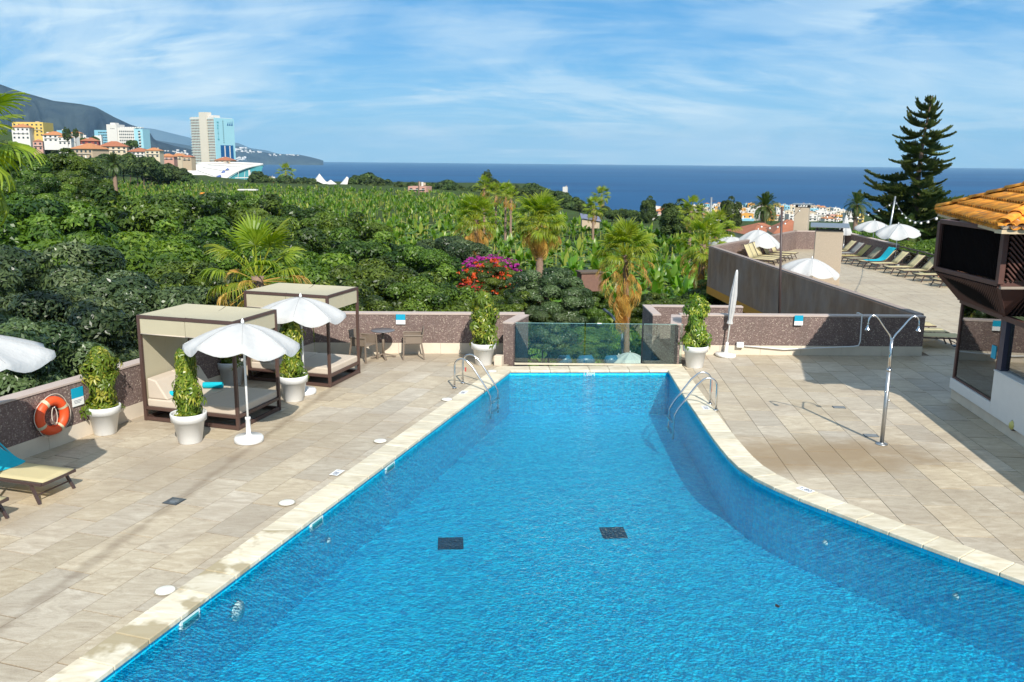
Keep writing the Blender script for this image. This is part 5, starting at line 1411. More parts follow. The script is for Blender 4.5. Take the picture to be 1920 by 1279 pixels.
# -------- terrain
def smooth(a, b, x): t = min(1, max(0, (x - a) / (b - a))); return t * t * (3 - 2 * t)
def ground(x, y):
    a = x / max(y, 1)
    # fall towards the coast: starts sooner on the right
    wr = smooth(.02, .12, a)
    zr = -10 - 34 * smooth(175, 750, y) - 40 * smooth(750, 1700, y)
    zm = -10 - 75 * smooth(640, 1150, y)
    z = zr * wr + zm * (1 - wr)
    wl = 1 - smooth(-.36, -.27, a)
    hill = np.interp(a, [-.75, -.65, -.56, -.50, -.45, -.35, -.30], [52, 44, 30, 17, 8, -1, -6])
    zl = -10 + (hill + 10) * smooth(560, 950, y) - 0 * y - (hill + 75) * smooth(1500, 3200, y)
    return float(z * (1 - wl) + zl * wl)
def m_ground():
    a = N('earth'); v = a.pos(); f = a.noise(v, .35, 6, .6)
    c = a.ramp(f, [(.35, (.05, .045, .02)), (.5, (.045, .075, .018)), (.62, (.06, .10, .02))])
    return a.done(a.pr(c, .95, 0, a.bump(a.noise(v, 2, 5), .5, .2), .1))
M_EARTH = m_ground()
ys = [14, 20, 28, 38, 50, 65, 85, 110, 140, 175, 215, 260, 320, 400, 480, 560, 620, 680, 750, 830, 920, 1020, 1150, 1300, 1500, 1750, 2100, 2600, 3200]
az = np.linspace(-1.1, 1.1, 89)
V = []; 
for y in ys:
    for a_ in az: V.append((a_ * y if y > 30 else a_ * 30, y, ground(a_ * y, y) + (random.uniform(-.15, .15) if y > 60 else 0)))
K = len(az); F = [(i * K + j, i * K + j + 1, (i + 1) * K + j + 1, (i + 1) * K + j) for i in range(len(ys) - 1) for j in range(K - 1)]
gr = link('ground', npmesh('ground', np.array(V), np.array(F), M_EARTH, smooth=True)); tag(gr, kind='structure')
# near apron round the buildings
tag(MB().prism([(-60, -30), (60, -30), (60, 14.2), (-60, 14.2)], GZ - .5, GZ).build('terrain', M_EARTH), kind='structure')
# -------- big trees left of the pool
T = [  # px, py of the top, Y, r, kind, label
    (-60, 560, 19, 3.0, 'G', 'grey-green tree crown just beyond the left parapet behind the left-edge parasol'),
    (95, 520, 24, 3.5, 'G', 'grey-green glossy tree rising behind the life ring and the first plant pot'),
    (232, 490, 29, 3.9, 'G', 'grey-green glossy tree behind the left cabana roof'),
    (20, 430, 31, 4.6, 'G', 'dark broadleaf tree at the left edge above the parasol'),
    (170, 402, 38, 4.9, 'P', 'dark broadleaf tree above the first plant pot, mid-height of the canopy'),
    (345, 480, 33, 3.6, 'D', 'green tree between the left cabana and the fan palm'),
    (340, 400, 44, 5.0, 'D', 'dark green tree left of and behind the near fan palm'),
    (575, 445, 40, 4.4, 'P', 'dark green tree right behind the near fan palm'),
    (500, 398, 52, 5.4, 'D', 'broad green tree above the near fan palm'),
    (715, 475, 37, 3.7, 'D', 'tree directly above the right cabana roof'),
    (625, 520, 32, 2.6, 'D', 'lower tree seen just over the right cabana'),
    (800, 510, 36, 3.1, 'D', 'bushy tree behind the back parapet left of the plant pot'),
    (680, 420, 54, 4.8, 'D', 'green tree at the middle of the canopy, left of the yellowing palm'),
    (790, 452, 46, 3.6, 'D', 'tree left of the magenta bougainvillea'),
    (845, 432, 58, 3.6, 'G', 'dark grey-green tree under the yellowing palm on the left'),
    (40, 356, 50, 5.6, 'M', 'dark tree at the left edge under the big drooping palm fronds'),
    (185, 352, 62, 6.2, 'M', 'spreading tree below the far date palm'),
    (325, 352, 74, 6.4, 'M', 'spreading tree in front of the orange cloth shelter'),
    (460, 362, 78, 6.0, 'M', 'spreading tree at the upper edge of the canopy before the plantation'),
    (575, 380, 74, 4.6, 'M', 'small spreading tree at the edge of the banana plants'),
    (655, 398, 68, 3.8, 'M', 'small tree at the edge of the banana plants, right of the spreading ones'),
    (1030, 492, 38, 2.0, 'G', 'grey-green glossy tree right of the plant pot at the pool end'),
    (1018, 565, 36, 1.5, 'G', 'lower grey-green tree seen through the glass barrier on the left'),
    (975, 540, 37, 1.7, 'D', 'small dark tree behind the left return wall'),
    (885, 545, 34, 2.2, 'P', 'light green bush behind the plant pot at the pool end, below the red flowers'),
]
def top_at(px, py, Y, r, k=.92):
    c = at(px, py, Y); c.z -= r * k; return c
km = {'G': bigG, 'D': big, 'M': midc, 'P': bigP}
for i, (px, py, Y, r, k, lab) in enumerate(T): tree(lab, px, py, Y, r, km[k][i % len(km[k])], c=top_at(px, py, Y, r))
# filler crowns behind, still things of their own
for i, (px, py, Y, r, lab) in enumerate([(100, 276, 105, 5.2, 'dense dark tree under the hillside houses, left of the far date palm'), (20, 284, 95, 5.0, 'dense dark tree at the left edge below the yellow apartments'), (60, 318, 80, 4.0, 'dark bush below the yellow apartments, nearer than the dense trees'),
        (140, 315, 92, 4.0, 'dense dark tree right below the ochre house on the hill'), (300, 366, 90, 4.0, 'low dark tree in front of the plantation below the congress hall'), (440, 358, 100, 4.0, 'low dark tree at the plantation edge left of the orange shelter'),
        (1085, 560, 60, 2.2, 'dark shrub at the left of the lawn mound'), (1222, 545, 62, 1.8, 'dark shrub right of the near palm trunk'), (1110, 530, 66, 1.8, 'dark leafy shrub behind the left side of the near palm'), (1262, 556, 54, 1.8, 'green shrub beside the stairwell wall'),
        (1345, 520, 44, 2.4, 'green tree under the ochre soffit of the terrace')]):
    tree(lab, px, py, Y, r, (midc + big)[i % 4], c=top_at(px, py, Y, r))
# lawn mound and low cover behind the glass
def m_grass():
    a = N('grass_cover'); f = a.noise(a.pos(), .8, 5); c = a.ramp(f, [(.35, (.05, .12, .012)), (.6, (.14, .26, .02))]); return a.done(a.pr(c, .9, 0, a.bump(a.noise(a.pos(), 9, 4), .8, .1), .1))
c = at(1165, 640, 62); m = MB(); m.smooth = True; vs = []
for i in range(9):
    for j in range(20):
        rr = 13 * i / 8; a_ = 2 * math.pi * j / 20; vs.append((c.x + rr * 1.1 * math.cos(a_), 62 + rr * math.sin(a_), GZ - .4 + 3.4 * math.cos(i / 8 * math.pi / 2) ** 1.3))
m.add(vs, [(i * 20 + j, i * 20 + (j + 1) % 20, (i + 1) * 20 + (j + 1) % 20, (i + 1) * 20 + j)[::-1] for i in range(8) for j in range(20)])
tag(m.build('lawn', m_grass()), kind='structure')
for i, (px, py, Y, r, sq, lab) in enumerate([(1096, 640, 50, 1.7, .6, 'bright green low shrub at the left behind the glass barrier'), (1238, 640, 50, 1.5, .6, 'bright green low shrub at the right behind the glass barrier'), (1075, 665, 42, 1.2, .6, 'straw-tinged low shrub beside the left covered sunbed')]):
    tree(lab, px, py, Y, r, bigP[0], squash=sq, name='shrub')
# grass blades over the mound
g = np.random.default_rng(3); n_ = 26000; rr = 12.5 * np.sqrt(g.uniform(0, 1, n_)); aa = g.uniform(0, 2 * math.pi, n_)
X = c.x + rr * 1.1 * np.cos(aa); Y_ = 62 + rr * np.sin(aa); Z = GZ - .4 + 3.4 * np.cos(rr / 13 * math.pi / 2) ** 1.3
P = np.stack([X, Y_, Z], 1); ax = unit(np.stack([g.normal(0, .5, n_), g.normal(0, .5, n_), np.ones(n_)], 1)); sd = unit(np.cross(ax, g.normal(size=(n_, 3)))) * .07
V = np.stack([P - sd, P + sd, P + ax * g.uniform(.2, .5, n_)[:, None]], 1).reshape(-1, 3)
tag(link('grass', npmesh('grass', V, np.arange(n_ * 3).reshape(-1, 3), M_LEAF_PALE, g.uniform(0, 1, n_))), 'short bright grass on the mound beyond the pool', 'grass', kind='stuff')
# bougainvillea
def flowering(label, px, py, Y, r, mat, seed, sq=.6, n=2600):
    t = tree(label, px, py, Y, r, bigP[0] if seed % 2 else big[0], name='flowering_shrub', squash=sq)
    cz = at(px, py, Y).z - GZ
    me = crown_mesh('blossom', seed, (r * 1.05, r * 1.05, r * .92 * sq), 330, n, .11, .09, mat, lobe_r=(.02, .10), bottom=-.35, spread=1.14)
    link('blossom', me, t, (0, 0, cz)); t.rotation_euler = (0, 0, 0)
flowering('magenta bougainvillea on top of the trees left of the tall palm', 924, 500, 44, 1.35, M_PINK, 71, .45, 3400)
flowering('red-flowered creeper just below the magenta bougainvillea', 918, 534, 42, 1.5, M_RED, 72, .85, 2000)
flowering('second cluster of red flowers above the plant pot at the pool end', 882, 556, 40, .8, M_RED, 74, .8, 420)
# -------- fan palms
def fan_mesh(name, seed, pet, R_, nseg, spread, droop, mat, dead=False):
    g = random.Random(seed); V = []; F = []; T = []
    def q(a, b, c_, d, t): o = len(V); V.extend([a, b, c_, d]); F.append((o, o + 1, o + 2, o + 3)); T.append(t)
    k = 5; pp = [Vector((pet * i / k, 0, .10 * pet * math.sin(math.pi * i / k * .6))) for i in range(k + 1)]
    for i in range(k):
        w = .035 * (1 - .5 * i / k); a, b = pp[i], pp[i + 1]; s = Vector((0, w, 0)); q(a - s, b - s * .8, b + s * .8, a + s, .80); q(a - Vector((0, 0, w)), b - Vector((0, 0, w)), b + Vector((0, 0, w * .3)), a + Vector((0, 0, w * .3)), .80)
    o0 = pp[-1]
    for j in range(nseg):
        a = (j / (nseg - 1) - .5) * spread + g.uniform(-.03, .03); L = R_ * (.72 + .28 * math.cos(a * .8)) * g.uniform(.88, 1.08)
        d = Vector((math.cos(a), math.sin(a), .12)); s = Vector((-math.sin(a), math.cos(a), 0)); up = 1 if j % 2 else -1
        dr = droop * g.uniform(.75, 1.25); hw = .5 * spread / nseg * 1.25
        ts = [0, .3, .6, .82, 1.0]; prev = None; tone = g.uniform(0, .55) + (.25 if dead else .1)
        for t in ts:
            bend = dr * max(0, t - .35) ** 1.6; pt = o0 + d * (L * t * (1 - .35 * bend)) + Vector((0, 0, -L * bend))
            w = L * hw * (t if t < .5 else (1 - t) * 1.0 + .02) * (.55 if dead else 1.0)
            c0_, c1_ = pt - s * w + Vector((0, 0, .012 * up)), pt + s * w - Vector((0, 0, .012 * up))
            if prev: q(prev[0], c0_, c1_, prev[1], min(1, tone + .45 * max(0, t - .7)))
            prev = (c0_, c1_)
    return npmesh(name, np.array([tuple(v) for v in V]), np.array(F), mat, np.array(T))
live = [fan_mesh('frond', s, 1.15, .95, 26, R(215), dr, M_PALM) for s, dr in ((1, .5), (2, .8), (3, 1.15))]
livedk = [fan_mesh('frond', s, 1.15, .95, 26, R(215), dr, M_PALM) for s, dr in ((4, .6), (5, 1.0))]
dead = [fan_mesh('dead_frond', s, 1.0, 1.0, 20, R(120), dr, M_DEAD, True) for s, dr in ((6, .9), (7, 1.3))]
def trunk_mesh(h, r0, r1, lean=(0, 0), mat=None, n=12):
    m = MB(); k = max(10, int(h * 5)); P = []; rr = []
    for i in range(k + 1):
        t = i / k; P.append((lean[0] * t * t, lean[1] * t * t, h * t)); rr.append((r0 + (r1 - r0) * t) * (1.10 if i % 2 else .93))
    m.tube(P, rr, n); return m.mesh('trunk', mat or M_PALMBARK)
def fan_palm(label, cx_, cy__, cz, zg, scale, nl, nd, skirt, r0=.30, lo=-18, meshes=None, seed=0, lean=(0, 0), hi=82, deadel=(-48, -84)):
    g = random.Random(seed); h = cz - zg
    t = thing('fan_palm', label, 'palm tree', (cx_ - lean[0], cy__ - lean[1], zg))
    link('trunk', trunk_mesh(h, r0, r0 * .72, lean), t)
    for i in range(nl):
        e = hi + (lo - hi) * (i / nl) ** .85; az_ = i * 2.39996 + g.uniform(-.2, .2); me = (meshes or live)[min(2, int(3 * i / nl)) % len(meshes or live)]
        o = link('frond', me, t, (lean[0] + .12 * math.cos(az_), lean[1] + .12 * math.sin(az_), h + .15 - .35 * i / nl)); o.rotation_euler = (g.uniform(-.35, .35), -R(e + g.uniform(-6, 6)), az_); o.scale = (scale * g.uniform(.85, 1.1),) * 3
    for i in range(nd):
        az_ = i * 2.39996 + g.uniform(-.3, .3); q_ = (i / nd); e = deadel[0] + (deadel[1] - deadel[0]) * min(1, q_ * 1.5) + g.uniform(-8, 8)
        o = link('dead_frond', dead[i % 2], t, (lean[0] + .16 * math.cos(az_), lean[1] + .16 * math.sin(az_), h - .15 - skirt * q_)); o.rotation_euler = (g.uniform(-.3, .3), -R(e), az_); o.scale = (scale * g.uniform(.8, 1.1), scale * g.uniform(.35, .6), scale * g.uniform(.7, 1))
    return t
q = at(1172, 478, 50); fan_palm('tall fan palm with a long orange-brown skirt of dead fronds, trunk seen through the glass', q.x, q.y, q.z, GZ, 1.02, 34, 64, 2.7, .21, seed=1, lean=(-.35, 0), lo=-10, deadel=(-15, -88))
q = at(1013, 415, 62); fan_palm('tallest fan palm with a round green crown and tan skirt above the flowers', q.x, q.y, q.z, GZ, 1.02, 54, 76, .9, .33, seed=2, lo=-35, deadel=(-38, -86))
q = at(893, 412, 66); fan_palm('fan palm with golden dead fronds, left of the tallest palm', q.x, q.y, q.z, GZ, .95, 40, 76, 1.5, .28, seed=3, lo=-22, deadel=(-30, -88))
q = at(483, 518, 29.5); fan_palm('near fan palm with large bright fronds rising right behind the cabanas', q.x, q.y, q.z, GZ, .98, 18, 40, .6, .28, seed=4, lo=-14, deadel=(5, -80))
q = at(1318, 458, 46); fan_palm('fan palm squeezed against the corner of the dark terrace wall', q.x, q.y, q.z, GZ, .72, 30, 40, 2.0, .22, seed=5, lo=-30, deadel=(-30, -86))
q = at(-100, 262, 17.5); fan_palm('palm at the left edge, only its drooping frond tips in view', q.x, q.y, q.z, GZ, .80, 22, 14, .5, .25, seed=9, lo=-60, hi=30)
for k, (px, py, Y, s_) in enumerate(((908, 352, 150, .95), (930, 362, 150, .9), (948, 362, 145, .9), (958, 370, 140, .8))):
    q = at(px, py, Y); fan_palm(('small distant fan palm left of the tallest palm, highest of four', 'small distant fan palm left of the tallest palm, second from left of four', 'small distant fan palm left of the tallest palm, third from left of four', 'small distant fan palm touching the tallest palm crown')[k], q.x, q.y, q.z, GZ, s_ * 1.05, 20, 16, .8, .22, seed=20 + k)
for k, (px, py, Y) in enumerate(((1113, 392, 150), (1128, 368, 330), (536, 326, 590), (1296, 396, 118))):
    q = at(px, py, Y); fan_palm(('drooping palm at the tree line right of the tallest palm', 'small round-headed palm at the coast tree line', 'small round palm against the sea right of the congress hall', 'green palm top left of the utility pole')[k], q.x, q.y, q.z, ground(q.x, q.y), (1.1, 2.0, 3.6, 1.1)[k], 22, 10, .8, .25, seed=30 + k, lo=-45)
q = at(1345, 415, 72); fan_palm('bright green fan palm beside the utility pole', q.x, q.y, q.z - .8, GZ, .95, 20, 8, .8, .25, seed=41, lo=-20)
# -------- feather palms
def feather_mesh(seed, L, nleaf, arc, mat, ll=.45):
    g = random.Random(seed); V = []; F = []; T = []; K = 14
    P = [Vector((L * (t / K) * (1 - .18 * (t / K) ** 2), 0, L * (.30 * (t / K) - arc * (t / K) ** 2.2))) for t in range(K + 1)]
    def q(*p, t): o = len(V); V.extend(p); F.append((o, o + 1, o + 2, o + 3)); T.append(t)
    for i in range(K):
        w = .03 * L / 3 * (1 - i / K) + .006; s = Vector((0, w, 0)); q(P[i] - s, P[i + 1] - s, P[i + 1] + s, P[i] + s, t=.9)
    for j in range(nleaf):
        t = .12 + .86 * j / nleaf; i = min(K - 1, int(t * K)); p = P[i].lerp(P[i + 1], t * K - i); d = (P[i + 1] - P[i]).normalized()
        l = ll * L / 3 * (math.sin(math.pi * min(1, t * .9 + .1)) * .8 + .25); 
        for s in (-1, 1):
            v = (d * .65 + Vector((0, s, .28 + g.uniform(-.12, .12)))).normalized(); tip = p + v * l + Vector((0, 0, -.18 * l)); w = d * (.022 * L / 3 + .012)
            q(p - w, p + v * l * .5 - w * 1.2, tip, p + v * l * .5 + w * 1.2, t=g.uniform(.1, .7))
    return npmesh('frond', np.array([tuple(v) for v in V]), np.array(F), mat, np.array(T))
feat = [feather_mesh(s, 3.0, 44, ar, M_PALM_DARK, .62) for s, ar in ((1, .25), (2, .5), (3, .8))]
def date_palm(label, px, py, Y, s_, n, zg=None, r0=.35, seed=0, lo=-45):
    g = random.Random(seed); q = at(px, py, Y); zg = ground(q.x, q.y) if zg is None else zg; h = q.z - zg
    t = thing('date_palm', label, 'palm tree', (q.x, q.y, zg)); link('trunk', trunk_mesh(h, r0, r0 * .9), t)
    for i in range(n):
        e = 78 + (lo - 78) * (i / n) ** .9; az_ = i * 2.39996; o = link('frond', feat[min(2, int(3 * i / n))], t, (0, 0, h)); o.rotation_euler = (g.uniform(-.3, .3), -R(e), az_); o.scale = (s_ * g.uniform(.9, 1.1),) * 3
date_palm('date palm with a clean round head standing above the seaside town', 1434, 388, 112, .78, 46, r0=.42, seed=1)
date_palm('dark date palm just left of the giant pine', 1607, 384, 105, .68, 34, r0=.3, seed=2)
date_palm('date palm before the dark trees on the left, under the pale slab hotel', 213, 308, 300, 1.6, 46, r0=.75, seed=3, lo=-55)
date_palm('small date palm top among the houses left of the cypress', 1312, 399, 230, 1.05, 30, seed=4)
date_palm('low date palm top behind the white parasols under the pine', 1700, 440, 66, .62, 26, seed=5)
# -------- giant Norfolk pine
def pine_branch(seed, L=5.0):
    g = random.Random(seed); V = []; F = []; T = []
    def tuft(a, b, w, t):
        d = (b - a).normalized()
        for ang in (0, 2.1, 4.2):
            s = d.orthogonal().normalized(); s.rotate(Matrix.Rotation(ang, 3, d)); o = len(V)
            V.extend([a - s * w * .4, (a + b) / 2 - s * w, b, (a + b) / 2 + s * w]); F.append((o, o + 1, o + 2, o + 3)); T.append(t)
    K = 10; P = [Vector((L * i / K, 0, -.10 * L * math.sin(math.pi * i / K) + .10 * L * (i / K) ** 3)) for i in range(K + 1)]
    for i in range(K): tuft(P[i], P[i + 1] + (P[i + 1] - P[i]) * .3, .045, .95)
    n = 34
    for j in range(n):
        t = .16 + .84 * j / n; i = min(K - 1, int(t * K)); p = P[i].lerp(P[i + 1], t * K - i); l = L * (.26 * (1 - t) + .12) * g.uniform(.7, 1.2)
        for s in (-1, 1):
            d = Vector((.75, s * (.9 + .3 * (1 - t)), .18)).normalized(); prev = p
            for k in range(4):
                nx = prev + (d + Vector((0, 0, .22 * k))).normalized() * l / 4; tuft(prev, nx + (nx - prev) * .4, .075 + .025 * (k > 1), g.uniform(.1, .8)); prev = nx
                if k in (1, 2):
                    e = (d + Vector((g.uniform(-.5, .5), g.uniform(-.5, .5), .8))).normalized(); tuft(prev, prev + e * l * .34, .055, g.uniform(.2, 1)); e = (d + Vector((g.uniform(-.7, .7), g.uniform(-.7, .7), g.uniform(-.3, .6)))).normalized(); tuft(prev, prev + e * l * .42, .055, g.uniform(.1, .9))
    return npmesh('branch', np.array([tuple(v) for v in V]), np.array(F), M_PINE, np.array(T))
pb = [pine_branch(s) for s in (1, 2, 3)]
PY = 76.0
base = at(1697, 470, PY); topP = at(1748, 180, PY); zgp = -10
tp = thing('norfolk_pine', 'giant dark Norfolk pine leaning a little, rising over the sea behind the terrace', 'pine tree', (base.x, PY, zgp))
def pine_axis(t):   # t 0 at ground 1 at top, in pixels of sideways drift
    hh = zgp + (topP.z - zgp) * t; bx = base.x + (topP.x - base.x) * (t ** 1.5) * 1.0 + .5 * math.sin(t * 5) * t * (1 - t) * 2; return Vector((bx - base.x, 0, hh - zgp))
m = MB(); ts = [i / 24 for i in range(25)]; m.tube([pine_axis(t) for t in ts], [.52 * (1 - t) + .04 for t in ts], 10); m.build('trunk', M_BARK, tp)
g = random.Random(4); lvl = 0; t = .20
while t < .995:
    # reach of the branches as the photograph shows: broad below, notched, narrowing above
    reach = np.interp(t, [.20, .45, .55, .65, .75, .85, .93, 1.0], [3.9, 4.6, 4.5, 3.8, 3.0, 2.3, 1.7, .5])
    nb = 7 if t > .5 else 8
    for k in range(nb):
        a_ = lvl * .9 + 2 * math.pi * k / nb + g.uniform(-.25, .25); rr = reach * g.uniform(.5, 1.15) * (1 + .14 * math.sin(t * 23))
        if g.random() < (.2 if t > .55 else .1): continue
        o = link('branch', pb[g.randrange(3)], tp, pine_axis(t)); s = rr / 5.0; o.scale = (s, max(s, .26) * g.uniform(.7, 1.05), max(s, .36) * g.uniform(.9, 1.4))
        o.rotation_euler = (g.uniform(-.25, .25), -R(g.uniform(-15, 13) + 34 * max(0, t - .8) / .2), a_)
    t += .031 + .010 * (1 - t); lvl += 1
for i, (px, py, Y, r, lab, mm) in enumerate(((1700, 462, 70, 4.6, 'dark low tree at the foot of the giant pine', midc[0]), (1760, 450, 60, 3.4, 'bright leafy tree behind the railing right of the pine foot', bigP[0]), (1720, 425, 78, 4.6, 'very dark tree low inside the giant pine', midc[1]), (1560, 432, 90, 3.0, 'olive bush right of the tall chimney', midc[0]), (1620, 442, 72, 2.4, 'leafy bush behind the smaller open terrace parasol', bigP[0]), (1668, 452, 62, 2.0, 'leafy bush behind the light pole', bigP[0]),
        (1660, 430, 75, 3.0, 'dark bush left of the pine foot', midc[1]), (1800, 470, 56, 4, 'leafy tree behind the railing, partly behind the pavilion', bigP[0]), (1576, 446, 80, 1.6, 'dark red-leaved bush by the half furled parasol', midc[0]))):
    tree(lab, px, py, Y, r, mm, zg=-10, c=top_at(px, py - 18, Y, r))
# columnar and dark trees near the town
for px, py, Y, r, sq, lab, mm in ((1272, 413, 150, 2.8, .55, 'broad dark cypress-like tree left of the utility pole', cone[0]), (1370, 404, 130, 1.5, .80, 'narrow dark pointed tree right of the utility pole', cone[0]), (1215, 396, 240, 2.1, .85, 'small dark araucaria before the terracotta houses', cone[0]), (913, 336, 420, 2.4, .80, 'dark pointed conifer on the skyline above the palms', cone[0]), (926, 346, 400, 2.4, .55, 'dark conifer beside the pointed one on the skyline', cone[0]), (125, 252, 640, 2.6, .85, 'grey pine among the hillside houses', cone[0]), (142, 250, 680, 1.9, .9, 'thin grey pine right of the other among the hillside houses', cone[0])):
    c_ = at(px, py, Y); s = r / 2.6; zg = min(ground(c_.x, c_.y), c_.z - 3); t = thing('conifer', lab, 'tree', (c_.x, c_.y, zg), random.uniform(0, 6)); o = link('crown', mm, t, (0, 0, c_.z - zg)); o.scale = (s, s, s * sq); link('trunk', far_trunk, t).scale = (.7, .7, max(.1, (c_.z - zg) / 9))
# far tree line
rt = random.Random(8)
def far_tree(px, pytop, Y, wpx, lab, grp):
    r = wpx / FPX * Y / 2; c_ = at(px, pytop, Y); c_.z -= r * 1.0; zg = min(ground(c_.x, c_.y), c_.z - r)
    t = thing('broadleaf_tree', lab, 'tree', (c_.x, c_.y, zg), rt.uniform(0, 6), grp); o = link('crown', farc[rt.randrange(3)], t, (0, 0, c_.z - zg)); s = r / 4.6; o.scale = (s, s, s); tk = link('trunk', far_trunk, t); tk.scale = (s, s, max(.1, (c_.z - zg) / 9))
GL = 'dark trees along the far edge of the plantation before the sea'
for px in range(478, 1100, 12):
    if 580 < px < 662: continue
    top = np.interp(px, [478, 500, 560, 590, 640, 665, 700, 740, 780, 830, 850, 880, 950, 1000, 1060, 1100], [322, 327, 334, 334, 340, 330, 332, 340, 346, 344, 340, 350, 344, 350, 362, 372]) + rt.uniform(-4, 5)
    far_tree(px + rt.uniform(-5, 5), top, np.interp(px, [478, 800, 1100], [600, 520, 330]) + rt.uniform(-25, 25), rt.uniform(18, 34), 'dark round tree in the row along the far edge of the plantation', GL)
for px, top, w, Y, lab in ((688, 325, 44, 590, 'largest dark round tree of the skyline, right of the white tents'), (835, 336, 46, 480, 'broad olive-green tree on the skyline left of the palms'), (1000, 342, 40, 430, 'dark round tree on the skyline behind the tallest palm')):
    far_tree(px, top, Y, w, lab, None)
for px in range(1090, 1240, 12): far_tree(px + rt.uniform(-4, 4), np.interp(px, [1090, 1160, 1240], [384, 388, 402]) + rt.uniform(-5, 5), 250 + rt.uniform(-20, 20), rt.uniform(16, 26), 'dark round tree before the coast right of the tallest palm', 'dark trees before the coast')
for px in range(150, 350, 13): far_tree(px, np.interp(px, [150, 190, 260, 300, 350], [296, 292, 290, 308, 322]) + rt.uniform(-6, 5), 420 + rt.uniform(-40, 40), rt.uniform(30, 46), 'dark round tree at the foot of the hillside houses', 'dark trees below the hillside houses')
for px, top, w in ((60, 258, 26), (90, 268, 30), (110, 262, 20), (160, 258, 20), (245, 262, 24), (265, 278, 22), (176, 256, 16), (95, 250, 18), (290, 286, 24), (330, 290, 20), (20, 262, 40), (345, 296, 24)):
    far_tree(px, top, 720, w, 'dark green tree between the hillside houses', 'dark trees between the hillside houses')
# -------- banana plantation
def leaf_strip(g, az_, el, L, W, nseg=6, base=(0, 0, 0), fold=.25):
    """arching blade; returns verts (rows of 3) """
    p = Vector(base); d = Vector((math.cos(az_) * math.cos(el), math.sin(az_) * math.cos(el), math.sin(el))); s = Vector((-math.sin(az_), math.cos(az_), 0)); rows = []; bend = g.uniform(.12, .42) * 6 / (nseg + 1)
    for i in range(nseg + 1):
        t = i / nseg; w = W / 2 * (math.sin(math.pi * min(1, .08 + t * .92)) ** .6) * (1 if t < .99 else .15)
        n_ = s.cross(d).normalized(); rows.append((p - s * w + n_ * w * fold, p.copy(), p + s * w + n_ * w * fold))
        p = p + d * (L / nseg); d = (d + Vector((0, 0, -bend))).normalized()
    return rows
def banana_arrays(seed, nl=9, nseg=5, s=1.0):
    g = random.Random(seed); V = []; F = []; T = []
    for k in range(nl):
        az_ = k * 2.39996 + g.uniform(-.4, .4); el = g.uniform(R(18), R(84)); L = g.uniform(1.4, 2.3) * s; tone = g.uniform(.05, .85)
        rows = leaf_strip(g, az_, el, L, .74 * s, nseg, (0, 0, 2.1 * s + .05 * k)); o = len(V)
        for r_ in rows: V.extend(r_)
        for i in range(nseg):
            for j in (0, 1): a = o + i * 3 + j; F.append((a, a + 1, a + 4, a + 3)); T.append(min(1, tone + (.3 if i == nseg - 1 and g.random() < .3 else 0)))
    # stem
    o = len(V)
    for z, r_ in ((0, .16), (2.3 * s, .09)):
        for j in range(5): V.append(Vector((r_ * math.cos(j * 1.2566), r_ * math.sin(j * 1.2566), z)))
    for j in range(5): F.append((o + j, o + (j + 1) % 5, o + 5 + (j + 1) % 5, o + 5 + j)); T.append(.95)
    return np.array([tuple(v) for v in V]), np.array(F), np.array(T)
BA = [banana_arrays(s) for s in range(5)]
BN = [npmesh('banana_plant', *a[:2], M_BANANA, a[2]) for a in BA]
BL = [banana_arrays(s + 10, 6, 3) for s in range(4)]
BF = [banana_arrays(s + 20, 6, 2, 1.1) for s in range(3)]
leafmesh = []
for s in range(4):
    g = random.Random(100 + s); rows = leaf_strip(g, 0, R(60), 2.2, .72, 6); V = []; F = []; T = []
    for r_ in rows: V.extend(r_)
    for i in range(6):
        for j in (0, 1): a = i * 3 + j; F.append((a, a + 1, a + 4, a + 3)); T.append([.2, .45, .65, .85][s])
    leafmesh.append(npmesh('leaf', np.array([tuple(v) for v in V]), np.array(F), M_BANANA, np.array(T)))
stemmesh = MB().tube([(0, 0, 0), (0, 0, 2.4)], [.16, .09], 7).mesh('stem', plain('banana_stem', (.22, .2, .07), .8, var=.3))
gp = random.Random(77)
def near_edge(px):   # how near the plantation comes, by column
    return float(np.interp(px, [120, 350, 560, 700, 800, 860, 940, 1060, 1150, 1250, 1345], [120, 110, 100, 88, 82, 78, 66, 60, 64, 56, 52]))
def far_edge(px): return float(np.interp(px, [120, 350, 420, 500, 600, 700, 850, 900, 1000, 1070, 1150, 1345], [500, 500, 470, 430, 410, 400, 340, 290, 240, 195, 180, 160]))
pts = []
Y = 50.0
while Y < 570:
    sp = 2.0 if Y < 110 else 2.5 if Y < 180 else 3.4 if Y < 320 else 4.8
    x = -0.55 * Y
    while x < .25 * Y:
        xx = x + gp.uniform(-.35, .35) * sp; yy = Y + gp.uniform(-.3, .3) * sp + 1.2 * math.sin(xx * .12); px = 960 + FPX * xx / (yy * 1.02)
        if 118 < px < 1348 and near_edge(px) < yy < far_edge(px):
            gap = math.sin(xx * .09 + 1.3 + .8 * math.sin(yy * .03)) * math.sin(yy * .11 + xx * .04)
            if gap > -.72 and gp.random() > .06: pts.append((xx, yy, px))
        x += sp
    Y += sp * .95
pts.sort(key=lambda p: p[1])
GB = 'banana plants of the near rows beyond the palms'
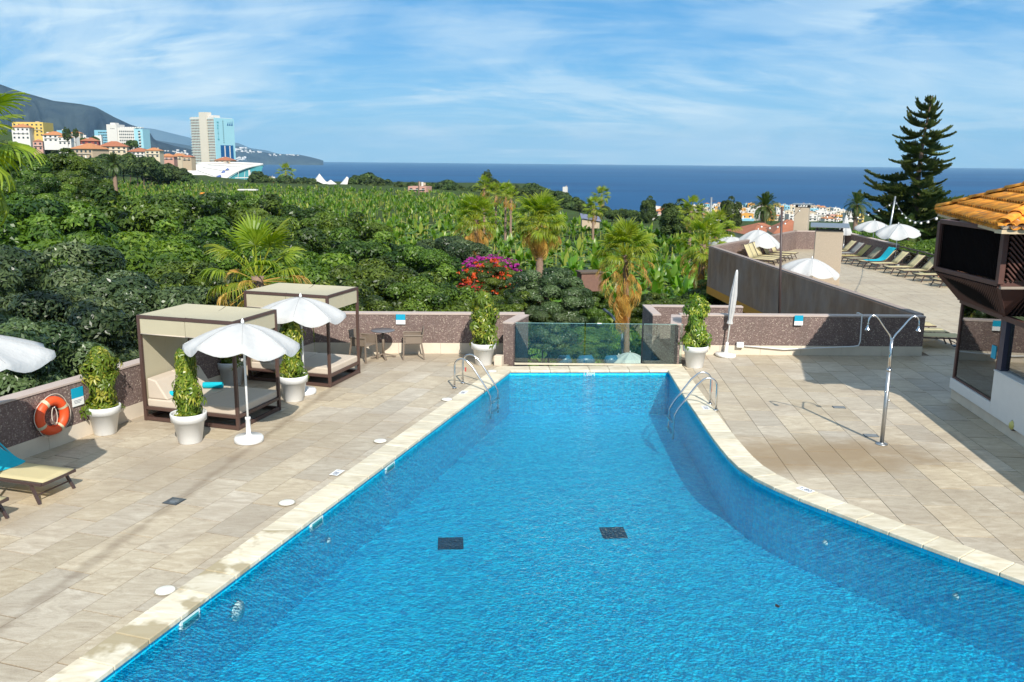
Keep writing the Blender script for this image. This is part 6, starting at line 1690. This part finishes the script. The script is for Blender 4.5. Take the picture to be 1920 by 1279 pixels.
for i, (x, y, px) in enumerate(pts[:300]):
    z = ground(x, y); s = gp.uniform(.65, 1.1); lab = 'broad-leaved banana plant in the near rows of the plantation'
    if i < 70:
        t = thing('banana_plant', lab, 'banana plant', (x, y, z), gp.uniform(0, 6.28), GB); t.scale = (s,) * 3; link('stem', stemmesh, t)
        for k in range(9):
            o = link('leaf', leafmesh[gp.randrange(4)], t, (0, 0, 2.1 + .06 * k)); o.rotation_euler = (0, R(60) - gp.uniform(R(38), R(86)), k * 2.39996 + gp.uniform(-.4, .4)); o.scale = (gp.uniform(.75, 1.1),) * 3
    else:
        t = tag(link('banana_plant', BN[gp.randrange(5)], None, (x, y, z), gp.uniform(0, 6.28)), lab, 'banana plant', GB); t.scale = (s,) * 3
VV, FF, TT = [], [], []; off = 0
for (x, y, px) in pts[300:]:
    A_ = (BA if y < 95 else BL if y < 190 else BF)[gp.randrange(3)]; s = gp.uniform(.55, 1.05); a = gp.uniform(0, 6.28); ca, sa = math.cos(a) * s, math.sin(a) * s
    v = A_[0]; VV.append(np.stack([v[:, 0] * ca - v[:, 1] * sa + x, v[:, 0] * sa + v[:, 1] * ca + y, v[:, 2] * s + ground(x, y)], 1)); FF.append(A_[1] + off); TT.append(np.clip(A_[2] + gp.uniform(-.2, .2), 0, 1)); off += len(v)
tag(link('plantation', npmesh('plantation', np.concatenate(VV), np.concatenate(FF), M_BANANA, np.concatenate(TT))), 'banana plantation stretching away to the far tree line', 'banana plants', kind='stuff')
print('banana', len(pts), 'faces', sum(len(f) for f in FF))
# ---------------------------------------------------------------- sea, mountains
def m_sea():
    a = N('sea_water'); v = a.pos((1, .35, 1)); f = a.noise(a.pos((.4, 1, 1)), .0016, 6, .6); n1 = a.noise(a.pos((.35, 1, 1)), .05, 5, .65)
    c = a.ramp(f, [(.35, (.002, .048, .14)), (.6, (.004, .075, .19))])
    c = a.mix(a.ramp(n1, [(.60, 0.0), (.72, .28)]), c, (.03, .16, .30))
    return a.done(a.pr(c, .55, 0, a.bump(n1, .9, 3.0), .18))
m = MB(); m.add([(-60000, 250, -80), (60000, 250, -80), (60000, 36000, -80), (-60000, 36000, -80)], [(0, 1, 2, 3)]); tag(m.build('sea', m_sea()), kind='structure')
def m_mountain(name, c0, c1):
    a = N(name); v = a.pos(); f = a.noise(a.pos(scale=(1, 1, .6)), .0016, 8, .62); c = a.ramp(f, [(.35, c0), (.65, c1)]); return a.done(a.pr(c, .95, 0, a.bump(f, .6, 120), .05))
def ridge(name, P, Y, mat, seed, nx=120, foot=-84, front=.70, rough=.10, back=1.12):
    g = np.random.default_rng(seed); xs = np.linspace(P[0][0], P[-1][0], nx); ysx = np.interp(xs, [p[0] for p in P], [p[1] for p in P]); rows = []
    ph = g.uniform(0, 6, 12); K = 16
    V = []
    for i, (px, py) in enumerate(zip(xs, ysx)):
        top = at(px, py, Y); dirx = top.x / Y; hh = max(top.z - foot, 1)
        for k in range(K + 3):
            if k <= K:
                t = k / K; y = Y * (front + (1 - front) * t); prof = t ** 1.25
                nse = sum(math.sin((px * .05 * (j + 1) + ph[j] + 2.2 * t * (1 + j % 3))) / (j + 1) for j in range(8)) * rough * math.sin(math.pi * t) * .9
                z = foot + hh * max(0, prof + nse * (1 - t * .3)); x = dirx * y
            else: t = (k - K) / 2; y = Y * (1 + (back - 1) * t); z = foot + hh * (1 - t); x = dirx * y
            V.append((x, y, z))
    C_ = K + 3; F = [(i * C_ + k, (i + 1) * C_ + k, (i + 1) * C_ + k + 1, i * C_ + k + 1) for i in range(nx - 1) for k in range(C_ - 1)]
    return tag(link(name, npmesh(name, np.array(V), np.array(F), mat, smooth=True)), kind='structure')
MM1 = m_mountain('mountain_slope', (.012, .024, .045), (.055, .074, .078))  # blue of the distance haze mixed into the slope colour
ridge('mountain', [(-900, 120), (-500, 105), (-200, 120), (-40, 145), (0, 158), (30, 169), (75, 182), (100, 189), (150, 195), (180, 201), (215, 220), (245, 234), (262, 239), (282, 250), (290, 263), (330, 274), (372, 283), (430, 296), (455, 306)], 7000, MM1, 1, 260, rough=.17)
ridge('hills', [(270, 258), (300, 264), (355, 273), (420, 276), (445, 274), (480, 283), (505, 287), (530, 289), (560, 290), (580, 294), (600, 299), (606, 301)], 15000, MM1, 2, 100, front=.93, rough=.05)
ridge('far_mountain', [(240, 236), (290, 242), (330, 252), (372, 262), (430, 266), (446, 268), (470, 278), (500, 282), (520, 288), (545, 297)], 32000, MM1, 3, 60, front=.95, rough=.03)
# scattered white houses too small to tell apart
g = random.Random(12); m = MB()
def specks(x0, x1, y0, y1, Y, n, s):
    for _ in range(n):
        px = g.uniform(x0, x1); py = g.uniform(y0, y1); q = at(px, py, Y * g.uniform(.995, 1.0)); w = s * g.uniform(.5, 1.4); m.box((q.x, q.y, q.z), (w, w, w * .6))
specks(440, 470, 277, 284, 14300, 26, 26); specks(440, 462, 293, 302, 14000, 30, 24); specks(460, 490, 283, 287, 14400, 14, 24); specks(500, 560, 289, 292, 14500, 14, 22)
specks(300, 350, 281, 287, 6000, 14, 12); specks(325, 352, 286, 290, 5600, 12, 12); specks(32, 54, 195, 203, 6700, 12, 12); specks(60, 70, 210, 222, 6600, 6, 10)
tag(m.build('distant_houses', plain('distant_white', (.7, .68, .64), .8)), 'scattered tiny white houses on the far mountain slopes', 'houses', kind='stuff')

# ---------------------------------------------------------------- far buildings
W_ = {k: plain('render_' + k, tuple(.86 * q_ for q_ in c_), .8, var=.06, scale=.3) for k, c_ in {'white': (.74, .71, .66), 'cream': (.66, .56, .40), 'yellow': (.72, .52, .14), 'ochre': (.66, .34, .07), 'blue': (.26, .55, .68), 'pink': (.58, .32, .25), 'maroon': (.26, .055, .05), 'beige': (.55, .43, .30), 'cyan': (.36, .66, .75), 'palegreen': (.50, .62, .57), 'shaft': (.72, .66, .55)}.items()}
R_TERRA = plain('terracotta_roof', (.36, .13, .065), .85, var=.3, scale=.9, bump=.5, bscale=3)
R_ORANGE = plain('orange_tile_roof', (.46, .19, .075), .85, var=.25, scale=.9)
M_WIN = plain('window_glass_dark', (.035, .05, .06), .2, var=.1)
M_WINB = plain('blue_glass', (.01, .09, .25), .15, var=.1)
rh2 = random.Random(31)
def block(label, px, pybase, wpx, hpx, Y, wall, roof=None, rz=0.0, depth=None, floors=2, bays=3, parent=None, group=None, name='house', sink=6.0):
    s = Y / FPX; c_ = at(px, pybase, Y); w = wpx * s; h = hpx * s; d = depth or w * .8
    t = thing(name, label, 'house' if name == 'house' else 'building', (c_.x, c_.y + d / 2, c_.z), rz, group)
    MB().box((0, 0, h / 2 - sink / 2), (w, d, h + sink)).build('wall', W_[wall], t)
    if roof == 'flat':
        m = MB()
        for a, b, e, f in ((0, -d / 2 + .12, w, .24), (0, d / 2 - .12, w, .24), (-w / 2 + .12, 0, .24, d - .5), (w / 2 - .12, 0, .24, d - .5)): m.box((a, b, h + .35), (e, f, .7))
        m.build('parapet', W_[wall], t)
    elif roof:
        e = .06 * w; rh = min(w, d) * .26; m = MB(); a, b = w / 2 + e, d / 2 + e; L = max(0, a - b) if a > b else 0; Lb = max(0, b - a)
        m.add([(-a, -b, h), (a, -b, h), (a, b, h), (-a, b, h), (-L, -Lb, h + rh), (L, Lb, h + rh)], [(0, 1, 5, 4) if L else (0, 1, 4), (1, 2, 5) if L else (1, 2, 5, 4), (2, 3, 4, 5) if L else (2, 3, 5), (3, 0, 4) if L else (3, 0, 4, 5), (3, 2, 1, 0)]); m.build('roof', R_TERRA if roof == 'terra' else R_ORANGE, t)
    for k in range(rh2.randrange(1, 4)):
        bw = rh2.uniform(.06, .16) * w; MB().box((rh2.uniform(-.35, .35) * w, rh2.uniform(-.1, .3) * d, h + (.9 if roof == 'flat' else min(w, d) * .14)), (bw, bw, rh2.uniform(1.2, 2.4))).build('chimney', W_['white' if rh2.random() < .6 else 'beige'], t)
    if hpx > 6:
        MB().box((0, -d / 2 - .35, h * .52), (w * .86, .7, .18)).build('balcony', W_['white'], t)
        fh = h / floors
        for i in range(floors):
            for j in range(bays):
                x = -w / 2 + w * (j + .5) / bays; MB().box((x, -d / 2 - .02, fh * (i + .5)), (w / bays * .42, .12, fh * .45)).build('window', M_WIN, t)
    return t
# sail-marked tower hotel
s9 = 900 / FPX
cn = at(407, 306, 900)
tw = thing('hotel_tower', 'tall white and pale blue hotel tower with three sails and vertical lettering', 'hotel tower', (cn.x, 900, cn.z), 0)
th = R(24); ux = Vector((-math.cos(th), math.sin(th), 0)); uy = Vector((math.cos(R(62)), math.sin(R(62)), 0))   # along the front (to the left) and along the side (to the right)
FW = 53 * s9 / math.cos(th) * 1.02; SW = 31 * s9 / math.cos(R(62)) * 1.0; TH = 81 * s9; sink = 20
def quadprism(nm, a0, a1, b0, b1, z0, z1, mt):
    pts_ = [ux * a0 + uy * b0, ux * a1 + uy * b0, ux * a1 + uy * b1, ux * a0 + uy * b1]; return MB().prism([(p.x, p.y) for p in pts_], z0, z1).build(nm, mt, tw)
SW = min(SW, 26)
quadprism('tower_body', 1.0, FW, 1.2, SW, -sink, TH - .8, W_['cyan'])
quadprism('side_wall', -.0, .98, -.0, SW, -sink, TH, W_['cyan'])
quadprism('roof_edge', 1.0, FW, 0, SW - 1, TH - .78, TH + .4, W_['white'])
quadprism('lift_shaft', FW * .30, FW * .58, -1.3, 6, -sink, TH + 5.6, W_['shaft'])
quadprism('plant_room', FW * .05, FW * .30, 2, 9, TH + .4, TH + 2.6, W_['white'])
quadprism('roof_tank', FW * .62, FW * .9, 2, 7, TH + .4, TH + 1.8, W_['blue'])
NF = 17; fh = (TH + 1) / NF
for i in range(NF):
    z = i * fh
    for a0, a1, nb_ in ((1.0, FW * .295, 5), (FW * .585, FW, 7)):
        quadprism('balcony', a0, a1, -.15, 1.05, z, z + .2, W_['white'])
        quadprism('balcony_front', a0, a1, -.15, -.05, z + .28, z + 1.0, W_['palegreen'])
        for k in range(nb_):
            x0 = a0 + (a1 - a0) * k / nb_; quadprism('divider', x0, x0 + .28, -.1, 1.18, z + .28, z + fh, W_['white'])
    for a0, a1 in ((1.0, FW * .295), (FW * .585, FW)): quadprism('window', a0, a1, 1.1, 1.19, z + .3, z + fh - .1, M_WIN)
ns = Vector((uy.y, -uy.x, 0))      # outward normal of the side face (towards the sea)
if ns.y > 0: ns = -ns
def sidebox(nm, b, z, w, h, mt, dep=.12):
    p_ = uy * b + ns * .06; M = Matrix.Rotation(math.atan2(uy.y, uy.x), 3, 'Z'); return MB().box((p_.x, p_.y, z), (w, dep, h), M=M).build(nm, mt, tw)
sidebox('glass_bay', SW * .56, TH * .19 - 4, SW * .66, TH * .40 + 9, M_WINB, .3)
for b in (.44, .70): sidebox('fin', SW * b, TH * .19 - 4, SW * .05, TH * .40 + 8, W_['white'], .7)
for k in range(12): sidebox('window', SW * .42, TH * (.46 + .043 * k), SW * .045, TH * .018, M_WIN)
angs = math.atan2(uy.y, uy.x)
for k, ch in enumerate('MARITIM'):
    p_ = uy * (SW * .14) + ns * .3; o = text_mesh('letter', ch, TH * .062, plain('sign_green', (.05, .35, .42), .5), tw, .15, (p_.x, p_.y, TH * (.90 - .062 * k)), (R(90), 0, angs))
for k in range(3):
    b = SW * (.66 + .11 * k); z0_ = TH * .84; m = MB(); hh = TH * (.085 + .012 * k)
    a_, b_, c_ = uy * (b - SW * .035) + ns * .2, uy * (b + SW * .035) + ns * .2, uy * (b + SW * .03) + ns * .2
    m.add([a_ + Vector((0, 0, z0_)), b_ + Vector((0, 0, z0_)), c_ + Vector((0, 0, z0_ + hh))], [(0, 1, 2)]); o = m.build('sail_logo', M_WINB, tw); sd_ = o.modifiers.new('s', 'SOLIDIFY'); sd_.thickness = .2
# slab hotel
s1k = 1000 / FPX; cb_ = at(214, 288, 1000)
hb = thing('slab_hotel', 'long white and pale blue slab hotel with a taller white shaft', 'hotel', (cb_.x, 1000, cb_.z), R(-8))
def sb(nm, x0, x1, z0, z1, mt, y0=0.0, y1=14.0): return MB().box(((x0 + x1) / 2 * s1k, (y0 + y1) / 2, (z0 + z1) / 2 * s1k), ((x1 - x0) * s1k, y1 - y0, (z1 - z0) * s1k)).build(nm, mt, hb)
sb('wing', -40, -11, -30, 42, W_['blue'], 4, 16); sb('stair_shaft', -11, 9, -30, 52, W_['white'], 0, 16); sb('shaft_top', -5, 4, 52, 55, W_['white'], 2, 10); sb('wing', 9, 41, -30, 46, W_['white'], 1.5, 16); sb('end_wing', 41, 58, -30, 44, W_['cyan'], 1.5, 16)
for k in range(9):
    sb('roof_box', 12 + k * 4.8, 14.5 + k * 4.8, 46, 47.8, W_['white'], 4, 10)
for i in range(7):
    for j in range(8): sb('window', 12 + j * 3.7, 14 + j * 3.7, 6 + i * 5.4, 8.6 + i * 5.4, M_WIN, 1.3, 1.6)
    for j in range(7): sb('window', -32 + j * 3.0, -30 + j * 3.0, 9 + i * 4.6, 11.2 + i * 4.6, M_WIN, 3.8, 4.1)
    sb('balcony', 50, 54, 4 + i * 5.4, 6 + i * 5.4, W_['white'], .6, 1.6); sb('window', 49, 53, 6.4 + i * 5.4, 8.4 + i * 5.4, M_WIN, 1.3, 1.6)
for k in range(3): sb('vent', -3 + k * 3, -1.5 + k * 3, 44, 45, M_WIN, -.2, .1)
# congress hall with the swept white roof
s7 = 690 / FPX; cc = at(345, 340, 690)
cg = thing('congress_hall', 'low white hall with a swept curved roof and a glazed end, before the tower', 'hall', (cc.x, 690, cc.z), 0)
def cp(px, py, dy=0.0): return Vector(((px - 345) * s7, dy, (340 - py) * s7))
m = MB(); m.smooth = True; edge = [(345, 309), (352, 318), (372, 330), (400, 338), (411, 341)]; top = []
K = 16; curve = [(412, 343), (424, 334), (436, 326), (448, 318), (458, 312), (466, 309), (472, 308)]
lo_ = [cp(345 + 67 * (k / K), 312 + 31 * (k / K) ** .55) for k in range(K + 1)]
vs = []
for k in range(K + 1):
    t = k / K
    xb = 345 + 67 * t; yb = 312 + 31 * min(1, t * 1.6) ** .8
    xt = 345 + 127 * t; yt = 309 - 2.0 * math.sin(math.pi * t)
    for j in range(9):
        s = j / 8; bulge = math.sin(math.pi * s) * 3.4
        vs.append(cp(xb + (xt - xb) * s ** 1.15, yb + (yt - yb) * s - bulge * t * 2, 30 * s))
m.add(vs, [(k * 9 + j, (k + 1) * 9 + j, (k + 1) * 9 + j + 1, k * 9 + j + 1) for k in range(K) for j in range(8)])
o = m.build('shell_roof', W_['white'], cg); sd_ = o.modifiers.new('s', 'SOLIDIFY'); sd_.thickness = .9
MB().tube([vs[j * 1 + K * 9] + Vector((0, -.3, .2)) for j in range(9)], 1.1, 8).build('roof_arch', W_['white'], cg)
MB().tube([vs[8 + 9 * k] + Vector((0, 0, .3)) for k in range(K + 1)], .8, 8).build('roof_arch', W_['white'], cg)
m = MB(); arcs = [vs[K * 9 + j] for j in range(9)]; vv = [p + Vector((1.2, 3, -.6)) for p in arcs] + [cp(475, 312, 26), cp(475, 343, 10), cp(414, 345, 3)]
m.add(vv, [tuple(range(len(vv)))]); o = m.build('glass_wall', plain('teal_glass', (.05, .22, .24), .12), cg); sd_ = o.modifiers.new('s', 'SOLIDIFY'); sd_.thickness = .4
MB().beam(cp(436, 333, 5), cp(474, 332, 8), .5, .6).build('floor_band', W_['white'], cg)
for px in (440, 452, 463): MB().beam(cp(px, 343, 5), cp(px, 322, 9), .25, .25).build('mullion', W_['white'], cg)
MB().box(cp(468, 335, -2), (1.2, 1.2, 14)).build('column', W_['white'], cg)
for j, (t, s) in enumerate(((.35, .35), (.5, .6), (.35, .6))):
    pass
for s in (2, 4, 6): MB().tube([vs[k * 9 + s] + Vector((0, -.55, .45)) for k in range(4, 14)], .14, 4).build('roof_rib', M_WIN, cg)
for px, py, w in ((405, 331, 3.6), (409, 323, 2.6), (414, 319, 2.4)): MB().tube([cp(px - w, py + 2, -1.2 + (340 - py) * .8), cp(px + w, py - 1.5, -1.2 + (340 - py) * .8)], [.9, 1.1], 8).build('roof_light', plain('blue_roof_light', (.06, .12, .35), .4), cg)
tag(MB().prism([(cc.x - 6, 678), (cc.x + 60, 678), (cc.x + 60, 720), (cc.x - 6, 720)], cc.z - 14, cc.z - .5).build('hall_podium', W_['beige']), 'beige podium under the swept-roof hall', 'podium')
# white tents
def tent(label, px, py, wpx, hpx, Y, peaks):
    s = Y / FPX; c_ = at(px, py, Y); t = thing('tent', label, 'tent', (c_.x, c_.y, c_.z)); m = MB(); m.smooth = False; K = 20; vs = []
    for i in range(K + 1):
        x = (i / K - .5) * wpx * s; h = 0
        for pk, ph_ in peaks: h = max(h, ph_ * max(0, 1 - abs(i / K - pk) / .42) ** 1.1)
        h = (h * .72 + .28) * hpx * s
        for j, (yy, f) in enumerate(((-6, .35), (-3, .66), (0, 1.0), (3, .66), (6, .35))): vs.append((x, yy, h * f))
    m.add(vs, [(i * 5 + j, (i + 1) * 5 + j, (i + 1) * 5 + j + 1, i * 5 + j + 1) for i in range(K) for j in range(4)]); o = m.build('canvas', W_['white'], t); sd_ = o.modifiers.new('s', 'SOLIDIFY'); sd_.thickness = .15
    for pk, ph_ in peaks: MB().tube([((pk - .5) * wpx * s, 0, -3), ((pk - .5) * wpx * s, 0, ph_ * hpx * s)], .2, 6).build('mast', M_GALV, t)
tent('white peaked tent at the far edge of the plantation, left of the pair', 601, 347, 30, 21, 570, ((.45, 1.0),))
tent('white tent with two raised ends, right of the peaked tent', 635, 355, 38, 24, 560, ((.12, .62), (.92, 1.0)))
o_ = at(383, 366, 85); tag(MB().box((o_.x, 85, o_.z), (.8, .7, .5), R(20)).build('shelter', plain('orange_cloth', (.75, .25, .02), .8), None, bevel=.12), 'small orange cloth shelter among the trees below the swept-roof hall', 'shelter')
tag(MB().box((at(465, 356, 330).x, 330, at(465, 356, 330).z), (7, 3, .5), 0).build('greenhouse_roof', W_['white'], None, bevel=.1), 'low pale greenhouse roof in the plantation below the glazed hall', 'greenhouse')
# hillside houses
HL = [(52, 256, 54, 24, 700, 'yellow', 'flat', 4, 7, 'yellow apartment block high on the left hillside'), (38, 262, 30, 22, 690, 'white', 'orange', 3, 4, 'white house with orange roof left of the yellow apartments'),
      (97, 266, 34, 12, 680, 'white', 'orange', 2, 4, 'white house with long orange roof right of the yellow apartments'), (93, 252, 10, 7, 760, 'white', 'flat', 1, 2, 'tiny white house directly above the long orange roof'),
      (120, 272, 22, 14, 660, 'white', 'orange', 2, 3, 'white two-storey house with dark trees left of the maroon one'), (165, 278, 30, 13, 640, 'maroon', 'terra', 2, 3, 'maroon house with red roof in the middle of the hillside'),
      (160, 298, 50, 18, 600, 'beige', 'orange', 2, 5, 'beige house with broad orange roof, largest of the hillside row'), (165, 312, 22, 14, 590, 'yellow', None, 2, 2, 'yellow annex under the broad orange roof'), (207, 288, 46, 13, 620, 'cream', 'terra', 2, 5, 'cream house with wide red roof before the slab hotel'),
      (140, 258, 18, 8, 800, 'cream', 'orange', 1, 2, 'small cream house near the grey pines'), (155, 262, 10, 7, 820, 'white', 'flat', 1, 2, 'small white house right of the grey pines'), (135, 266, 16, 8, 700, 'white', 'flat', 1, 3, 'white flat-roofed house below the grey pines'), (113, 252, 12, 6, 900, 'blue', 'flat', 1, 2, 'tiny pale blue house on the skyline of the hillside'),
      (258, 296, 34, 11, 620, 'white', 'terra', 2, 4, 'white house with red roof below the right end of the slab hotel'), (286, 296, 26, 13, 610, 'cream', 'orange', 2, 3, 'cream house with ochre roof right of the white one with red roof'), (312, 302, 26, 8, 640, 'pink', 'orange', 1, 3, 'low pink house with orange roof left of the tower'), (334, 302, 24, 9, 660, 'cream', 'orange', 1, 3, 'low cream house with orange roof at the tower foot'),
      (352, 304, 18, 9, 640, 'beige', 'terra', 1, 2, 'small beige house with red roof touching the tower foot'), (419, 308, 30, 7, 720, 'beige', 'terra', 1, 3, 'terracotta-roofed house in front of the tower right side'), (70, 282, 16, 16, 520, 'pink', 'terra', 2, 2, 'pinkish house among trees low on the left hillside'), (183, 262, 12, 6, 850, 'white', 'flat', 1, 2, 'tiny white house just left of the slab hotel'),
      (85, 243, 14, 6, 950, 'white', 'orange', 1, 2, 'tiny white house above and right of the yellow apartments'), (510, 343, 10, 9, 590, 'white', 'flat', 1, 1, 'tiny white house right of the glazed hall'), (541, 345, 14, 9, 590, 'white', 'flat', 1, 2, 'tiny white house under the small round palm'), (520, 348, 16, 5, 580, 'pink', 'terra', 1, 2, 'low red-roofed shed right of the glazed hall'),
      (786, 362, 36, 12, 430, 'pink', None, 1, 3, 'pinkish low house at the far plantation edge beside a post'), (1060, 358, 8, 6, 900, 'white', 'flat', 1, 1, 'tiny white house at the coast right of the tallest palm'), (1225, 400, 26, 10, 420, 'white', 'flat', 1, 3, 'white house with parapet left of the broad dark tree'), (1243, 408, 26, 12, 360, 'pink', 'orange', 2, 3, 'pinkish house with orange roof left of the broad dark tree'), (1238, 420, 18, 9, 300, 'blue', None, 1, 2, 'pale blue wall below the pinkish house')]
rh_ = random.Random(5)
for px, pb_, w, h, Y, wl_, rf_, fl, by, lab in HL: block(lab, px, pb_, w, h, Y, wl_, rf_, rh_.uniform(-.35, .35), floors=fl, bays=by)
q = at(785, 365, 300); pole('old_post', 'bare wooden post at the far edge of the plantation', Vector((q.x, 300, q.z - 6)), at(785, 340, 300), .22, M_BARK)
# seaside town
rows_ = [(392, 1250, 10), (397, 1050, 12), (403, 880, 14), (409, 760, 15)]
tcols = ['white'] * 11 + ['cream'] * 3 + ['yellow', 'blue', 'pink', 'ochre', 'beige']
TG = {}
for ri, (py, Y, w0) in enumerate(rows_):
    px = 1292 + ri * 3
    while px < 1605:
        w = w0 * rh_.uniform(.7, 1.4); col = tcols[rh_.randrange(len(tcols))]; h = rh_.uniform(7, 13)
        drop = np.interp(px, [1290, 1520, 1600], [0, 0, 14]) if px > 1500 else 0
        base_ = py + 3 + drop + rh_.uniform(-1.5, 1.5)
        rf_ = 'flat' if rh_.random() < .8 else 'orange'
        block('small %s %s house packed in the seaside town' % (col, 'flat-roofed' if rf_ == 'flat' else 'tile-roofed'), px, base_, w, h, Y * rh_.uniform(.97, 1.03), col, rf_, rh_.uniform(-.3, .3), floors=2, bays=2, group='small %s %s houses of the seaside town' % (col, 'flat-roofed' if rf_ == 'flat' else 'tile-roofed'), sink=30)
        px += w * rh_.uniform(.75, 1.0)
block('ochre house standing out in the seaside town, left of the date palm', 1398, 416, 26, 13, 500, 'ochre', 'flat', .2, floors=2, bays=2, sink=20)
block('pale blue house in front of the ochre one in the seaside town', 1400, 424, 30, 10, 420, 'blue', 'flat', -.2, floors=1, bays=3, sink=20)
block('yellow house beside the dark palm left of the giant pine', 1612, 418, 14, 14, 420, 'yellow', 'flat', .1, floors=2, bays=1, sink=20)
block('white house with parapet behind the half furled parasol', 1594, 414, 18, 12, 440, 'white', 'flat', .1, floors=2, bays=2, sink=20)
# villa with terracotta roofs just below the terrace
def hip(label, px, py, wpx, hpx, Y, depth, rz):
    s = Y / FPX; c_ = at(px, py, Y); w = wpx * s; t = thing('villa', label, 'house', (c_.x, c_.y, c_.z), rz); h = hpx * s; a = w / 2; b = depth / 2
    MB().box((0, 0, -2.5), (w * .92, depth * .92, 4.98)).build('wall', W_['cream'], t)
    m = MB(); m.add([(-a, -b, 0), (a, -b, 0), (a, b, 0), (-a, b, 0), (-a * .12, 0, h), (a * .12, 0, h)], [(0, 1, 5, 4), (1, 2, 5), (2, 3, 4, 5), (3, 0, 4), (3, 2, 1, 0)]); m.build('roof', R_TERRA, t)
    for k in range(3): MB().box((-a * .5 + k * a * .5, -b * .93, -1.4), (w * .12, .1, 1.1)).build('window', M_WIN, t)
hip('villa with a low hipped terracotta roof behind the left terrace parasols', 1425, 437, 84, 19, 95, 8, R(6))
hip('villa with a hipped terracotta roof left of the tall chimney', 1478, 434, 70, 22, 88, 7, R(-10))
# dark slate roof at the right of the tallest palm
q = at(1105, 408, 170); t = thing('barn', 'low shed with a slate-blue roof at the plantation edge right of the tallest palm', 'shed', (q.x, 170, q.z)); m = MB(); m.add([(-1.7, -1.5, .0), (2.2, -1.5, -.6), (2.2, 2, .1), (-1.7, 2, .7)], [(0, 1, 2, 3)]); o = m.build('roof', plain('slate', (.16, .17, .24), .6), t); sd_ = o.modifiers.new('s', 'SOLIDIFY'); sd_.thickness = .1
MB().box((.2, .3, -1.2), (3.4, 3, 1.6)).build('wall', W_['beige'], t)
# small stone hut and hose in the garden
q = at(1105, 512, 62); t = thing('garden_hut', 'small brown stone hut among the banana plants left of the near palm', 'hut', (q.x, 62, q.z), R(12)); MB().box((0, 0, -.6), (1.5, 1.2, 1.3)).build('wall', plain('brown_stone', (.2, .11, .08), .9, var=.3), t); MB().box((0, 0, .1), (1.7, 1.4, .1)).build('roof', M_BARK, t)
P = [at(1132, 580, 55), at(1145, 590, 54.5), at(1158, 606, 54), at(1166, 625, 53.5), at(1168, 670, 53)]
tag(MB().tube(P, .09, 6).build('curved_pipe', plain('grey_pipe', (.10, .13, .16), .5)), 'dark grey curved pipe beside the trunk of the near palm', 'pipe')
# ---------------------------------------------------------------- air
def haze(density):
    m = bpy.data.materials.new('air'); m.use_nodes = True; t = m.node_tree; t.nodes.clear(); o = t.nodes.new('ShaderNodeOutputMaterial'); v = t.nodes.new('ShaderNodeVolumePrincipled')
    v.inputs['Color'].default_value = (.45, .75, 1.0, 1); v.inputs['Density'].default_value = density; v.inputs['Anisotropy'].default_value = 0
    t.links.new(v.outputs[0], o.inputs['Volume'])
    ob_ = MB().box((0, 20000, 450), (130000, 42000, 1200)).build('haze', m); tag(ob_, kind='stuff'); return ob_
HAZE = 2.8e-5
if HAZE: haze(HAZE)
